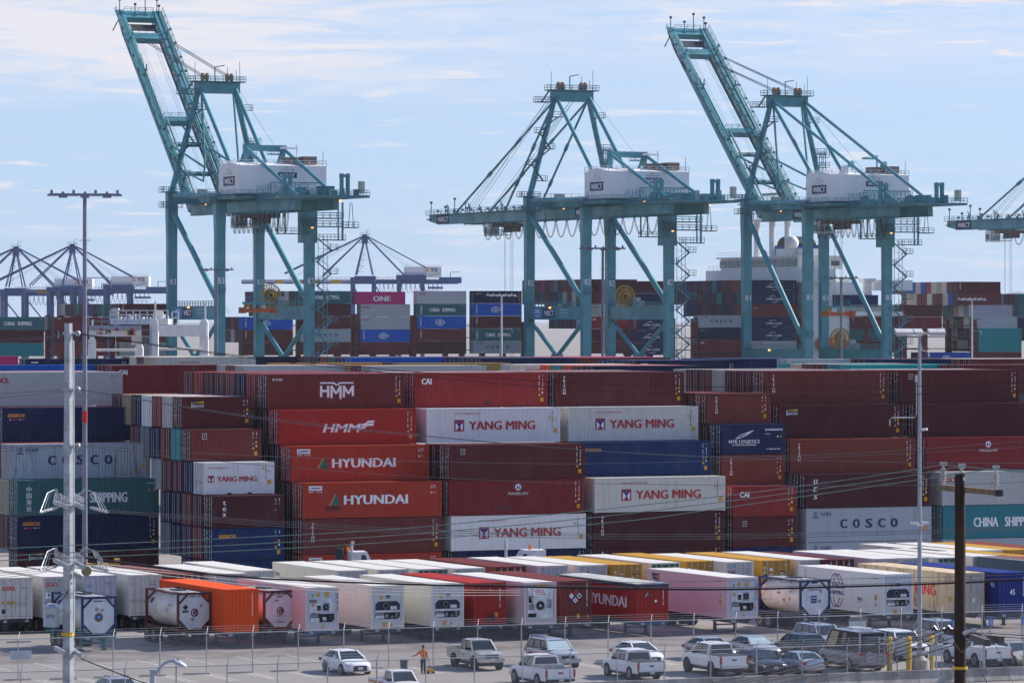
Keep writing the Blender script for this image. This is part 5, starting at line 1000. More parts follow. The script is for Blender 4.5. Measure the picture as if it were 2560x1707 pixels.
        xo = x + (-1.5 if x < 0 else 1.5); bbox(b, min(x, xo), max(x, xo), 1, LB, 1.05, 1.2, TEALD); brail(b, xo, 1, LB, 1.2)
        for l in (26, 45, 58): b.tube(BP(x, l, 1.2), BP(x, l + 0.9, 3.6), 0.16, TEAL, 6); b.tube(BP(x, l + 0.5, 1.2), BP(x, l - 0.2, 3.2), 0.12, TEAL, 6)
        for l in range(6, 66, 5): b.add(*boxpts(BP(xo, l, 1.9), 0.5), TEALD)
        bo = b.build('boom', t)
        if x < 0: lettering(bo, [('r', LB - 14 if raised else LB - 12.5, -1.1, LB - 4.5, 1.1, 'navy'), ('t', 'WBCT', 2.5 if not raised else 0, 0, 1, 'navy')][:1], lambda u, v, e: BP(x - 0.63 - e, u, v), 'sign_panel'); lettering(bo, [('t', 'WBCT', 0, -0.62, 1.25, 'white', 6.4, 0, 0.04)], lambda u, v, e: BP(x - 0.66 - e, LB - 5.4 - u if not raised else LB - 5.2 - u, v), 'sign_lettering')
    cb = MB()
    for l, w in ((1.5, 1.0), (30, 1.6), (59.5, 2.0), (LB - 1.2, 2.4)):
        bbox(cb, -3.7, 3.7, l - w / 2, l + w / 2, -0.6, 1.0, TEAL); brail2(cb, BP, l, w)
    for l in (12, 22): bbox(cb, -3.7, 3.7, l - 0.4, l + 0.4, -0.2, 0.5, TEALD)
    bbox(cb, -3.6, 3.6, LB - 5.8, LB - 3.6, -0.3, -0.1, DARKST); cb.build('boom_cross_beam', t)
    tip = MB()
    for x, h in ((-4.8, 3.2), (-1, 2.2), (1.5, 4.2), (4.4, 3.4), (4.9, 2.0)): tip.tube(BP(x, LB - 1, 1), (BP(x, LB - 1, 1)[0], BP(x, LB - 1, 1)[1], BP(x, LB - 1, 1)[2] + h), 0.12, TEALD, 5); tip.add(*boxpts((BP(x, LB - 1, 1)[0], BP(x, LB - 1, 1)[1], BP(x, LB - 1, 1)[2] + h), 0.5), DARKST)
    tip.tube(BP(-5, LB - 2, 0), (-6.5, BP(0, LB - 2, 0)[1], BP(0, LB - 6, 0)[2]), 0.14, DARKST, 5); tip.build('boom_tip_light', t)
    # apex structure
    ay, az, ax = 14.3, 73.1, 4.2
    for s in (-1, 1):
        m = MB(); m.tube((s * sx, gy, 49.6), (s * ax, ay, az), 0.72, TEAL, 14, 0.62)
        for z in range(52, 72, 2): 
            k = (z - 49.6) / 23.5; m.disc((s * (sx + (ax - sx) * k), gy + (ay - gy) * k, z), (0, 0, 1), 0.76, 0.12, TEALD, 12)
        mo = m.build('mast_leg', t, smooth=True)
        st = MB()
        for i, z in enumerate((53.5, 57.2, 60.9, 64.6, 68.3)):
            if s > 0 and i % 2: continue
            k = (z - 49.6) / 23.5; x = s * (sx + (ax - sx) * k); dx = 1.9 * (-1 if i % 2 else 1); deck(st, min(x + 0.4 * (1 if dx > 0 else -1), x + dx * 1.5), gy - 1.6, max(x + 0.4 * (1 if dx > 0 else -1), x + dx * 1.5), gy - 0.5, z, t=0.18)
            if i < 4 and s < 0: k2 = (z + 3.7 - 49.6) / 23.5; x2 = s * (sx + (ax - sx) * k2); st.beam((x + dx, gy - 1.1, z), (x2 - dx, gy - 1.1, z + 3.7), 0.7, 0.16, TEALD)
        st.build('mast_platform', t)
    a = MB(); a.box((-ax - 1.0, ay - 0.8, az - 1.3), (ax + 1.0, ay + 0.8, az + 1.1), TEAL); a.build('apex_beam', t)
    a = MB(); deck(a, -ax - 2.0, ay - 1.7, ax + 2.0, ay + 1.7, az + 1.4); deck(a, -ax - 5.0, ay - 1.4, -ax - 1.2, ay + 1.2, az - 1.4); a.beam((-ax - 3.4, ay, az - 1.4), (-ax - 1.4, ay, az + 1.4), 0.8, 0.16, TEALD)
    for x in (-3.4, -2.4, 2.4, 3.4): a.disc((x, ay, az + 2.3), (1, 0, 0.0), 0.95, 0.35, M('sheave_orange', (0.24, 0.12, 0.035), 0.6), 16)
    a.tube((-0.5, ay, az + 1.4), (-0.5, ay, az + 4.6), 0.14, TEAL, 6); a.beam((-0.5, ay, az + 4.6), (1.8, ay, az + 5.0), 0.22, 0.22, TEAL)
    for x, h in ((-5.2, 4.2), (5.4, 4.6), (2.5, 3.2), (4.6, 2.6)): a.tube((x, ay, az + 1.4), (x, ay, az + 1.4 + h), 0.06, DARKST, 4)
    a.build('apex_platform', t)
    for s in (-1, 1):
        b = MB(); b.tube((s * ax, ay - 0.5, az - 0.3), (s * 4.3, -gy + 0.6, 47.4), 0.46, TEAL, 12); b.build('backstay', t, smooth=True)
        if trap:
            b = MB(); b.tube((s * 4.3, -gy, 58.6), (s * 4.3, -46, 47.4), 0.4, TEAL, 10); b.tube((s * 4.3, -gy, 58.6), (s * 4.3, -gy + 6.5, 52), 0.4, TEAL, 10); b.beam((s * 4.3, -gy, 47.2), (s * 4.3, -gy, 58.4), 0.7, 0.9, TEAL); b.build('rear_tie', t, smooth=True)
        else:
            b = MB(); b.tube((s * ax, ay - 0.9, az), (s * 4.3, -47, 47.4), 0.36, TEAL, 10); f = 0.63; mid = Vector((s * ax, ay - 0.9, az)).lerp(Vector((s * 4.3, -47, 47.4)), f); b.tube(mid - Vector((0, 0.7, -0.3)), mid + Vector((0, 0.7, -0.3)), 0.55, TEAL, 10)
            b.tube(mid, (s * 4.3, -gy - 5, 55.4), 0.16, TEAL, 6); b.tube(mid, (s * 4.3, -gy - 10.5, 55.4), 0.16, TEAL, 6); b.build('rear_tie', t, smooth=True)
    if trap: b = MB(); b.beam((-4.9, -gy, 58.6), (4.9, -gy, 58.6), 1.0, 1.3, TEAL); deck(b, 1.0, -gy - 1.4, 4.2, -gy + 1.2, 57.4); b.build('rear_frame_beam', t)
    for s in (-1, 1):
        if not raised:
            for l, h in ((53, 1.2), (24, 1.2)):
                b = MB(); p, q = Vector((s * ax, ay + 0.5, az - 1.0)), Vector(BP(s * 4.3, l, h + 0.4)); b.tube(p, q, 0.26, TEAL, 8)
                for f in ((0.35, 0.65) if l > 40 else (0.42, 0.75)): c = p.lerp(q, f); e = (q - p).normalized() * 1.0; b.tube(c - e, c + e, 0.42, TEAL, 8)
                b.beam(q - Vector((0, 0, 0.9)), q + Vector((0, 0, 0.3)), 0.5, 1.6, TEAL); b.build('forestay', t, smooth=True)
        else:
            b = MB(); p, k1 = Vector((s * ax * 0.9, ay - 0.2, az - 1)), Vector((s * 4.0, ay - 3.2, 55.2)); q = Vector(BP(s * 4.3, 20, 1.4)); b.tube(p, k1, 0.26, TEAL, 8); b.tube(k1, q, 0.26, TEAL, 8); k2 = Vector((s * 4.0, ay - 2.0, 52.2)); b.tube(k1 + Vector((0, 0, 1)), k2, 0.2, TEAL, 6); b.tube(k2, BP(s * 4.3, 12, 1.3), 0.2, TEAL, 6); b.tube(BP(s * 4.3, 24, 1.9), BP(s * 4.3, 48, 1.9), 0.24, TEAL, 8); b.tube(BP(s * 3.6, 2, 1.9), BP(s * 3.6, 29, 2.2), 0.2, TEAL, 8); b.build('forestay', t, smooth=True)
    rp = MB()
    for x in (-3.4, -2.6, 2.6, 3.4):
        for dz in (0, 0.7): rp.tube((x, ay + 0.4, az + 2.3 + dz * 0.4), BP(x * 1.05, 59 if raised else 50 - 6 * dz, 1.5), 0.055, ROPE, 4, cap=False)
    if raised:
        for x in (-2.6, -2.0, -1.4, 1.4, 2.0): rp.tube(BP(x, 58, 0), BP(x * 0.9, 8, -0.6), 0.035, ROPE, 4, cap=False)
    for x in (-1.2, -0.9, 0.6, 1.1, 1.4): rp.tube((x, cab_t + 0.3 * x, 43.5), (x, cab_t + 0.3 * x, spread_z + 1.6), 0.035, ROPE, 4, cap=False)
    rp.tube((5.0, ay, az), (4.8, -14, 56), 0.04, ROPE, 4, cap=False); rp.build('wire_rope', t)
    # machinery house
    h = MB(); y0, y1 = -26.2, -13.8
    h.add([(-10, y0, 48.4), (10, y0, 48.4), (10, y1, 48.4), (-10, y1, 48.4), (-10, y0, 54.5), (10, y0, 54.5), (10, y1, 54.5), (-10, y1, 54.5), (-10, (y0 + y1) / 2, 55.3), (10, (y0 + y1) / 2, 55.3)],
          [(0, 1, 5, 4), (1, 2, 6, 9, 5), (2, 3, 7, 6), (3, 0, 4, 8, 7), (4, 5, 9, 8), (8, 9, 6, 7), (3, 2, 1, 0)], HOUSE)
    for i in range(1, 20): h.box((-10 + i, y0 - 0.02, 48.5), (-10 + i + 0.06, y0, 54.4), HOUSE)
    ho = h.build('machinery_house', t)
    lettering(ho, [('r', 2.6, 1.6, 9.6, 3.6, 'navy'), ('t', 'WBCT', 3.2, 1.95, 1.3, 'white', 5.8, 0, 0.05)] + cranelogo(3.4, 3.75, 5.0, 1.5), lambda u, v, e: (-10.02 - e, y1 - u - 0.2, 48.6 + v), 'sign_lettering')
    lettering(ho, [('r', 8.8, 3.25, 13.2, 4.45, 'navy'), ('t', 'WBCT', 9.2, 3.5, 0.72, 'white', 3.6, 0, 0.045)] + cranelogo(9.4, 4.55, 3.2, 1.1), lambda u, v, e: (-10 + u, y0 - 0.05 - e, 48.6 + v), 'sign_lettering')
    rr = MB(); rail(rr, [(-10, y0, 54.5), (10, y0, 54.5), (10, y1, 54.5), (-10, y1, 54.5), (-10, y0, 54.5)], m=HOUSE, step=2.0); rr.build('roof_railing', ho)
    ac = MB(); ac.box((2.0, y0 + 3, 55), (5.2, y0 + 6, 56.4), CRUST); ac.box((5.6, y0 + 2, 54.9), (8.6, y0 + 5.5, 56.6), CRUST)
    if not trap: ac.box((-6.2, y0 + 1.4, 54.6), (-5.0, y0 + 2.6, 56.6), HOUSE)
    ac.build('air_conditioner', ho)
    jb = MB(); jm = HOUSE if trap else TEAL; jb.tube((6.9, y1 - 3, 55), (6.9, y1 - 3, 59.4), 0.2, jm, 8); jb.beam((7.1, y1 - 3, 58.6), (3.0, y1 - 3, 58.6), 0.3, 0.4, jm); jb.tube((6.9, y1 - 3, 59.4), (3.4, y1 - 3, 58.8), 0.05, jm, 4); jb.tube((9.6, y0 + 1, 54.5), (9.6, y0 + 1, 57.8), 0.06, DARKST, 4); jb.build('roof_jib', ho)
    pf = MB(); deck(pf, -11.6, y0 - 1.6, 11.4, y1 + 1.2, 48.0, t=0.7); deck(pf, -6.6, -57, 7.4, -27.8, 47.4, t=0.5); pf.build('machinery_platform', t)
    eq = MB(); rr_ = random.Random(num)
    for i in range(26):
        x, y = rr_.uniform(-5.5, 6.2), rr_.uniform(-55, -29); eq.box((x, y, 47.4), (x + rr_.uniform(0.5, 1.6), y + rr_.uniform(0.6, 2.2), 47.4 + rr_.uniform(0.6, 2.2)), rr_.choice([TEAL, TEAL, TEALD, TEALD, GRAT]))
    for x, y in ((-4.4, -40), (5.4, -48)):
        for dx in (-0.7, 0.7): eq.box((x + dx - 0.28, y - 0.5, 47.4), (x + dx + 0.28, y + 0.5, 52.2), TEAL)
        eq.box((x - 1.0, y - 0.6, 51.4), (x + 1.0, y + 0.6, 52.0), TEAL)
    eq.beam((-5.5, -33, 50.6), (6.5, -33, 50.6), 0.25, 0.25, TEAL); eq.beam((6.5, -33, 47.4), (6.5, -33, 50.6), 0.2, 0.2, TEAL); eq.beam((-5.5, -33, 47.4), (-5.5, -33, 50.6), 0.2, 0.2, TEAL); eq.box((6.4, -54.5, 48), (7.3, -53, 50.4), GRAT)
    rail(eq, [(-5, -30, 49.2), (6, -30, 49.2)]); rail(eq, [(-6.6, -57, 48.9), (-6.6, -28, 48.9)]); eq.build('winch_gear', t)
    # hanging service platforms and stairs at the rear right leg
    hp = MB(); x0 = sx
    deck(hp, x0 - 8.5, -gy - 3.4, x0 - 1.2, -gy - 1.8, 40.2); hp.beam((x0 - 8.3, -gy - 2.6, 40), (x0 - 8.3, -gy - 2.6, 44.8), 0.3, 0.3, TEAL); hp.beam((x0 - 6.6, -gy - 2.6, 40), (x0 - 6.6, -gy - 2.6, 44.8), 0.25, 0.25, TEAL)
    for z in (43.6, 41.8): deck(hp, x0 - 2, -gy - 4.6, x0 + 6.2, -gy - 1.2, z)
    deck(hp, x0 + 1.5, -gy - 4.4, x0 + 6.8, -gy - 2.4, 38.9); hp.beam((x0 + 6.6, -gy - 3, 38.7), (x0 + 6.6, -gy - 3, 47), 0.35, 0.35, TEAL); hp.beam((x0 + 5.6, -gy - 3, 38.7), (x0 + 5.6, -gy - 3, 47), 0.25, 0.25, TEAL)
    deck(hp, x0 + 6.4, -gy - 5.5, x0 + 9.4, -gy - 3, 41.6); hp.beam((x0 + 8.8, -gy - 4, 41.6), (x0 + 8.4, -gy - 4, 47), 0.12, 0.12, TEAL); hp.beam((x0 + 7.6, -gy - 4, 41.6), (x0 + 8.0, -gy - 4, 47), 0.12, 0.12, TEAL)
    hp.box((x0 - 2.2, -gy - 1.3, 38.2), (x0 + 1.4, -gy + 1.2, 46.8), TEAL); hp.build('service_platform', t)
    sw = MB(); z = 3.0; i = 0
    while z < 37.5:
        deck(sw, x0 + 0.4, -gy - 1.0, x0 + 2.0, -gy + 0.2, z, t=0.15); deck(sw, x0 + 4.6, -gy - 1.0, x0 + 6.4, -gy + 0.2, z + 2.6, t=0.15)
        for a, b in (((x0 + 1.6, z), (x0 + 5.0, z + 2.6)), ((x0 + 5.0, z + 2.6), (x0 + 1.6, z + 5.2))):
            yo = -gy - 0.8 if a[0] < b[0] else -gy - 0.1; sw.beam((a[0], yo, a[1]), (b[0], yo, b[1]), 0.7, 0.14, TEAL); sw.beam((a[0], yo - 0.35, a[1] + 1.05), (b[0], yo - 0.35, b[1] + 1.05), 0.07, 0.07, TEAL)
        z += 5.2
    for x in (x0 + 2.4, x0 + 3.6, x0 + 4.5): sw.beam((x, -gy + 0.7, 1), (x, -gy + 0.7, 40), 0.1, 0.1, TEAL)
    for z in range(4, 40, 3): sw.beam((x0 + 2.4, -gy + 0.7, z), (x0 + 4.5, -gy + 0.7, z), 0.07, 0.07, TEAL)
    sw.build('stair_tower', t)
    lp = MB()
    for x, y, z in ((-sx, gy, 46.5), (-sx, gy, 49.8), (-sx, -gy, 46.8), (sx, -gy, 49.0)): deck(lp, x - 2.6, y - 1.8, x + 2.0, y - 1.0, z, t=0.16); deck(lp, x - 2.6, y - 1.8, x - 1.4, y + 1.2, z, t=0.16)
    for x in (3.2, 4.2): 
        for yy in (3, 4.2): lp.beam((x, yy, 47.2), (x, yy, 60.5), 0.13, 0.13, TEAL)
    for z in (50, 52.4, 54.8, 57.2, 59.6): deck(lp, 2.6, 2.6, 5.0, 4.8, z, t=0.12)
    lp.box((-5.4, 10, 47.3), (-3.8, 12.4, 50.4), GRAT); deck(lp, -7.5, 6, -2.5, 13.5, 47.3)
    deck(lp, -sx - 0.9, -gy - 1.2, -sx + 0.9, -gy + 1.8, portal_z + 4.6); lp.build('access_platform', t)
    # cable reel
    YEL = M('reel_yellow', (0.42, 0.25, 0.015), 0.5); r = MB(); c = Vector((sx - 1.4, 4.6, portal_z + 3.9)); n = 22
    for i in range(n): a = 2 * math.pi * i / n; r.beam(c + Vector((0.4 * math.cos(a), -0.3, 0.4 * math.sin(a))), c + Vector((2.45 * math.cos(a), 0.0, 2.45 * math.sin(a))), 0.13, 0.4, YEL, up=(0, 1, 0))
    for rr2, w in ((2.45, 0.16), (1.5, 0.1)):
        for i in range(28): a, b2 = 2 * math.pi * i / 28, 2 * math.pi * (i + 1) / 28; r.beam(c + Vector((rr2 * math.cos(a), 0, rr2 * math.sin(a))), c + Vector((rr2 * math.cos(b2), 0, rr2 * math.sin(b2))), w, 0.5, YEL, up=(0, 1, 0))
    r.disc(c + Vector((0, 0.1, 0)), (0, 1, 0), 1.3, 0.3, DARKST, 16); r.build('cable_reel', t)
    bx = MB(); bx.box((sx - 0.6, 0.6, portal_z + 1.5), (sx + 0.7, 2.2, portal_z + 3.6), M('cabinet_grey', (0.34, 0.37, 0.38), 0.5)); bx.box((sx - 0.6, -1.4, portal_z + 1.5), (sx + 0.7, -0.4, portal_z + 2.8), M('cabinet_grey', (0.34, 0.37, 0.38), 0.5)); bx.build('electrical_cabinet', t)
    # trolley, operator cab, spreader, festoon
    k = MB(); ct = cab_t; k.box((-4.2, ct - 3, 43.6), (4.2, ct + 3, 44.5), CRUST); k.box((-5.4, ct - 0.5, 41.4), (-2.6, ct + 2.2, 44.3), HOUSE); k.box((-5.44, ct + 0.1, 41.9), (-5.40, ct + 1.9, 43.4), DGL); deck(k, -5.4, ct - 4.6, -1.5, ct - 0.6, 41.7, HOUSE, t=0.2); k.box((-0.8, ct - 2, 42.4), (2.4, ct + 1, 43.6), CRUST); k.build('trolley_cab', t)
    if spread_z > 5:
        OR = M('spreader_orange', (0.46, 0.085, 0.015), 0.6); q = MB(); z = spread_z
        q.box((-3.6, ct - 0.8, z - 0.5), (3.6, ct + 0.8, z + 0.35), OR); q.box((-3.9, ct - 1.3, z - 0.7), (-3.1, ct + 1.3, z + 0.6), OR); q.box((3.1, ct - 1.3, z - 0.7), (3.9, ct + 1.3, z + 0.6), OR); q.box((-3.2, ct - 0.9, z + 1.3), (2.6, ct + 0.9, z + 1.8), TEAL); q.box((-3.0, ct - 0.3, z + 0.5), (-1.8, ct + 0.5, z + 1.3), M('reel_yellow', (0.42, 0.25, 0.015), 0.5)); q.box((0.6, ct - 0.6, z + 0.3), (1.8, ct + 0.6, z + 1.1), GRAT)
        for x in (-2.6, 0, 2.2): q.tube((x, ct, z + 0.3), (x, ct, z + 1.4), 0.15, DARKST, 6)
        rail(q, [(-3.2, ct - 0.9, z + 1.8), (2.6, ct - 0.9, z + 1.8)]); q.build('spreader', t)
    fe = MB(); ys = [ct + (-44 - ct) * i / 12 for i in range(13)] if raised else [52 - i * 5.9 for i in range(17)]
    dep = 4.2 if raised else 3.9
    for a, b2 in zip(ys, ys[1:]):
        for dx in (0, 0.25): fe.path([(-5.6 - dx, a + (b2 - a) * u / 8, 44.3 - dep * 4 * (u / 8) * (1 - u / 8)) for u in range(9)], 0.065, M('festoon_cable', (0.03, 0.03, 0.035), 0.7), 4)
        fe.box((-5.9, a - 0.2, 44.1), (-5.2, a + 0.2, 44.6), TEALD)
    fe.build('festoon_cable', t)
    if portal_z > 20:
        its = [('r', 4.2, -1.1, 8.0, 1.1, 'skyblue'), ('t', 'ZPMC', 4.6, -0.1, 0.9, 'white', 3.0), ('h', 5.0, 7.2, -0.8, 0.3, 'white'), ('r', 9.2, -1.0, 15.4, 1.05, 'navy'), ('t', 'WBCT', 9.8, -0.65, 1.35, 'white', 5.0, 0, 0.05)] + [('h', 17.8, 22.8, -0.9 + i * 0.7, 0.4, 'paleblue') for i in range(3)]
        lettering(t, its, lambda u, v, e: (-sx - 0.73 - e, gy - u, portal_z + v), 'sign_panel')
    lettering(t, [('r', 0, -1.05, 7.5, 1.05, 'navy'), ('t', 'WBCT', 0.6, -0.65, 1.3, 'white', 6.2, 0, 0.07)], lambda u, v, e: (-4.3 - 0.64 - e, 2.2 - u, 45.95 + v), 'sign_panel')
    li = MB(); lm_ = M_emit('work_lamp', (1.0, 0.45, 0.12), 1.2)
    for x, y, z in ((-4.9, 8, 47.0), (-11, -27, 47.6), (-2, -28, 47.6), (6, -44, 46.6), (10, -18, 41.5), (-sx - 0.9, 2, portal_z + 1.2)): li.add(*boxpts((x, y, z), 0.4), lm_)
    li.build('work_lamp', t)
    return t
def w0(z): return 1.06
def boxpts(c, s):
    x, y, z = c; s /= 2
    return [(x - s, y - s, z - s), (x + s, y - s, z - s), (x + s, y + s, z - s), (x - s, y + s, z - s), (x - s, y - s, z + s), (x + s, y - s, z + s), (x + s, y + s, z + s), (x - s, y + s, z + s)], [(0, 3, 2, 1), (4, 5, 6, 7), (0, 1, 5, 4), (1, 2, 6, 5), (2, 3, 7, 6), (3, 0, 4, 7)]
def brail2(mb, BP, l, w):
    for k in range(5):
        x = -3.6 + 1.8 * k; mb.beam(BP(x, l + w / 2, 1.0), BP(x, l + w / 2, 2.1), 0.09, 0.09, TEAL)
    for h in (1.55, 2.1): mb.beam(BP(-3.6, l + w / 2, h), BP(3.6, l + w / 2, h), 0.09, 0.09, TEAL)
def cranelogo(x, y, w, h): return [('l', x, y + h * 0.25, x + w, y + h * 0.3, 0.09, 'grey'), ('l', x + w * 0.3, y, x + w * 0.42, y + h, 0.09, 'grey'), ('l', x + w * 0.62, y, x + w * 0.42, y + h, 0.09, 'grey'), ('l', x, y + h * 0.28, x + w * 0.42, y + h, 0.07, 'grey'), ('l', x + w, y + h * 0.4, x + w * 0.42, y + h, 0.07, 'grey'), ('l', x + w * 0.1, y, x + w * 0.1, y + h * 0.3, 0.12, 'grey'), ('l', x + w * 0.85, y, x + w * 0.85, y + h * 0.6, 0.12, 'grey')]
crane(83, (-59.8, 940.0), True, 23.0, True, -10.9, 23.6, 'blue green quay crane with its boom raised, left one with number 83')
crane(82, (19.7, 976.5), False, 23.0, True, 50.0, 3.0, 'blue green quay crane with its boom lowered level, number 82')
crane(81, (71.0, 1000.0), True, 13.2, False, -10.8, 22.9, 'blue green quay crane with its boom raised, right one with number 81')
crane(80, (153.9, 1042.8), False, 23.0, False, 64.0, 3.0, 'blue green quay crane of which only the level boom reaches in from the right edge')

# ---------------------------------------------------------------- far blue cranes
NAVY = M('far_crane_blue', (0.012, 0.045, 0.19), 0.5); FYEL = M('far_crane_yellow', (0.55, 0.30, 0.02), 0.5); FLAV = M('far_crane_pale', (0.42, 0.44, 0.52), 0.5)
def far_crane(px, py, label):
    Y = 2300; o = dp(px, py, Y); t = thing('far_quay_crane', label, 'crane', (o.x, o.y, 0), 0.0, 'blue cranes of the far quay'); az = o.z; bz = az - 24.8
    def both(fn):
        for y in (-7, 7): fn(y)
    m = MB()
    both(lambda y: (m.tube((-0.6, y * 0.3, az - 3.8), (-4.6, y, bz + 3.5), 0.42, NAVY, 8), m.tube((0.6, y * 0.3, az - 3.8), (4.3, y, bz + 3.5), 0.4, NAVY, 8)))
    for i in range(5): z = bz + 5 + i * 3.2; m.box((-3.6 + i * 0.6, -2, z), (-0.6 + i * 0.3, -1, z + 0.15), NAVY); m.beam((-3.4 + i * 0.6, -1.5, z), (-0.8 + i * 0.4, -1.5, z + 3.2), 0.3, 0.14, NAVY)
    m.build('mast', t)
    a = MB(); a.box((-1.6, -2.5, az - 4.4), (1.6, 2.5, az - 0.6), NAVY); a.loft([[(x * k, y * k * 1.4, z) for x, y in ((-2, -1.8), (2, -1.8), (2, 1.8), (-2, 1.8))] for z, k in ((az - 2.2, 1), (az, 0.6), (az + 0.4, 0.8))], NAVY); deck(a, -2.6, -3, 2.6, 3, az + 0.4, NAVY, False); rail(a, [(-2.6, -3, az + 0.4), (2.6, -3, az + 0.4)], m=NAVY); deck(a, -3, -3, 3, 3, az - 4.2, NAVY, False); rail(a, [(-3, -3, az - 4.2), (3, -3, az - 4.2)], m=NAVY); a.tube((1, 0, az), (1, 0, az + 3), 0.12, NAVY, 5); a.beam((1, 0, az + 3), (3, 0, az + 3), 0.15, 0.15, NAVY); a.build('apex', t)
    st = MB()
    both(lambda y: (st.tube((1.8, y * 0.3, az - 0.8), (33, y, az - 17.5), 0.34, NAVY, 6), st.tube((1.5, y * 0.3, az - 1.2), (21, y, az - 21.3), 0.44, NAVY, 6), st.tube((-1.8, y * 0.3, az - 0.9), (-43, y, az - 20.6), 0.4, NAVY, 6), st.tube((-1.6, y * 0.3, az - 1.6), (-22.5, y, az - 21.8), 0.34, NAVY, 6)))
    for k in (0.8, 1.6): st.tube((1.8, 0, az - k), (28, 0, az - 18 - k * 2), 0.06, NAVY, 4); st.tube((-1.8, 0, az - k), (-36, 0, az - 20 - k), 0.06, NAVY, 4)
    st.build('stay', t)
    b = MB(); seg = [(-66, -58, FLAV), (-58, -53, FYEL), (-53, -48, FLAV), (-48, -43.5, FYEL), (-43.5, -38.5, FLAV), (-38.5, -33.5, FYEL), (-33.5, -29, NAVY), (-29, -24, FYEL), (-24, -18, FLAV), (-18, -12, FYEL), (-12, -6, FLAV)]
    for x0, x1, c in seg: 
        for y in (-5, 3.6): b.box((x0, y, bz - 0.6), (x1, y + 1.4, bz + 0.9), c); b.box((x0, y - 0.05, bz - 1.3), (x1, y + 1.45, bz - 0.6), c if c is FYEL else NAVY)
    for x in (-40, -22): b.beam((x, -4, bz + 1), (x + 0.2, -4, bz + 5), 0.35, 0.35, FYEL)
    b.build('boom', t)
    g2 = MB()
    for y in (-5, 3.6): g2.box((-6, y, bz - 1.4), (50, y + 1.4, bz + 1.0), NAVY)
    g2.box((-5.5, -8, bz - 0.8), (6, 8, bz + 2.8), NAVY); g2.box((17, -7, bz + 1), (33, 7, bz + 3.4), NAVY); rail(g2, [(-30, -5.2, bz + 1), (50, -5.2, bz + 1)], m=NAVY, step=2.5, w=0.12); g2.box((40, -6, bz - 1), (52, 6, bz + 2.2), NAVY); g2.box((34, -6, bz - 4), (42, 4, bz - 3), NAVY)
    for i in range(14): g2.path([(8 + i * 2.4 + 2.4 * u / 6, -6, bz - 1.4 - 5 * 4 * (u / 6) * (1 - u / 6)) for u in range(7)], 0.14, NAVY, 4)
    rail(g2, [(17, -7, bz + 3.4), (33, -7, bz + 3.4)], m=NAVY); g2.tube((46, 0, bz + 2), (46, 0, bz + 5), 0.2, NAVY); g2.beam((46, 0, bz + 5), (51, 0, bz + 5), 0.25, 0.25, NAVY); g2.build('girder', t)
    for x in (-6.4, 4.9, 18.5, 31):
        l = MB()
        for y in (-9, 9): l.box((x - 0.95, y - 0.9, 0), (x + 0.95, y + 0.9, bz + 2), NAVY)
        l.build('leg', t)
    d = MB(); d.tube((-5.5, -9, bz - 3), (4, -9, 20), 0.4, NAVY, 6); d.tube((6.5, -9, bz - 3), (16, -9, 20), 0.4, NAVY, 6); d.box((-6, -9.6, 14), (31, -8.4, 17), NAVY); d.build('brace', t)
    h = MB(); h.box((21.2, -6, bz + 2.4), (41.5, 6, bz + 7.8), HOUSE); rail(h, [(21.2, -6, bz + 7.8), (41.5, -6, bz + 7.8)], m=HOUSE); ho = h.build('machinery_house', t)
    lettering(ho, [('r', 11.2, 2.6, 13.4, 4.6, 'orange'), ('r', 11.2, 3.5, 13.4, 3.8, 'white'), ('t', 'YTI', 14.2, 2.4, 2.2, 'navy', 3.8, 0, 0.08), ('l', 13.5, 0.2, 19, 1.8, 0.5, 'grey')], lambda u, v, e: (21.2 + u, -6.02 - e, bz + 2.6 + v))
far_crane(40, 618, 'far dark blue crane, left of the two beside the tall light mast')
far_crane(181, 612, 'far dark blue crane directly behind the tall light mast')
far_crane(912, 588, 'far dark blue crane between the left and middle cranes')

# ---------------------------------------------------------------- white yard gantry
GW = M('gantry_white', (0.66, 0.66, 0.66), 0.5, var=0.08); GB = M('gantry_grey_blue', (0.26, 0.30, 0.38), 0.55); YG = 560.0
def q3(px, py, y=YG): return dp(px, py, y)
rt = thing('yard_gantry_crane', 'white rubber tyred gantry crane standing over the yard stacks at left', 'gantry crane', (0, 0, 0))
def pbox(mb, x0, y0, x1, y1, Y, dpt, m): a, b = q3(x0, y1, Y), q3(x1, y0, Y); mb.box((a.x, Y, a.z), (b.x, Y + dpt, b.z), m)
for x0, x1, y0, Y in ((220, 238, 841, 556), (337, 357, 858, 571), (374, 395, 795, 556), (499, 520, 797, 571)):
    l = MB(); a, b = q3(x0, 841, Y), q3(x1, y0, Y); l.loft([[(a.x + k * 0.12, Y, z), (b.x - k * 0.12, Y, z), (b.x - k * 0.12, Y + 1.3, z), (a.x + k * 0.12, Y + 1.3, z)] for z, k in ((1.5, 0), (b.z - 0.6, 0), (b.z, 2.5))], GW); l.tube((b.x - 0.4, Y + 0.5, b.z), (b.x - 0.4, Y + 0.5, b.z + 2.2), 0.14, GW, 6)
    l.box((a.x - 1.2, Y - 0.2, 0.9), (b.x + 1.2, Y + 1.5, 1.9), GW)
    for dx in (-0.8, 1.2): l.disc((a.x + dx, Y + 0.6, 0.75), (0, 1, 0), 0.75, 0.5, RUBBER, 16)
    l.build('leg', rt)
b = MB(); pbox(b, 222, 825, 350, 841, 556, 1.3, GW); pbox(b, 222, 814, 350, 824, 555.4, 2.4, GB); pbox(b, 395, 812, 517, 841, 570.5, 1.3, GW); a, c = q3(240, 875, 563), q3(340, 875, 563); b.tube(a, c, 0.18, GW, 8); a, c = q3(386, 872, 563), q3(505, 872, 563); b.tube(a, c, 0.18, GW, 8); rail(b, [tuple(q3(222, 814, 555.4)), tuple(q3(350, 814, 555.4))], m=GB, w=0.08)
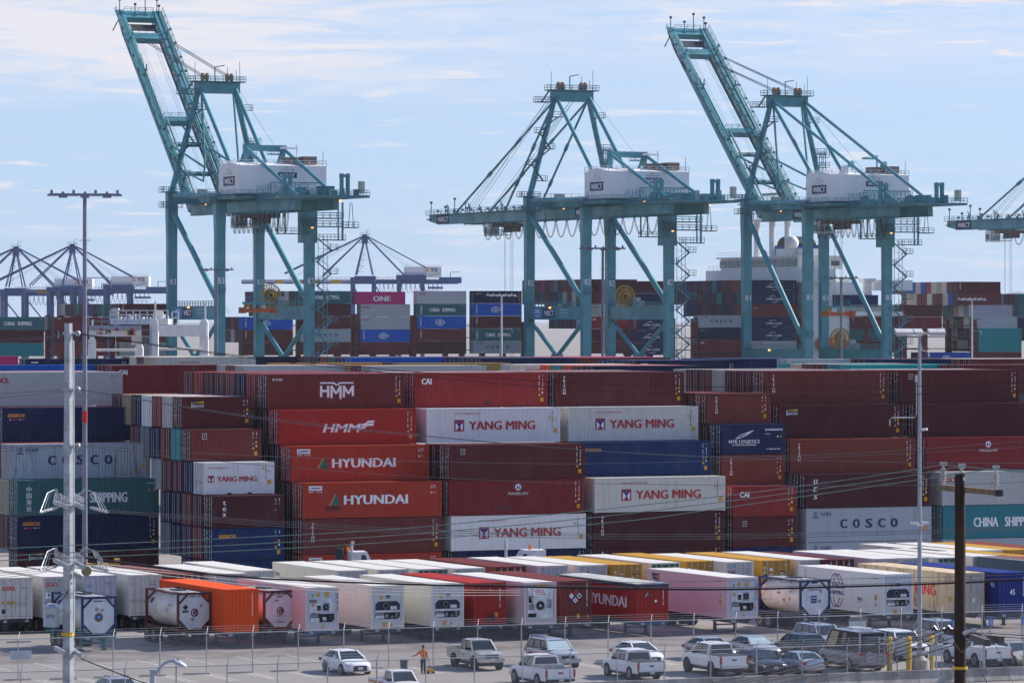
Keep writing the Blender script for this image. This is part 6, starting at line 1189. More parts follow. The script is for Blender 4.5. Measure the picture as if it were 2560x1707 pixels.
for x in (254, 292, 330): p = q3(x, 824, 555.2); b.add(*boxpts(p, 0.35), M('lamp_red', (0.3, 0.03, 0.03), 0.5))
b.build('girder', rt)
b = MB(); pbox(b, 275, 797, 420, 811, 557, 8, GW); pbox(b, 278, 770, 295, 812, 560, 2.5, M('cabinet_grey', (0.34, 0.37, 0.38), 0.5))
rg = random.Random(4)
for x in range(300, 420, 9): pbox(b, x, 797 - rg.uniform(4, 14), x + rg.uniform(3, 7), 798, 557.5 + rg.uniform(0, 5), 1.2, rg.choice([GW, GW, GB, DARKST]))
for Y in (557, 565): rail(b, [tuple(q3(298, 797, Y)), tuple(q3(420, 797, Y))], 1.1, 0.9, GW, 0.1)
rail(b, [tuple(q3(275, 797, 557)), tuple(q3(298, 797, 557)), tuple(q3(298, 797, 565))], 1.1, 0.9, GW, 0.1); b.disc(q3(396, 788, 558), (0, 1, 0), 0.7, 0.6, GW, 14); rail(b, [tuple(q3(430, 810, 560)), tuple(q3(446, 810, 560))], 1.6, 0.7, GW, 0.12); b.build('trolley', rt)
b = MB(); pbox(b, 330, 840, 374, 862, 557.5, 2.5, GW); pbox(b, 355, 842, 374, 858, 557.3, 0.2, DGL); rail(b, [tuple(q3(330, 862, 557)), tuple(q3(346, 862, 557))], 2.2, 0.6, GW, 0.1); b.build('operator_cab', rt)
b = MB(); p = [q3(375 + (i % 2) * 3.5, 905 - i * 3.0, 555.6) for i in range(28)]
for i in range(26): b.beam(p[i], p[i + 1], 0.06, 0.06, GB)
for x in (374.5, 379): b.beam(q3(x, 905, 555.6), q3(x, 815, 555.6), 0.07, 0.07, GB)
b.build('ladder', rt)
lettering(rt, [('t', '34', q3(270, 835).x, q3(270, 835, 556).z, 0.75, 'black', 0.75), ('t', 'E', q3(249, 836).x, q3(249, 836, 556).z, 0.35, 'brightred', 0.35), ('h', q3(254, 836).x, q3(263, 836).x, q3(256, 836, 556).z, 0.3, 'navy'), ('r', q3(324, 838).x, q3(324, 839, 556).z, q3(345, 838).x, q3(345, 824, 556).z, 'orange'), ('r', q3(328, 838).x, q3(324, 837.5, 556).z, q3(341, 838).x, q3(345, 825.5, 556).z, 'navy')], lambda u, v, e: (u, 555.95 - e, v))

# ---------------------------------------------------------------- vehicles in the car park
GLASS = M_glass('car_glass', (0.012, 0.018, 0.022)); GLT = M_glass('car_glass_tinted', (0.006, 0.007, 0.009)); SHADE = M('sunshade_silver', (0.42, 0.52, 0.56), 0.35, 0.3)
PLAST = M('black_plastic', (0.02, 0.02, 0.022), 0.6); CHROME = M('chrome', (0.6, 0.6, 0.62), 0.2, 0.9, var=0.05); LAMPW = M('headlamp', (0.55, 0.56, 0.55), 0.15, spec=0.8); LAMPR = M('tail_lamp', (0.42, 0.012, 0.016), 0.25, spec=0.7); AMB = M('turn_lamp', (0.55, 0.2, 0.02), 0.3); PLATE = M('number_plate', (0.62, 0.62, 0.64), 0.5)
def car_paint(n, c, metal=0.0): return M('car_paint_' + n, c, 0.28, metal, var=0.05, coat=0.5)
CP = dict(white=car_paint('white', (0.78, 0.78, 0.79)), silver=car_paint('silver', (0.42, 0.44, 0.47), 0.4), tan=car_paint('tan', (0.46, 0.44, 0.40), 0.3), grey=car_paint('grey', (0.06, 0.065, 0.075), 0.3), dark=car_paint('dark', (0.025, 0.027, 0.032), 0.3), van=car_paint('van', (0.25, 0.26, 0.29), 0.25), blue=car_paint('paleblue', (0.40, 0.46, 0.53), 0.3), champagne=car_paint('champagne', (0.44, 0.42, 0.38), 0.3))
def ring(x, hw, zb, zt, cr=0.03):
    return [(x, -hw * 0.86, zb), (x, -hw * 0.98, zb + 0.1), (x, -hw, (zb + zt) / 2), (x, -hw * 0.975, zt - 0.12), (x, -hw * 0.92, zt - 0.03), (x, -hw * 0.5, zt + cr), (x, 0, zt + cr * 1.3), (x, hw * 0.5, zt + cr), (x, hw * 0.92, zt - 0.03), (x, hw * 0.975, zt - 0.12), (x, hw, (zb + zt) / 2), (x, hw * 0.98, zb + 0.1), (x, hw * 0.86, zb)]
KIND = dict(
    sedan=dict(L=4.85, W=1.84, wb=2.75, fo=0.98, r=0.32, st=[(0, .66, .30, .60), (.08, .80, .24, .68), (.35, .93, .2, .76), (.9, .99, .2, .85), (1.45, 1, .2, .93), (2.6, 1, .2, .96), (3.7, 1, .2, .97), (4.15, .98, .2, .98), (4.55, .93, .24, .96), (4.78, .84, .3, .88), (4.85, .74, .36, .70)], gh=[(1.30, 4.28), (2.18, 3.42), 0.93, 1.43, .90, .66]),
    suv=dict(L=4.75, W=1.90, wb=2.79, fo=0.92, r=0.38, st=[(0, .74, .42, .74), (.07, .86, .34, .90), (.4, .96, .32, 1.0), (1.2, 1, .32, 1.07), (2.4, 1, .32, 1.12), (4.0, 1, .32, 1.15), (4.5, .97, .34, 1.15), (4.68, .92, .38, 1.12), (4.75, .86, .46, .9)], gh=[(1.15, 4.66), (1.85, 4.30), 1.08, 1.76, .92, .74]),
    cross=dict(L=4.7, W=1.88, wb=2.72, fo=0.95, r=0.36, st=[(0, .70, .36, .68), (.08, .84, .3, .80), (.4, .95, .28, .9), (1.3, 1, .28, 1.0), (2.5, 1, .28, 1.05), (4.0, 1, .28, 1.1), (4.45, .96, .3, 1.1), (4.62, .9, .36, 1.02), (4.7, .82, .42, .8)], gh=[(1.2, 4.58), (2.0, 3.95), 1.03, 1.63, .90, .68]),
    pickup=dict(L=5.6, W=1.95, wb=3.4, fo=0.95, r=0.39, st=[(0, .78, .48, .86), (.07, .9, .40, 1.0), (.4, .97, .36, 1.06), (1.3, 1, .36, 1.12), (1.7, 1, .36, 1.16), (2.6, 1, .36, 1.18)], gh=[(1.35, 0), (2.0, 0), 1.13, 1.86, .90, .72], cab=3.7),
    van=dict(L=5.7, W=2.05, wb=3.5, fo=0.9, r=0.38, st=[(0, .76, .45, .95), (.1, .9, .38, 1.1), (.5, .97, .36, 1.2), (1.2, 1, .36, 1.25), (3, 1, .36, 1.25), (5.3, 1, .36, 1.25), (5.6, .97, .4, 1.25), (5.7, .94, .46, 1.1)], gh=[(0.85, 5.68), (1.7, 5.48), 1.2, 2.55, .97, .82]))
def vehicle(kind, label, cat, color, px, py, away=False, lift=0.0, scale=1.0, cab=None, cover=None, rearglass=True, front=True, bedlen=None, tint=GLASS, screen=None, rack=False, ang=0.0, H=None, extra=None):
    K = KIND[kind]; L, W, wb, fo, r = K['L'], K['W'], K['wb'], K['fo'], K['r']; hw = W / 2; body_m = CP[color]
    p = gp(px, py); dirv = AW2 if away else -AW2; c = p + RT2 * (hw * scale) + AW2 * (L / 2 * scale)
    t = thing(kind if kind in ('sedan', 'van') else {'suv': 'sport_utility_vehicle', 'cross': 'crossover_car', 'pickup': 'pickup_truck'}[kind], label, cat, (c.x, c.y, 0), math.atan2(dirv.y, dirv.x) + ang, 'vehicles parked in the car park')
    t.scale = (scale,) * 3
    X = lambda s: L / 2 - s                       # s measured from the nose back
    b = MB(); st = K['st']; z = lift
    cab = cab or K.get('cab')
    if cab: st = st + [(cab - 0.25, 1, .36, 1.18), (cab, 1, .36, 1.18)]
    b.loft([ring(X(s), w * hw, zb + z, zt + z) for s, w, zb, zt in st], body_m)
    axles = (fo, fo + wb)
    for s in axles:
        for y in (-1, 1):
            b.disc((X(s), y * (hw - 0.03), r + z * 0.75), (0, 1, 0), r * 1.24, 0.075, PLAST, 22)
    b.box((X(L * 0.97), -hw * 0.8, .24 + z * 0.6), (X(L * 0.03), hw * 0.8, .45 + z), DARKST)
    b.build('body', t, smooth=True)
    (bf, br), (rf, rr2), zb, zr, kb, kr = K['gh']; zb += z; zr += z
    if H: zr = H
    if cab: br, rr2 = cab - 0.02, cab - 0.12
    wbs, wr = hw * kb, hw * kr
    BF, BR, RF, RR = [lambda y, k=k: Vector((X(k[0]), y * k[1], k[2])) for k in ((bf, wbs, zb), (br, wbs, zb + 0.02), (rf, wr, zr - 0.05), (rr2, wr, zr - 0.06))]
    core = MB(); e = 0.035
    core.loft([[BF(-1) , BF(1), BR(1), BR(-1)], [RF(-1), RF(1), RR(1), RR(-1)]], PLAST)
    rings = [[(X(rf - 0.10 + (rr2 - rf + 0.2) * i / 6), y * wr * 1.05 * (1 if 0 < i < 6 else 0.94), zr - 0.055 + dz - (0.05 if i in (0, 6) else 0.0)) for y, dz in ((-1, -0.03), (-1, 0.0), (-0.7, 0.055), (0, 0.075), (0.7, 0.055), (1, 0.0), (1, -0.03))] for i in range(7)]
    core.loft(rings, body_m)
    for y in (-1, 1):
        core.beam(BF(y), RF(y), 0.09, 0.07, body_m); core.beam(BR(y), RR(y), 0.12, 0.09, body_m); core.beam(BF(y) + Vector((0, y * 0.005, 0)), BR(y) + Vector((0, y * 0.005, 0)), 0.06, 0.07, body_m)
    core.build('cabin', t)
    def pane(q, nm, m, sh=0.0):
        cen = sum(q, Vector()) / 4; nrm = (q[1] - q[0]).cross(q[3] - q[0]).normalized(); out = nrm if (cen - Vector((X(L / 2), 0, zb))).dot(nrm) > 0 else -nrm
        q2 = [cen + (v - cen) * (1 - sh) + out * 0.02 for v in q]; mb = MB(); mb.add(q2, [(0, 1, 2, 3)], m); return mb.build(nm, t)
    pane([BF(-1), BF(1), RF(1), RF(-1)], 'windshield', screen or GLASS, 0.07)
    if kind == 'suv' or kind == 'cross' or kind == 'sedan' or kind == 'van' or cab: pane([BR(-1), BR(1), RR(1), RR(-1)], 'rear_window', tint, 0.12 if kind != 'van' else 0.35)
    nsp = 2 if (kind in ('sedan',) or (cab and cab > 3.3)) else (3 if kind in ('suv', 'cross', 'van') else 1)
    for y in (-1, 1):
        for i in range(nsp):
            if kind == 'van' and i == 2: continue
            f0, f1 = i / nsp + 0.025, (i + 1) / nsp - 0.025
            if i == 0: f0 = 0.05
            if i == nsp - 1: f1 = 0.95
            zs = 0.12
            if kind == 'van' and i == 1: f0, f1, zs = 0.45, 0.58, 0.35
            lo = lambda f: BF(y).lerp(BR(y), f); hi = lambda f: RF(y).lerp(RR(y), f)
            q = [lo(f0).lerp(hi(f0), zs), lo(f1).lerp(hi(f1), zs), lo(f1).lerp(hi(f1), 0.9), lo(f0).lerp(hi(f0), 0.9)]
            pane(q, 'side_window', tint, 0.0)
    d = MB()
    for y in (-1, 1): d.box((X(bf + 0.62) - 0.08, y * (hw + 0.02) - 0.09, zb + 0.02), (X(bf + 0.62) + 0.05, y * (hw + 0.02) + 0.09, zb + 0.2), body_m if color == 'white' and kind != 'pickup' else PLAST)
    d.build('door_mirror', t)
    # front end
    f = MB(); z0 = st[1][3] + z
    f.box((X(0.05), -hw * 0.48, z0 - 0.30), (X(-0.012), hw * 0.48, z0 - 0.08), PLAST); f.box((X(0.1), -hw * 0.5, st[0][2] + z - 0.02), (X(-0.01), hw * 0.5, st[0][2] + z + 0.1), PLAST); fg = f.build('grille', t)
    if kind in ('pickup', 'suv'): f = MB(); f.box((X(0.12), -hw * 0.93, st[0][2] + z - 0.02), (X(-0.06), hw * 0.93, st[0][2] + z + 0.2), CHROME if kind == 'pickup' else body_m); f.build('front_bumper', t)
    f = MB(); f.box((X(0.02), -0.16, st[0][2] + z + 0.06), (X(-0.075), 0.16, st[0][2] + z + 0.22), PLATE); f.build('number_plate', t)
    for y in (-1, 1):
        f = MB(); f.prism([(y * hw * 0.50, z0 - 0.22), (y * hw * 0.84, z0 - 0.2), (y * hw * 0.90, z0 - 0.03), (y * hw * 0.56, z0 - 0.06)], lambda a, b_: (X(-0.005 + 0.14 * max(0, (abs(a) - hw * .5)) / hw * 2), a, b_), lambda a, b_: (X(0.35), a, b_), LAMPW); f.build('headlight', t)
        f = MB(); tz = (st[-1][3] if not cab else 1.08) + z; f.box((X(L - 0.14 if not cab else L - 0.05), min(y * hw * 0.70, y * hw * 0.97) if not cab else min(y * hw * 0.86, y * hw * 1.0), tz - 0.05 if not cab else tz - 0.36), (X(L + 0.01), max(y * hw * 0.70, y * hw * 0.97) if not cab else max(y * hw * 0.86, y * hw * 1.0), tz + 0.14 if not cab else tz + 0.06), LAMPR); f.build('tail_light', t)
    if cab:
        bd = MB(); zt = 1.17 + z; zf = 0.78 + z
        for y in (-1, 1): bd.box((X(L - 0.06), y * hw - 0.06 if y > 0 else -hw, 0.45 + z), (X(cab + 0.04), hw if y > 0 else -hw + 0.06, zt), body_m)
        bd.box((X(L - 0.02), -hw + 0.02, zf - 0.1), (X(cab), hw - 0.02, zf), PLAST); bd.box((X(cab + 0.08), -hw + 0.06, zf), (X(cab + 0.03), hw - 0.06, zt - 0.02), body_m)
        for y in (-1, 1): bd.disc((X(fo + wb), y * (hw - 0.03), r + z * 0.75), (0, 1, 0), r * 1.24, 0.08, PLAST, 22)
        bd.build('bed', t)
        tg = MB(); tg.box((X(L), -hw * 0.87, 0.55 + z), (X(L - 0.07), hw * 0.87, zt), body_m); tg.box((X(L + 0.012), -0.16, 0.88 + z), (X(L), 0.16, 0.97 + z), PLAST); tg.build('tailgate', t)
        rb = MB(); rb.box((X(L + 0.13), -hw * 0.9, 0.42 + z), (X(L - 0.05), hw * 0.9, 0.56 + z), CHROME if color == 'silver' or lift > 0.1 else PLAST); rb.box((X(L + 0.14), -0.16, 0.44 + z), (X(L + 0.125), 0.16, 0.56 + z), PLATE); rb.build('rear_bumper', t)
        if cover == 'black': cv = MB(); cv.box((X(L - 0.07), -hw + 0.04, zt - 0.02), (X(cab + 0.1), hw - 0.04, zt + 0.03), M('tonneau_black', (0.03, 0.03, 0.033), 0.6)); cv.build('bed_cover', t)
        if cover == 'white': cv = MB(); cv.loft([[(X(L - 0.05 - (L - 0.05 - cab) * i / 3), y, zt + dz + 0.02) for y, dz in ((-hw + 0.02, 0), (-hw * 0.8, 0.06), (0, 0.1), (hw * 0.8, 0.06), (hw - 0.02, 0))] for i in range(4)], body_m); cv.build('bed_cover', t)
        if cover == 'toolbox': cv = MB(); cv.box((X(cab + 0.62), -hw + 0.05, zt - 0.1), (X(cab + 0.1), hw - 0.05, zt + 0.16), M('toolbox_aluminium', (0.45, 0.46, 0.47), 0.35, 0.6)); cv.build('toolbox', t)
    if rack:
        rk = MB()
        for y in (-1, 1): rk.tube((X(rf + 0.2), y * wr * 0.92, zr + 0.06), (X(rr2 - 0.1), y * wr * 0.92, zr + 0.06), 0.03, PLAST, 6)
        rk.build('roof_rack', t)
    for s in axles:
        for y in (-1, 1):
            w = MB(); R_ = r + z * 0.75; w.disc((X(s), y * (hw - 0.085), R_), (0, 1, 0), R_, 0.24, RUBBER, 24); wo = w.build('wheel', t, smooth=True)
            q = MB(); q.disc((X(s), y * (hw + 0.037), R_), (0, 1, 0), r * 0.66, 0.02, M('alloy_rim', (0.40, 0.41, 0.43), 0.35, 0.6) if lift < 0.1 else M('dark_rim', (0.05, 0.05, 0.055), 0.4, 0.5), 16)
            for k in range(5): a = k * 2 * math.pi / 5; q.beam((X(s) + 0.05 * math.cos(a), y * (hw + 0.05), R_ + 0.05 * math.sin(a)), (X(s) + r * 0.6 * math.cos(a), y * (hw + 0.05), R_ + r * 0.6 * math.sin(a)), 0.05, 0.02, PLAST, up=(0, 1, 0))
            q.build('rim', wo)
    if extra: extra(t, X, hw, L, z)
    return t
PK = R(23.5); RT2 = Vector((math.cos(PK), math.sin(PK), 0)); AW2 = Vector((-math.sin(PK), math.cos(PK), 0))
vehicle('sedan', 'white rounded sedan parked by itself at left of the worker', 'car', 'white', 866, 1689)
def stripe(t, X, hw, L, z):
    m = MB()
    for y in (-1, 1):
        for z0, z1, c in ((0.93, 1.0, 'brightred'), (0.86, 0.91, 'orange')): m.box((X(L - 0.1), y * hw - (0.0 if y > 0 else 0.012), z0), (X(0.7), y * hw + (0.012 if y > 0 else 0.0), z1), ink(c))
    m.build('side_stripe', t)
vehicle('pickup', 'small white pickup with a red and orange side stripe, cut by the bottom edge', 'pickup truck', 'white', 998, 1750, scale=0.86, cab=3.1, extra=stripe)
vehicle('pickup', 'silver lifted pickup with big tyres right of the worker', 'pickup truck', 'tan', 1197, 1678, lift=0.16, scale=0.93, cab=3.45)
vehicle('suv', 'silver four wheel drive wagon with a sunshade behind the windscreen', 'car', 'silver', 1386, 1672, screen=SHADE, rack=True)
vehicle('pickup', 'white pickup with a silver toolbox in its bed, backed up to the concrete barrier', 'pickup truck', 'white', 1364, 1722, away=True, cab=3.5, cover='toolbox')
vehicle('sedan', 'white sedan with a black pointed grille', 'car', 'white', 1603, 1667)
vehicle('pickup', 'white pickup with a black bed cover, second from left at the barrier', 'pickup truck', 'white', 1594, 1702, away=True, scale=0.96, cab=3.7, cover='black', tint=GLT)
vehicle('pickup', 'white lifted pickup with black bed cover and black wheels, third from left at the barrier', 'pickup truck', 'white', 1800, 1693, away=True, lift=0.12, cab=3.75, cover='black', tint=GLT)
vehicle('sedan', 'silver white sedan behind the lifted white pickup', 'car', 'silver', 1785, 1655)
vehicle('sedan', 'silver sedan with a pale windscreen shade', 'car', 'silver', 1897, 1651, screen=SHADE)
vehicle('cross', 'dark grey crossover with its tail towards the viewer', 'car', 'grey', 2008, 1650, away=True)
vehicle('sedan', 'black sedan between the lifted pickup and the pale blue coupe', 'car', 'dark', 1907, 1688, rack=False)
vehicle('sedan', 'pale blue coupe with red tail lamps beside the grey van', 'car', 'blue', 2008, 1687, away=True, scale=0.93)
def camper(t, X, hw, L, z):
    m = MB(); m.disc((X(L + 0.1), 0.35, 0.95), (1, 0, 0), 0.34, 0.2, M('spare_cover', (0.30, 0.31, 0.34), 0.5), 22); m.build('spare_wheel', t)
    q = MB()
    for y in (-0.35, -0.72): q.tube((X(L + 0.06), y, 0.6), (X(L + 0.02), y, 2.2), 0.025, CHROME, 6)
    for i in range(5): q.tube((X(L + 0.05), -0.35, 0.75 + i * 0.34), (X(L + 0.05), -0.72, 0.75 + i * 0.34), 0.02, CHROME, 6)
    q.build('ladder', t)
    q = MB(); q.box((X(3.8), -0.5, 2.56), (X(2.9), 0.4, 2.66), CP['white']); q.box((X(5.0), -0.3, 2.56), (X(4.4), 0.3, 2.7), CP['white']); q.build('roof_vent', t)
vehicle('van', 'grey high roofed camper van with ladder and spare wheel', 'van', 'van', 2148, 1681, away=True, extra=camper, tint=GLT)
vehicle('suv', 'pale grey car roof showing behind the dark crossover', 'car', 'blue', 2062, 1632, rack=True)
vehicle('sedan', 'white sedan peeking out right of the grey van', 'car', 'white', 2184, 1647)
vehicle('suv', 'white four wheel drive car behind the slim mast footing', 'car', 'white', 2262, 1652, scale=1.03)
vehicle('suv', 'grey blue car with roof rails behind the insulators', 'car', 'blue', 2368, 1622, rack=True, scale=1.02)
vehicle('pickup', 'white pickup with a white bed lid right of the wooden pole', 'pickup truck', 'white', 2462, 1670, away=True, scale=1.04, cab=3.8, cover='white', tint=GLT)
vehicle('sedan', 'champagne car cut by the right picture edge', 'car', 'champagne', 2552, 1667)
vehicle('sedan', 'silver car roof at the bottom edge near the street lamp', 'car', 'silver', 292, 1765, rack=True)

# ---------------------------------------------------------------- fences and barrier
GALV = M('galvanised_pipe', (0.34, 0.36, 0.38), 0.45, 0.3, var=0.12)
def fence(a, b, H_, label, name_wire, arms, pitch, wire, nb=3):
    a, b = Vector((*a, 0)), Vector((*b, 0)); d = (b - a); L = d.length; t = thing('chain_link_fence', label, 'fence', a, math.atan2(d.y, d.x)); n = round(L / 3.05)
    for i in range(n + 1):
        x = L * i / n; p = MB(); p.tube((x, 0, 0), (x, 0, H_), 0.038 if i % 4 else 0.05, GALV, 8); p.tube((x, 0, H_), (x + arms[0], arms[1], H_ + 0.42), 0.022, GALV, 5); p.build('post', t)
    r = MB(); r.tube((0, 0, H_), (L, 0, H_), 0.03, GALV, 8); r.build('top_rail', t)
    for k in range(1, nb + 1):
        f = k / nb; w = MB(); w.tube((arms[0] * f, arms[1] * f, H_ + 0.42 * f), (L + arms[0] * f, arms[1] * f, H_ + 0.42 * f), 0.007, GALV, 4); w.build('barbed_wire', t)
    c = MB(); c.add([(0, 0.012, 0.03), (L, 0.012, 0.03), (L, 0.012, H_), (0, 0.012, H_)], [(0, 1, 2, 3)], M_mesh_wire(name_wire, (0.40, 0.41, 0.44), pitch, wire)); c.build('chain_link_mesh', t); return t
FA, FB = Vector((-33.0, 260.6)), Vector((37.0, 288.2))
def farf(px, z, off=-0.06):
    d = (FB - FA); k = (px - 1280) / FPX; t = (k * FA.y - FA.x) / (d.x - k * d.y); p = FA + d * t; return Vector((p.x, p.y + off, z))
fence(FA, FB, 2.4, 'chain link fence between the car park and the trailers', 'chain_link_far', (0.18, 0.28), 0.15, 0.085)
NA, NB = Vector((-30.0, 236.0)), Vector((34.0, 262.2))
fence(NA, NB, 2.42, 'chain link fence with angled barbed arms along the concrete barrier', 'chain_link_near', (0.10, -0.05), 0.14, 0.075)
CONC = M('barrier_concrete', (0.33, 0.31, 0.285), 0.9, var=0.3, scale=1.2, stretch=(1, 1, 0.3), spec=0.2)
d_ = (NB - NA).normalized(); nrm_ = Vector((d_.y, -d_.x))
for i in range(11):
    s0 = 22 + i * 6.1; p = NA + d_ * s0 + nrm_ * 0.55; t = thing('concrete_barrier', ['concrete barrier section with streaked top, %s from the left along the car park' % ORD[i]][0], 'barrier', (p.x, p.y, 0), math.atan2(d_.y, d_.x), 'concrete barrier sections')
    m = MB(); pr = [(-0.3, 0), (0.3, 0), (0.3, 0.08), (0.17, 0.33), (0.09, 0.82), (-0.09, 0.82), (-0.17, 0.33), (-0.3, 0.08)]; m.loft([[(x, y, z) for y, z in pr] for x in (0.01, 3.0, 6.08)], CONC); m.build('body', t)
    m = MB()
    for x in (1.5, 4.6): m.disc((x, -0.125, 0.58), (0, 1, 0.1), 0.045, 0.03, DARKST, 10)
    m.build('lifting_hole', t)
# wheel stops and painted stalls
STOP = M('stop_concrete', (0.38, 0.36, 0.33), 0.9, var=0.25); LINE = M('line_paint', (0.62, 0.61, 0.58), 0.8, var=0.25, scale=6)
SA = gp(43.5, 1701); ws = None
def wheelstop(px, py, i, lab):
    global ws
    p = gp(px, py)
    if ws is None:
        m = MB(); m.loft([[(x, y, z) for y, z in ((-0.09, 0), (0.09, 0), (0.07, 0.12), (-0.07, 0.12))] for x in (-0.85, -0.8, 0.8, 0.85)], STOP); ws = m.build('wheel_stop'); o = ws
    else: o = ws.copy(); COL.objects.link(o)
    o.location = (p.x, p.y, 0); o.rotation_euler = (0, 0, PK); tag(o, lab, 'wheel stop', 'concrete wheel stops')
for i, (px, py) in enumerate([(43.5, 1700), (158, 1698), (269, 1693.5), (382, 1689.6), (491, 1685.3), (600, 1682), (709, 1678), (925, 1671), (1140, 1664), (1520, 1652), (1640, 1648)]):
    wheelstop(px, py, i, f'concrete wheel stop at the head of a stall, {ORD[i]} from the left')
for i, (px, py) in enumerate([(47, 1605.5), (180, 1596), (2060, 1577)]): wheelstop(px, py, i, ['concrete wheel stop near the left edge by the fence', 'concrete wheel stop beneath the blue framed tank', 'concrete wheel stop near the globe emblem box'][i])
for i in range(24):
    c = SA + RT2 * (1.37 + 2.705 * i); l = MB()
    for o in (-0.2, 0.2):
        a, b = c + RT2 * o + AW2 * 0.2, c + RT2 * o - AW2 * 5.2; q = RT2 * 0.05
        l.add([tuple(v + Vector((0, 0, 0.006))) for v in (a - q, b - q, b + q, a + q)], [(0, 1, 2, 3)], LINE)
    struct(l.build('parking_line'))
for i in range(9):
    a, b = farf(-40 + i * 130, 0.006) + AW2 * 5.5, farf(-40 + i * 130, 0.006) + AW2 * 11; q = RT2 * 0.05; l = MB(); l.add([tuple(v) for v in (a - q, b - q, b + q, a + q)], [(0, 1, 2, 3)], LINE); struct(l.build('parking_line'))
# panels and signs on the far fence
PAN = M('fence_panel', (0.42, 0.47, 0.50), 0.5)
for (x0, x1, y0, y1), lab in (((26, 79, 1626, 1648), 'pale grey panel leaning on the fence at far left'), ((1323, 1369, 1585, 1605), 'pale green grey panel on the fence behind the silver wagon'), ((2122, 2165, 1552, 1573), 'pale panel on the fence above the dark crossover')):
    p0, p1 = farf(x0, 0, -0.08), farf(x1, 0, -0.08); za, zb_ = [CAMH - (y - HZ) * p0.y / FPX for y in (y1, y0)]
    m = MB(); m.add([(p0.x, p0.y, za), (p1.x, p1.y, za), (p1.x, p1.y, zb_), (p0.x, p0.y, zb_), (p0.x, p0.y + 0.02, za), (p1.x, p1.y + 0.02, za), (p1.x, p1.y + 0.02, zb_), (p0.x, p0.y + 0.02, zb_)], [(0, 1, 2, 3), (7, 6, 5, 4), (0, 4, 5, 1), (1, 5, 6, 2), (2, 6, 7, 3), (3, 7, 4, 0)], PAN); tag(m.build('fence_panel'), lab, 'panel')
for i, px in enumerate((2385, 2477, 2560)):
    p = farf(px, 0, -0.1); t = thing('parking_sign', ['blue accessible parking sign left of the wooden pole', 'blue accessible parking sign right of the wooden pole', 'blue accessible parking sign cut by the right edge'][i], 'sign', p, math.atan2((FB - FA).y, (FB - FA).x))
    m = MB(); m.box((-0.16, 0, 1.45), (0.16, 0.015, 1.95), M('sign_blue', (0.02, 0.16, 0.50), 0.4)); m.build('plate', t)
    m = MB(); m.tube((0, 0.04, 0), (0, 0.04, 1.95), 0.025, GALV, 6); m.build('post', t)
    lettering(t, [('c', -0.02, 1.86, 0.032, 'white'), ('l', -0.02, 1.83, -0.01, 1.72, 0.035, 'white'), ('l', -0.01, 1.73, 0.06, 1.73, 0.03, 'white'), ('l', 0.06, 1.73, 0.09, 1.65, 0.03, 'white'), ('o', -0.02, 1.70, 0.075, 0.075, 0.02, 120, 340, 'white'), ('h', -0.1, 0.1, 1.56, 0.035, 'white'), ('h', -0.06, 0.06, 1.50, 0.03, 'white')], lambda u, v, e: (u, -0.004 - e, v))

# ---------------------------------------------------------------- light masts and poles
def flood(mb, x, z, y, m, big=1.0):
    mb.box((x - 0.42 * big, y - 0.3, z - 0.25 * big), (x + 0.42 * big, y + 0.3, z - 0.05), m); mb.box((x - 0.1, y - 0.1, z - 0.05), (x + 0.1, y + 0.1, z + 0.35 * big), m)
def mast(px, Y, ytop, span, rb, rt_, label, m, band=None, nl=7, z0=0.0):
    o = dp(px, HZ, Y); zt = CAMH - (ytop - HZ) * Y / FPX; t = thing('light_mast', label, 'light mast', (o.x, o.y, 0), R(8), 'floodlight masts of the terminal')
    p = MB(); p.tube((0, 0, z0), (0, 0, zt), rb, m, 14, rt_); 
    for z in range(4, int(zt), 4): p.box((-rb - 0.25, -0.03, z), (rb + 0.22, 0.03, z + 0.05), m)
    p.box((-0.4, -0.4, 0), (0.4, 0.4, 0.5), CONC); p.build('pole', t, smooth=True)
    w = span / 2; h = MB(); h.box((-w, -0.09, zt - 0.1), (w, 0.09, zt + 0.1), m); h.tube((-w * 0.8, -1.0, zt), (-w * 0.8, 1.0, zt), 0.07, m, 6); h.tube((w * 0.8, -1.0, zt), (w * 0.8, 1.0, zt), 0.07, m, 6); h.build('crossbar', t)
    for i in range(nl):
        x = -w + 0.2 + (span - 0.4) * i / (nl - 1); f = MB(); flood(f, x, zt - (0.05 if i % 2 else -0.1), -0.35 if i % 2 else 0.4, m, 0.8); f.build('floodlight', t)
    if band: b = MB(); za, zb2 = [CAMH - (y - HZ) * Y / FPX for y in band]; b.tube((0, 0, zb2), (0, 0, za), rb * 0.99 + (rt_ - rb) * (za / zt) * 0.6 + 0.012, M('band_red', (0.42, 0.02, 0.025), 0.5), 14); b.build('red_band', t, smooth=True)
    a = MB(); a.path([(0, 0, zt - 6.5), (0.8, 0, zt - 6.45), (1.9, 0, zt - 6.45), (2.0, 0, zt - 6.6), (2.05, 0, zt - 7.2)], 0.035, m, 5); a.build('antenna_arm', t); return t
MAU = M('mast_mauve', (0.20, 0.20, 0.27), 0.5, 0.1, var=0.12); MGR = M('mast_dark_grey', (0.13, 0.13, 0.17), 0.5); MLT = M('mast_pale', (0.5, 0.5, 0.52), 0.5)
mast(212, 333, 487, 5.5, 0.225, 0.15, 'tall light mast with a red band at far left', MAU, band=(1027, 1056))
mast(1507, 530, 621, 5.5, 0.24, 0.16, 'dark light mast in front of the middle crane', MGR)
mast(541, 704, 674, 5.5, 0.24, 0.16, 'dark light mast in front of the left crane', MGR)
mast(2103, 695, 695, 5.5, 0.24, 0.16, 'dark light mast in front of the right crane', MGR)
mast(1254, 820, 738, 5.6, 0.24, 0.16, 'thin pale light mast between the left and middle cranes', MLT, nl=10)
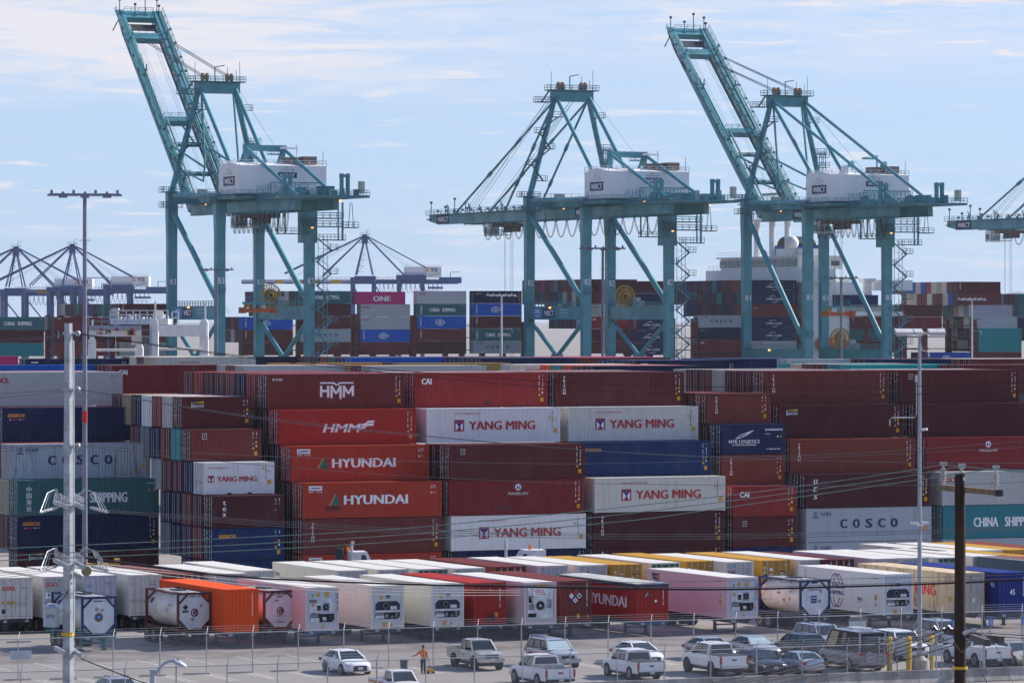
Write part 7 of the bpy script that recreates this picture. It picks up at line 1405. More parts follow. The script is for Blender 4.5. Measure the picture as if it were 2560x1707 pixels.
mast(2430, 863, 748, 5.5, 0.24, 0.16, 'thin pale light mast at the right in front of the ship', MLT, nl=10)
SLM = M('slim_mast_steel', (0.30, 0.33, 0.38), 0.42, 0.25, var=0.1)
o = gp(2299, 1673); zt = CAMH - (826 - HZ) * o.y / FPX; t = thing('light_mast', 'slim steel light mast on a concrete footing in the car park', 'light mast', o, R(12))
p = MB(); p.tube((0, 0, 0.9), (0, 0, zt), 0.15, SLM, 12, 0.10); p.build('pole', t, smooth=True)
p = MB(); p.tube((0, 0, 0), (0, 0, 0.62), 0.62, CONC, 20); p.tube((0, 0, 0.62), (0, 0, 1.05), 0.5, CONC, 20, 0.16); p.build('footing', t, smooth=True)
h = MB(); h.box((-1.45, -0.05, zt - 0.25), (1.45, 0.05, zt - 0.1), MLT); h.build('crossbar', t)
for x in (-1.3, -0.75, -0.1, 0.85, 1.35): f = MB(); f.loft([[(x - 0.28, -0.3, zt - 0.1), (x + 0.28, -0.3, zt - 0.1), (x + 0.28, 0.2, zt + 0.12), (x - 0.28, 0.2, zt + 0.12)], [(x - 0.25, -0.22, zt - 0.34), (x + 0.25, -0.22, zt - 0.34), (x + 0.25, 0.25, zt - 0.1), (x - 0.25, 0.25, zt - 0.1)]], MLT); f.build('floodlight', t)
f = MB(); z_ = CAMH - (1308 - HZ) * o.y / FPX; f.box((-0.55, -0.2, z_ - 0.05), (-0.1, 0.2, z_ + 0.08), M('camera_white', (0.7, 0.7, 0.72), 0.4)); f.box((0.1, -0.2, z_ - 0.05), (0.55, 0.2, z_ + 0.1), M('camera_white', (0.7, 0.7, 0.72), 0.4)); f.box((-0.2, -0.28, z_ - 0.14), (0.2, 0.0, z_ - 0.02), M('camera_white', (0.7, 0.7, 0.72), 0.4)); f.build('antenna', t)
f = MB(); z_ = CAMH - (1074 - HZ) * o.y / FPX; f.tube((0.12, -0.05, z_), (0.4, -0.3, z_ + 0.05), 0.08, M('camera_white', (0.7, 0.7, 0.72), 0.4), 8); f.box((-0.28, -0.1, zt - 3.2), (-0.12, 0.1, zt - 2.8), MLT); f.path([(-0.2, 0, zt - 3.2), (-0.2, 0, zt - 5.2), (-0.35, 0, zt - 5.45), (-1.8, 0, zt - 5.45), (-1.95, 0, zt - 5.6), (-1.95, 0, zt - 5.95)], 0.035, MLT, 5); f.path([(0.14, 0, zt - 1), (0.14, 0, zt - 1.25), (0.55, 0, zt - 1.3), (0.6, 0, zt - 1.6)], 0.03, MLT, 5); f.build('security_camera', t)
# square steel power pole
PY = 150.0; o = dp(171, HZ, PY); GS = M('galvanised_steel', (0.33, 0.36, 0.40), 0.5, 0.35, var=0.2, scale=3)
t = thing('power_pole', 'square galvanised steel power pole with transformer in the left foreground', 'power pole', (o.x, o.y, 0), R(-26))
zt = CAMH - (808 - HZ) * PY / FPX; p = MB(); p.loft([[(-w, -w, z), (w, -w, z), (w, w, z), (-w, w, z)] for z, w in ((0, 0.185), (zt, 0.10))], GS)
for i in range(26): z = zt - 0.5 - i * 0.8; w = 0.10 + 0.085 * (1 - z / zt); p.disc((0.4 * w * (1 if i % 2 else -1), -w - 0.003, z), (0, 1, 0), 0.018, 0.01, DARKST, 8); p.disc((w + 0.003, -w * 0.6, z), (1, 0, 0), 0.018, 0.01, DARKST, 8)
p.build('pole', t); c = MB(); c.tube((0.24, -0.02, 11), (0.22, -0.02, zt - 0.6), 0.03, M('conduit_white', (0.6, 0.6, 0.62), 0.4), 8); c.build('conduit', t)
def zpix(y, Y=PY): return CAMH - (y - HZ) * Y / FPX
INSW = M('insulator_pale', (0.48, 0.46, 0.48), 0.3, spec=0.7)
def w2l(t, p): return t.matrix_world_inv @ Vector(p) if False else Matrix.Rotation(-t.rotation_euler[2], 3, 'Z') @ (Vector(p) - Vector(t.location))
for k, (yl, yr) in enumerate(((1252, 1272), (1396, 1420))):
    for j, (xa, xb) in enumerate(((136, 174), (181, 208))):
        a, b = w2l(t, dp(xa, yl, PY + 2.2)), w2l(t, dp(xb, yr, PY - 2.2)); b.z = a.z = (a.z + b.z) / 2; m = MB(); m.beam(a, b, 0.11, 0.15, GS)
        for i in range(6): q = a.lerp(b, (i + 0.5) / 6); m.tube(q, q + Vector((0, 0, 0.16)), 0.02, GS, 6); [m.disc(q + Vector((0, 0, 0.18 + 0.05 * n)), (0, 0, 1), 0.06, 0.02, INSW, 10) for n in range(4)]
        m.build('crossarm', t)
    m = MB()
    for sgn, x0 in ((-1, 118), (1, 252)):
        for i in range(3):
            q = w2l(t, dp(x0 + i * 9 * sgn, 1274 + i * 3 + k * 146, PY - i)); e = w2l(t, dp(x0 - 26 * sgn, 1268 + k * 146, PY)); m.tube(q, e, 0.035, INSW, 6); [m.disc(q.lerp(e, n / 6), (e - q), 0.06, 0.02, INSW, 8) for n in range(1, 6)]
            r1 = w2l(t, dp(171 + 20 * sgn, 1246 + k * 146, PY)); m.path([q, q.lerp(r1, 0.35) + Vector((0, 0, 0.5)), q.lerp(r1, 0.7) + Vector((0, 0, 0.45)), r1], 0.018, GS, 5)
    m.build('strain_insulator', t)
for y in (833, 973, 1114):
    m = MB(); q = w2l(t, dp(194, y, PY)); m.beam((0.1, 0, q.z), q, 0.06, 0.06, GS); m.disc(q, (0, 1, 0), 0.10, 0.1, GS, 10); m.box((-0.15, -0.15, q.z - 0.05), (0.15, 0.15, q.z + 0.05), GS); m.build('cable_clamp', t)
m = MB(); q = w2l(t, dp(128, 1536, PY)); TG = M('transformer_grey', (0.36, 0.40, 0.45), 0.45, var=0.08); m.tube((q.x, q.y, zpix(1566)), (q.x, q.y, zpix(1518)), 0.28, TG, 22); m.tube((q.x, q.y, zpix(1518)), (q.x, q.y, zpix(1507)), 0.30, TG, 22, 0.10); m.beam((q.x, q.y, zpix(1525)), (0, 0, zpix(1525)), 0.12, 0.1, TG); m.beam((q.x, q.y, zpix(1556)), (0, 0, zpix(1556)), 0.12, 0.1, TG); m.path([(q.x + 0.1, q.y, zpix(1507)), (q.x + 0.5, q.y, zpix(1495)), (0.15, 0, zpix(1455))], 0.016, RUBBER, 5); to = m.build('transformer', t, smooth=True)
lettering(to, [('t', '37.5', -0.14, 0, 0.12, 'black', 0.28), ('r', -0.24, -0.36, -0.12, -0.30, 'teal'), ('r', -0.2, 0.16, -0.12, 0.19, 'amber')], lambda u, v, e: (q.x + 0.286 * math.sin(u / 0.28 - 0.35 + 0.8), q.y - (0.286 + e) * math.cos(u / 0.28 - 0.35 + 0.8), zpix(1542) + v))
m = MB(); z = zpix(1584); m.box((-0.19, -0.186, z - 0.06), (0.19, -0.183, z + 0.06), ink('yellow')); m.box((0.183, -0.186, z - 0.06), (0.186, 0.1, z + 0.06), ink('yellow')); m.build('yellow_marker', t)
for sx_, xa, xb, ya, yb in ((-1, 138, 163, 1612, 1638), (1, 183, 200, 1618, 1642)):
    a, b = w2l(t, dp(xa, ya, PY + 1.2)), w2l(t, dp(xb, yb, PY - 1.2)); b.z = a.z = (a.z + b.z) / 2; m = MB(); m.beam(a, b, 0.10, 0.14, GS); m.build('crossarm', t)
m = MB(); a, b = w2l(t, dp(186, 1432, PY)), w2l(t, dp(207, 1448, PY - 0.5)); m.beam(a, b, 0.1, 0.14, GS); m.disc(b + Vector((0.15, 0, 0.3)), (0.4, -1, 0.3), 0.18, 0.05, M('dish_olive', (0.22, 0.19, 0.09), 0.6), 16); m.path([w2l(t, dp(200, 1618, PY)), w2l(t, dp(218, 1626, PY)), w2l(t, dp(216, 1640, PY)), w2l(t, dp(200, 1646, PY))], 0.02, GALV, 5); m.build('bracket', t)
# wooden pole
WY = 100.0; o = dp(2400, HZ, WY)
def M_wood(n, c0, c1):
    mm, nt, b, out = _nt(n); v = _noise(nt, 9, 7, 0.7, (1, 1, 0.07)); nt.links.new(_mix(nt, _range(nt, v, 0.35, 0.65, 0, 1), c0, c1), b.inputs['Base Color']); b.inputs['Roughness'].default_value = 0.9
    bp = nt.nodes.new('ShaderNodeBump'); bp.inputs['Strength'].default_value = 0.6; bp.inputs['Distance'].default_value = 0.03; nt.links.new(v, bp.inputs['Height']); nt.links.new(bp.outputs[0], b.inputs['Normal']); return mm
WOOD, ARMW = M_wood('creosoted_wood', (0.014, 0.007, 0.005), (0.05, 0.021, 0.010)), M_wood('weathered_arm', (0.13, 0.085, 0.05), (0.26, 0.17, 0.10))
t = thing('power_pole', 'dark brown wooden power pole with two crossarms at right', 'power pole', (o.x, o.y, 0), 0.0); zt = zpix(1183, WY)
p = MB(); p.loft([[(r_ * (1 + 0.035 * math.sin(3 * a + z * 2)) * math.cos(a), r_ * (1 + 0.035 * math.sin(3 * a + z * 2)) * math.sin(a), z) for a in [i * math.pi / 10 for i in range(20)]] for z, r_ in [(zt * i / 24, 0.19 - 0.07 * i / 24) for i in range(25)]], WOOD); p.build('pole', t, smooth=True)
a, b = w2l(t, dp(2351, 1218, 101.4)), w2l(t, dp(2503, 1232, 98.0)); m = MB(); m.beam(a, b, 0.11, 0.13, ARMW); m.box((b.x - 0.14, b.y - 0.07, b.z - 0.075), (b.x + 0.01, b.y + 0.07, b.z + 0.075), PLAST); m.build('crossarm', t)
def post_ins(px, y0, y1, Y, n):
    m = MB(); a, b = w2l(t, dp(px, y1, Y)), w2l(t, dp(px, y0, Y)); m.tube(a, b, 0.03, INSW, 8)
    for i in range(n): m.disc(a.lerp(b, 0.2 + 0.55 * i / max(1, n - 1)), (0, 0, 1), 0.078, 0.02, M('insulator_buff', (0.50, 0.42, 0.36), 0.35, spec=0.7), 12)
    m.box((b.x - 0.07, b.y - 0.06, b.z - 0.02), (b.x + 0.09, b.y + 0.06, b.z + 0.06), GALV); m.build('insulator', t)
post_ins(2358, 1161, 1209, 101, 6); post_ins(2404, 1165, 1184, 100, 2); post_ins(2489, 1170, 1222, 98.3, 6)
a, b = w2l(t, dp(2365, 1585, 101.5)), w2l(t, dp(2505, 1600, 98.5)); a.z = b.z; m = MB(); m.beam(a, b, 0.13, 0.15, M_wood('grey_arm', (0.05, 0.045, 0.045), (0.13, 0.11, 0.11)))
a2, b2 = w2l(t, dp(2430, 1592, 99)), w2l(t, dp(2470, 1606, 96)); m.beam(a2, b2, 0.13, 0.15, M_wood('grey_arm2', (0.05, 0.045, 0.045), (0.13, 0.11, 0.11))); m.build('crossarm', t)
for (x0, y0), (x1, y1) in (((2385, 1605), (2404, 1630)), ((2428, 1604), (2406, 1630))): m = MB(); m.beam(w2l(t, dp(x0, y0, 99.6)), w2l(t, dp(x1, y1, 99.7)), 0.05, 0.02, M('brace_brown', (0.12, 0.07, 0.03), 0.7)); m.build('arm_brace', t)
DKI = M('insulator_brown', (0.035, 0.016, 0.018), 0.25, spec=0.8)
for x, y in ((2335, 1568), (2359, 1573), (2371, 1567), (2379, 1574), (2390, 1569)): m = MB(); q = w2l(t, dp(x, y, 101)); m.disc(q, (0.6, 0, -0.5), 0.052, 0.06, DKI, 10); m.disc(q + Vector((0.03, 0, -0.03)), (0.6, 0, -0.5), 0.036, 0.1, DKI, 10); m.build('insulator', t)
for x, y in ((2415, 1580), (2434, 1575), (2461, 1588)): m = MB(); q = w2l(t, dp(x, y, 98.4)); m.disc(q, (1, 0, 0.3), 0.05, 0.1, INSW, 10); m.disc(q, (1, 0, 0.3), 0.035, 0.16, INSW, 10); m.build('insulator', t)
m = MB(); z = zpix(1668, WY); m.tube((0, 0, z - 0.035), (0, 0, z + 0.035), 0.178, ink('yellow'), 20, cap=False); m.build('yellow_marker', t)
m = MB(); q = w2l(t, dp(2411, 1197, 99.8)); m.box((q.x - 0.03, q.y - 0.03, q.z - 0.035), (q.x + 0.03, q.y, q.z + 0.035), PLATE); m.build('pole_tag', t)
# small square steel post in front, street lamp, bollards and cabinets
p0 = gp(2459.5, 1702); t = thing('steel_post', 'slim pale steel post standing right of the wooden pole', 'post', p0, R(10)); m = MB(); m.box((-0.075, -0.075, 0), (0.075, 0.075, 2.45), M('post_pale', (0.40, 0.42, 0.46), 0.5)); m.build('post', t); m = MB(); m.box((-0.12, -0.12, 0), (0.12, 0.12, 0.03), GALV); m.build('base_plate', t)
LY = 134.0; o = dp(382, HZ, LY); t = thing('street_lamp', 'grey street lamp with a curved arm at the bottom left', 'street lamp', (o.x, o.y, 0), 0.0); zl = lambda y: CAMH - (y - HZ) * LY / FPX
SLG = M('street_lamp_grey', (0.33, 0.36, 0.42), 0.5, 0.2); xm = lambda x: (x - 382) * LY / FPX
m = MB(); m.tube((0, 0, 0), (0, 0, zl(1674)), 0.12, SLG, 14, 0.095); m.tube((0, 0, zl(1676)), (0, 0, zl(1672)), 0.10, SLG, 14); m.build('pole', t, smooth=True)
m = MB(); m.path([(xm(x), 0, zl(y)) for x, y in ((384, 1690), (389, 1684), (396, 1674), (404, 1663), (412, 1656.5), (421, 1652.5), (432, 1651))], 0.045, SLG, 8); m.build('arm', t, smooth=True)
m = MB(); m.loft([[(xm(x), y * w, zl(yy) + h * hh) for y, h in ((-1, -0.6), (-1, 0.2), (-0.6, 0.9), (0.6, 0.9), (1, 0.2), (1, -0.6))] for x, yy, w, hh in ((431, 1651.5, 0.05, 0.05), (437, 1653, 0.14, 0.09), (450, 1657, 0.17, 0.10), (460, 1661.5, 0.13, 0.07), (467, 1665, 0.04, 0.03))], SLG); m.tube((xm(445), 0, zl(1652)), (xm(445), 0, zl(1645)), 0.03, M('photocell', (0.12, 0.05, 0.03), 0.5), 8); m.build('lamp_head', t, smooth=True)
m = MB(); m.loft([[(xm(x), y * w, zl(yy)) for y in (-1, 1)] + [(xm(x), y * w * 0.6, zl(yy) - 0.05) for y in (1, -1)] for x, yy, w in ((440, 1657.5, 0.1), (450, 1661, 0.14), (462, 1665, 0.1))], M('lamp_glass', (0.6, 0.62, 0.66), 0.15)); m.build('lens', t)
BY = M('bollard_yellow', (0.62, 0.38, 0.012), 0.5, var=0.12)
for i, (px, py, h, lab) in enumerate([(2224, 1677, 2.15, 'tall yellow bollard right of the grey van'), (2272, 1676, 2.15, 'tall yellow bollard behind the left grey cabinet'), (2329, 1672, 2.1, 'tall yellow bollard beside the mast footing')]):
    p0 = gp(px, py); t = thing('bollard', lab, 'bollard', p0, 0, 'yellow bollards around the cabinets'); m = MB(); m.tube((0, 0, 0), (0, 0, h - 0.05), 0.165, BY, 18); m.tube((0, 0, h - 0.05), (0, 0, h), 0.165, BY, 18, 0.10); m.build('post', t, smooth=True)
    m = MB(); m.tube((0, 0, 0), (0, 0, 0.04), 0.24, CONC, 18); m.build('base', t)
for (x0, x1, y0), lab in (((2241, 2272, 1597), 'grey electrical cabinet between the yellow bollards'), ((2326, 2358, 1612), 'grey electrical cabinet right of the mast footing')):
    a = gp(x0, 1676); w = (x1 - x0) / 40; t = thing('electrical_cabinet', lab, 'cabinet', a, R(10)); CG = M('cabinet_pale', (0.40, 0.41, 0.43), 0.5); m = MB(); m.box((0, -0.15, 0.95), (w, 0.3, 2.0 if x0 < 2300 else 1.62), CG); m.box((-0.03, -0.18, 2.0 if x0 < 2300 else 1.62), (w + 0.03, 0.33, 2.05 if x0 < 2300 else 1.67), CG); m.build('box', t)
    for x in (0.06, w - 0.06): m = MB(); m.tube((x, 0.05, 0), (x, 0.05, 0.95), 0.035, GALV, 8); m.build('leg', t)
    m = MB(); m.box((0.04, -0.162, 1.02), (w - 0.04, -0.15, 1.55 if x0 > 2300 else 1.94), CG); m.box((w - 0.12, -0.18, 1.3), (w - 0.08, -0.162, 1.42), DARKST); m.build('door', t)
# bin, yellow machine, reach stackers, spreader
p0 = gp(1010, 1677); t = thing('rubbish_bin', 'dark grey rubbish bin left of the worker', 'bin', p0, 0); m = MB(); m.tube((0, 0, 0), (0, 0, 0.72), 0.21, M('bin_grey', (0.07, 0.08, 0.10), 0.6), 20, 0.26); m.build('body', t, smooth=True); m = MB(); m.tube((0, 0, 0.70), (0, 0, 0.76), 0.28, M('bin_rim', (0.11, 0.12, 0.14), 0.6), 20); m.tube((0, 0, 0.755), (0, 0, 0.765), 0.24, DARKST, 20); m.build('rim', t)
def yardcab(px, Y, ztop, label, flip, black):
    o = dp(px, HZ, Y); t = thing('yard_tractor', label, 'yard tractor', (o.x, o.y, 0), R(10), 'terminal tractors'); s = -1 if flip else 1; zb = ztop - 2.1
    m = MB(); m.prism([(-0.8, zb), (0.8, zb), (0.8, zb + 1.0), (0.45, zb + 1.75), (-0.8, zb + 1.75)] if not flip else [(-1.3, zb), (1.2, zb), (1.2, zb + 1.75), (-0.5, zb + 1.75), (-1.1, zb + 0.9)], lambda x, z: (x, -1.0, z), lambda x, z: (x, 1.0, z), M('cab_white', (0.62, 0.63, 0.66), 0.5)); m.build('cab', t)
    m = MB(); m.add([(-0.9, -1.015, zb + 0.8), (-0.35, -1.015, zb + 0.8), (-0.3, -1.015, zb + 1.45), (-0.62, -1.015, zb + 1.45)] if flip else [(0.0, -1.015, zb + 0.9), (0.55, -1.015, zb + 0.9), (0.3, -1.015, zb + 1.5), (0.0, -1.015, zb + 1.5)], [(0, 1, 2, 3)], GLASS); m.build('window', t)
    m = MB(); m.box((-1.2, -1.1, 0.7), (3.8, 1.1, zb), M('tractor_frame', (0.05, 0.05, 0.06), 0.6)); m.build('frame', t)
    for x in (-0.6, 2.9): 
        for y in (-1.0, 1.0): m = MB(); m.disc((x, y, 0.5), (0, 1, 0), 0.5, 0.35, RUBBER, 18); m.build('wheel', t)
    m = MB(); ex = -1.0 if not flip else -1.75
    if black: m.tube((-1.55, 0, zb - 0.2), (-1.55, 0, ztop - 0.1), 0.36, PLAST, 14)
    m.path([(-0.75 if black else -2.0, -0.9, zb), (-0.75 if black else -2.0, -0.9, ztop + 0.1), (-0.65 if black else -2.0, -0.9, ztop + 0.5)], 0.12, MLT, 8); m.build('exhaust_stack', t)
    m = MB(); m.tube((0.1 if flip else -0.95, 0, ztop - 0.35), (0.1 if flip else -0.95, 0, ztop), 0.13, M('beacon_orange', (0.8, 0.16, 0.02), 0.3), 10); m.tube((0.9, 0.3, ztop - 0.35), (0.9, 0.3, ztop + 0.6), 0.03, DARKST, 5); m.build('beacon', t)
yardcab(899, 334, CAMH - (1366 - HZ) * 334 / FPX, 'white cab with a black air filter drum above the trailer roofs', False, True)
yardcab(1322, 338, CAMH - (1362 - HZ) * 338 / FPX, 'white cab with orange beacon above trailer roofs at centre', True, False)
o = dp(238, HZ, 334); YS = M('spreader_yellow', (0.42, 0.24, 0.012), 0.55); t = thing('container_spreader', 'yellow lifting spreader standing behind the trailers at left', 'spreader', (o.x, o.y, 0), R(8)); zz = CAMH - (1414 - HZ) * 334 / FPX
m = MB(); m.box((-2.0, -0.6, zz - 0.5), (1.8, 0.6, zz + 0.2), YS); m.build('beam', t)
for x in (-1.7, 0.2, 1.5): m = MB(); m.box((x, -0.7, 0 if x > 1 or x < -1 else zz - 0.6), (x + 0.4, 0.7, zz + 0.55), YS); m.build('post', t)
m = MB(); m.tube((-0.9, -0.65, zz - 0.2), (-0.9, 0.65, zz - 0.2), 0.25, DARKST, 12); m.build('cylinder', t)

# ---------------------------------------------------------------- wires
WIRE_D, WIRE_G, WIRE_L = M('cable_dark', (0.04, 0.032, 0.032), 0.85, var=0.1, spec=0.1), M('copper_patina_wire', (0.16, 0.24, 0.20), 0.5), M('aluminium_wire', (0.15, 0.145, 0.145), 0.5, 0.2)
def smooth_pts(pts, n=8):
    out = []
    for i in range(len(pts) - 1):
        p0 = pts[max(i - 1, 0)]; p1, p2 = pts[i], pts[i + 1]; p3 = pts[min(i + 2, len(pts) - 1)]
        for k in range(n):
            u = k / n; out.append(tuple(0.5 * ((2 * b) + (-a + c) * u + (2 * a - 5 * b + 4 * c - d) * u * u + (-a + 3 * b - 3 * c + d) * u ** 3) for a, b, c, d in zip(p0, p1, p2, p3)))
    return out + [pts[-1]]
def wire(pts, Y, r, m, label, group, name='power_cable'):
    Ys = Y if isinstance(Y, (list, tuple)) else [Y] * len(pts); q = smooth_pts([tuple(dp(x, y, Y_)) for (x, y), Y_ in zip(pts, Ys)]); b = MB(); b.path(q, r, m, 6); return tag(b.build(name), label, 'cable', group)
G1 = 'cables from the steel pole'
wire([(194, 833), (640, 893), (1300, 949), (1760, 967), (2298, 965), (2640, 950)], PY, 0.013, WIRE_D, 'dark cable sagging right from the top clamp of the steel pole, upper of the pair', G1)
wire([(194, 835), (640, 897), (1300, 963), (1760, 988), (2298, 985), (2640, 971)], PY, 0.013, WIRE_D, 'dark cable sagging right from the top clamp of the steel pole, lower of the pair', G1)
wire([(190, 833), (90, 842), (-60, 857)], PY, 0.010, WIRE_L, 'thin cable leading left from the top clamp of the steel pole, upper one', G1); wire([(190, 836), (90, 847), (-60, 864)], PY, 0.010, WIRE_L, 'thin cable leading left from the top clamp of the steel pole, lower one', G1)
wire([(201, 973), (640, 1041), (1300, 1111), (1757, 1140), (2160, 1154), (2640, 1158)], PY, 0.011, WIRE_L, 'cable sagging right from the second clamp of the steel pole down to the right edge', G1)
wire([(201, 975), (640, 1045), (1000, 1085), (1450, 1123), (1780, 1141), (2160, 1131), (2640, 1096)], PY, 0.011, WIRE_L, 'cable from the second clamp of the steel pole that rises again at right', G1)
wire([(201, 972), (90, 978), (-60, 988)], PY, 0.010, WIRE_L, 'thin cable leading left from the second clamp, upper one', G1); wire([(201, 975), (90, 985), (-60, 1001)], PY, 0.010, WIRE_L, 'thin cable leading left from the second clamp, lower one', G1)
wire([(194, 1112), (640, 1139), (1300, 1158), (1700, 1154), (2160, 1138), (2640, 1113)], PY, 0.010, WIRE_L, 'thin cable from the third clamp of the steel pole running almost level', G1)
wire([(194, 1114), (640, 1161), (1300, 1203), (2160, 1214), (2640, 1202)], PY, 0.010, WIRE_L, 'thin cable from the third clamp of the steel pole, sagging lower', G1)
wire([(194, 1112), (90, 1117), (-60, 1122)], PY, 0.010, WIRE_L, 'thin cable leading left from the third clamp, upper one', G1); wire([(194, 1114), (90, 1122), (-60, 1132)], PY, 0.010, WIRE_L, 'thin cable leading left from the third clamp, lower one', G1)
for i, (dy, lab) in enumerate(((0, 'upper'), (5, 'middle'), (11, 'lower'))):
    wire([(252, 1273 + dy * 0.5), (640, 1300 + dy), (1000, 1320 + dy), (1300, 1331 + dy), (1760, 1335 + dy), (2298, 1325 + dy * 0.8), (2640, 1312 + dy * 0.6)], PY, 0.011, WIRE_L, f'grey wire running right from the upper crossarm insulators, {lab} of three', G1)
    wire([(118, 1274 + dy * 0.5), (50, 1280 + dy), (-60, 1289 + dy)], PY, 0.010, WIRE_L, f'grey wire running left from the upper crossarm insulators, {lab} of three', G1)
    wire([(252, 1410 + dy), (420, 1425 + dy * 1.3), (700, 1452 + dy * 1.5), (1000, 1470 + dy * 1.5), (1300, 1476 + dy)], [150, 156, 170, 190, 210], 0.015, WIRE_L, f'grey wire running right from the lower crossarm insulators, {lab} of three', G1)
    wire([(118, 1418 + dy), (50, 1427 + dy), (-60, 1440 + dy)], PY, 0.010, WIRE_L, f'grey wire running left from the lower crossarm insulators, {lab} of three', G1)
wire([(200, 1392), (560, 1438), (880, 1455), (1200, 1464), (1740, 1473), (2100, 1466), (2400, 1456), (2640, 1446)], PY, 0.036, WIRE_D, 'thick dark communication cable crossing in front of the trailers', G1)
wire([(200, 1390), (560, 1434), (880, 1450), (1200, 1459), (1740, 1468), (2100, 1461), (2400, 1451), (2640, 1440)], PY, 0.012, WIRE_L, 'thin messenger wire just above the thick dark cable', G1)
wire([(1200, 1453), (1600, 1454), (2000, 1448), (2400, 1440), (2640, 1432)], PY, 0.009, WIRE_L, 'very thin wire above the thick dark cable at right', G1)
wire([(203, 1646), (260, 1668), (330, 1695), (384, 1712)], [150, 147, 141, 136], 0.02, WIRE_D, 'dark service cable running down from the steel pole to the street lamp', G1)
G2 = 'green tinged wires of the wooden pole'
for i, (a, lab) in enumerate((([(-60, 1372), (0, 1370.7), (860, 1330), (1300, 1293), (1804, 1240), (2160, 1192.6), (2358, 1161)], 'left insulator'), ([(-60, 1391), (0, 1389), (860, 1346), (1500, 1291), (2160, 1206), (2404, 1165)], 'middle insulator'), ([(-60, 1403), (0, 1401), (860, 1362), (1500, 1308), (1760, 1276), (2487, 1171)], 'right insulator'))):
    wire(a, [101, 100, 98][i], 0.011, WIRE_G, f'pale green wire running left from the {lab} on the wooden pole', G2)
    wire([[(2358, 1161), (2470, 1172), (2640, 1183)], [(2404, 1165), (2500, 1175), (2640, 1190)], [(2489, 1171), (2560, 1176), (2640, 1181)]][i], [101, 100, 98][i], 0.011, WIRE_G, f'pale green wire running right from the {lab} on the wooden pole', G2)
G3 = 'dark cables from the lower arm of the wooden pole'
for i, ((xe, ye), (xm_, ym), (xs, ys)) in enumerate((((2335, 1568), (2240, 1597), (1740, 1715)), ((2359, 1573), (2240, 1610), (1790, 1715)), ((2371, 1567), (2240, 1620), (1815, 1715)), ((2379, 1574), (2240, 1631), (1845, 1715)), ((2434, 1575), (2240, 1640), (1890, 1718)), ((2461, 1588), (2240, 1655), (1965, 1718)))):
    wire([(xe, ye), (xm_, ym), ((xm_ + xs) / 2, (ym + ys) / 2 + 3), (xs, ys)], [101, 99, 93, 86], 0.011, WIRE_D, f'dark cable sloping down left from the lower wooden arm, {ORD[i]} from the top', G3)
wire([(2415, 1580), (2500, 1584), (2640, 1592)], 98.5, 0.01, WIRE_D, 'dark cable leading right from the lower wooden arm, upper one', G3); wire([(2461, 1588), (2520, 1592), (2640, 1600)], 97, 0.01, WIRE_D, 'dark cable leading right from the lower wooden arm, lower one', G3)
wire([(2427, 1455), (2475, 1580), (2535, 1712)], [100, 99, 97], 0.008, WIRE_L, 'thin guy wire slanting down right from the wooden pole, outer one', G3, 'guy_wire'); wire([(2430, 1635), (2448, 1668), (2470, 1712)], [100, 99, 97], 0.01, WIRE_D, 'dark guy wire slanting down right low on the wooden pole', G3, 'guy_wire')

# ---------------------------------------------------------------- the worker
def skinned(name, chain, mat, parent, sub=2):
    """a smooth limb-like body grown along joints: chain = list of (parent index or None, point, radius)"""
    me = bpy.data.meshes.new(name); me.from_pydata([c[1] for c in chain], [(c[0], i) for i, c in enumerate(chain) if c[0] is not None], []); o = bpy.data.objects.new(name, me); COL.objects.link(o); o.parent = parent
    sk = o.modifiers.new('skin', 'SKIN'); sk.use_smooth_shade = True
    if not me.skin_vertices: me.skin_vertices.new()
    for i, c in enumerate(chain):
        r_ = c[2]; me.skin_vertices[0].data[i].radius = r_ if isinstance(r_, tuple) else (r_, r_)
    me.skin_vertices[0].data[0].use_root = True
    sb = o.modifiers.new('sub', 'SUBSURF'); sb.levels = sb.render_levels = sub
    dg = bpy.context.evaluated_depsgraph_get(); dg.update(); me2 = bpy.data.meshes.new_from_object(o.evaluated_get(dg)); me2.name = name
    o.modifiers.clear(); o.data = me2; me2.materials.clear(); me2.materials.append(mat); me2.polygons.foreach_set('use_smooth', [True] * len(me2.polygons)); return o
p0 = gp(1058, 1683); t = thing('person', 'worker in an orange jacket and dark trousers walking with a yellow machine', 'person', p0, R(10))
SKIN, ORJ, TRS, BOOT, CAPM = M('skin', (0.30, 0.16, 0.10), 0.6), M('jacket_orange', (0.70, 0.09, 0.012), 0.7), M('trousers_navy', (0.02, 0.025, 0.04), 0.85), M('boot_leather', (0.03, 0.022, 0.018), 0.7), M('cap_navy', (0.012, 0.016, 0.05), 0.8)
hipz, kneez, shz = 0.90, 0.49, 1.40
LA, RA = [(-0.19, 0, 1.38), (-0.40, -0.08, 1.20), (-0.62, -0.14, 1.12)], [(0.19, 0, 1.38), (0.25, 0.02, 1.12), (0.30, -0.10, 0.90)]
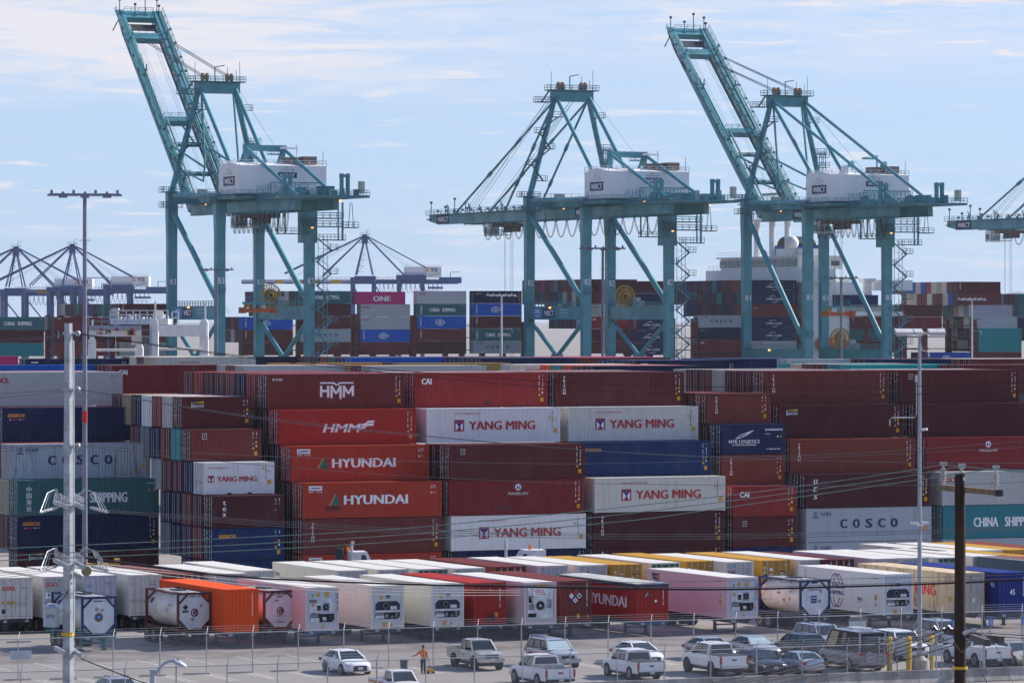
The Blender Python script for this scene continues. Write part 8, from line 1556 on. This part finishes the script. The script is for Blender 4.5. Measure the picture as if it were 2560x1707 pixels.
body = [(None, (0, 0, 0.92), (0.13, 0.10)), (0, (0, 0, 1.10), (0.125, 0.095)), (1, (0, 0, 1.30), (0.15, 0.10)), (2, (0, 0, 1.42), (0.07, 0.065)), (3, (-0.005, -0.01, 1.50), 0.05), (4, (-0.01, -0.02, 1.56), (0.075, 0.085)), (5, (-0.012, -0.025, 1.66), (0.078, 0.092)), (6, (-0.01, -0.02, 1.73), (0.05, 0.06)),
        (2, LA[0], 0.06), (8, LA[1], 0.042), (9, LA[2], 0.03), (2, RA[0], 0.06), (11, RA[1], 0.042), (12, RA[2], 0.03),
        (0, (-0.09, -0.02, 0.86), 0.085), (14, (-0.10, -0.08, kneez), 0.058), (15, (-0.08, 0.03, 0.10), 0.04), (16, (-0.10, -0.12, 0.04), (0.04, 0.03)), (0, (0.09, 0.02, 0.86), 0.085), (18, (0.10, -0.02, kneez), 0.058), (19, (0.09, 0.14, 0.11), 0.04), (20, (0.09, 0.0, 0.04), (0.04, 0.03))]
for (b_, d_x) in ((10, -1), (13, 1)):            # palms and five fingers
    w = Vector(body[b_][1]); dv = (w - Vector(body[b_ - 1][1])).normalized(); pal = w + dv * 0.07; body.append((b_, tuple(pal), (0.036, 0.018))); pi_ = len(body) - 1
    sd = dv.cross(Vector((0, 1, 0.2))).normalized()
    for f, (of, ln) in enumerate(((-0.027, 0.066), (-0.009, 0.076), (0.009, 0.07), (0.026, 0.055))):
        a_ = pal + sd * of + dv * 0.02; b2_ = a_ + dv * ln * 0.55 + Vector((0, -0.012, -0.012)); c_ = b2_ + dv * ln * 0.3 + Vector((0, 0.02, -0.025)); body.append((pi_, tuple(a_), 0.010)); body.append((len(body) - 1, tuple(b2_), 0.009)); body.append((len(body) - 1, tuple(c_), 0.008))
    a_ = w + dv * 0.03 - sd * 0.035; b2_ = a_ - sd * 0.02 + dv * 0.035; body.append((b_, tuple(a_), 0.011)); body.append((len(body) - 1, tuple(b2_), 0.009))
bo = skinned('body', body, SKIN, t, 2)
face = MB(); fy = -0.118
for x in (-0.045, 0.02): face.box((x, fy, 1.625), (x + 0.022, fy + 0.03, 1.638), PLAST)
face.box((-0.02, fy - 0.018, 1.585), (0.002, fy + 0.03, 1.62), SKIN); face.box((-0.032, fy + 0.004, 1.552), (0.012, fy + 0.03, 1.562), M('lips', (0.22, 0.07, 0.06), 0.6)); face.build('face', t)
hb = MB(); hb.loft([[(-0.012 + 0.088 * k * math.cos(a), -0.005 + 0.095 * k * math.sin(a) + 0.02, z) for a in [i * math.pi / 8 for i in range(16)]] for z, k in ((1.58, 0.85), (1.66, 1.0), (1.68, 0.98))], M('hair_black', (0.012, 0.01, 0.01), 0.7)); hb.build('hair', t, smooth=True)
cp = MB(); cp.loft([[(-0.012 + 0.094 * k * math.cos(a), -0.02 + 0.105 * k * math.sin(a), z) for a in [i * math.pi / 8 for i in range(16)]] for z, k in ((1.675, 1.0), (1.72, 0.98), (1.76, 0.78), (1.775, 0.3))], CAPM); cp.prism([(-0.09, -0.09), (0.065, -0.09), (0.04, -0.20), (-0.065, -0.20)], lambda x, y: (x, y, 1.675), lambda x, y: (x, y, 1.69), CAPM); cp.build('cap', t, smooth=True)
skinned('jacket', [(None, (0, 0, 0.90), (0.165, 0.13)), (0, (0, 0, 1.10), (0.16, 0.125)), (1, (0, 0, 1.30), (0.185, 0.13)), (2, (0, 0, 1.425), (0.09, 0.08)), (2, LA[0], 0.085), (4, LA[1], 0.065), (5, (-0.585, -0.13, 1.13), 0.05), (2, RA[0], 0.085), (7, RA[1], 0.065), (8, (0.295, -0.09, 0.93), 0.05)], ORJ, t)
skinned('trousers', [(None, (0, 0, 0.93), (0.15, 0.118)), (0, (-0.09, -0.02, 0.84), 0.10), (1, (-0.10, -0.08, kneez), 0.078), (2, (-0.083, 0.02, 0.13), 0.066), (0, (0.09, 0.02, 0.84), 0.10), (4, (0.10, -0.02, kneez), 0.078), (5, (0.09, 0.125, 0.14), 0.066)], TRS, t)
for x, y in ((-0.09, -0.03), (0.09, 0.07)): b = MB(); b.loft([[(x + 0.052 * k * math.cos(a), y - 0.05 + l * math.sin(a), z) for a in [i * math.pi / 6 for i in range(12)]] for z, k, l in ((0.0, 1.0, 0.15), (0.05, 1.0, 0.145), (0.10, 0.85, 0.09), (0.17, 0.9, 0.065))], BOOT); b.build('boot', t, smooth=True)
vs = MB(); VG = M('vest_strip', (0.55, 0.50, 0.10), 0.5)
for x in (-0.085, 0.085): vs.beam((x, -0.128, 1.0), (x * 0.9, -0.118, 1.40), 0.045, 0.012, VG, up=(0, 1, 0))
vs.beam((-0.15, -0.125, 1.02), (0.15, -0.125, 1.02), 0.012, 0.05, VG); vs.build('reflective_strip', t)
h2 = p0 + Vector((0.36, -0.02, 0)); q0 = gp(1076, 1682); t = thing('floor_machine', 'small yellow push machine held by the worker by its upright handle', 'floor machine', q0, R(10)); m = MB(); m.prism([(-0.26, 0.06), (0.24, 0.06), (0.26, 0.16), (0.12, 0.27), (-0.12, 0.30), (-0.25, 0.18)], lambda x, z: (x, -0.2, z), lambda x, z: (x, 0.2, z), M('machine_yellow', (0.72, 0.36, 0.012), 0.5)); m.build('body', t)
for x in (-0.17, 0.17):
    for y in (-0.21, 0.21): m = MB(); m.disc((x, y, 0.07), (0, 1, 0), 0.07, 0.04, RUBBER, 12); m.build('wheel', t)
m = MB(); hx = Matrix.Rotation(-R(10), 3, 'Z') @ (p0 + Matrix.Rotation(R(10), 3, 'Z') @ Vector((0.305, -0.115, 0.86)) - q0); m.tube((0.0, 0, 0.25), hx, 0.014, DARKST, 6); m.tube(hx - Vector((0.07, 0, 0)), hx + Vector((0.07, 0, 0)), 0.014, DARKST, 6); m.build('handle', t)

# ---------------------------------------------------------------- sea haze
hb = MB(); hb.box((-4000, -150, -1), (4000, 19000, 150), None)
hmat = bpy.data.materials.new('sea_haze'); hmat.use_nodes = True; hn = hmat.node_tree; hn.nodes.clear()
ho_ = hn.nodes.new('ShaderNodeOutputMaterial'); hv = hn.nodes.new('ShaderNodeVolumePrincipled')
hv.inputs['Color'].default_value = (0.74, 0.84, 1.0, 1); hv.inputs['Density'].default_value = 0.000035; hv.inputs['Anisotropy'].default_value = 0.2
hn.links.new(hv.outputs[0], ho_.inputs['Volume'])
struct(hb.build('haze', None, hmat), 'stuff')
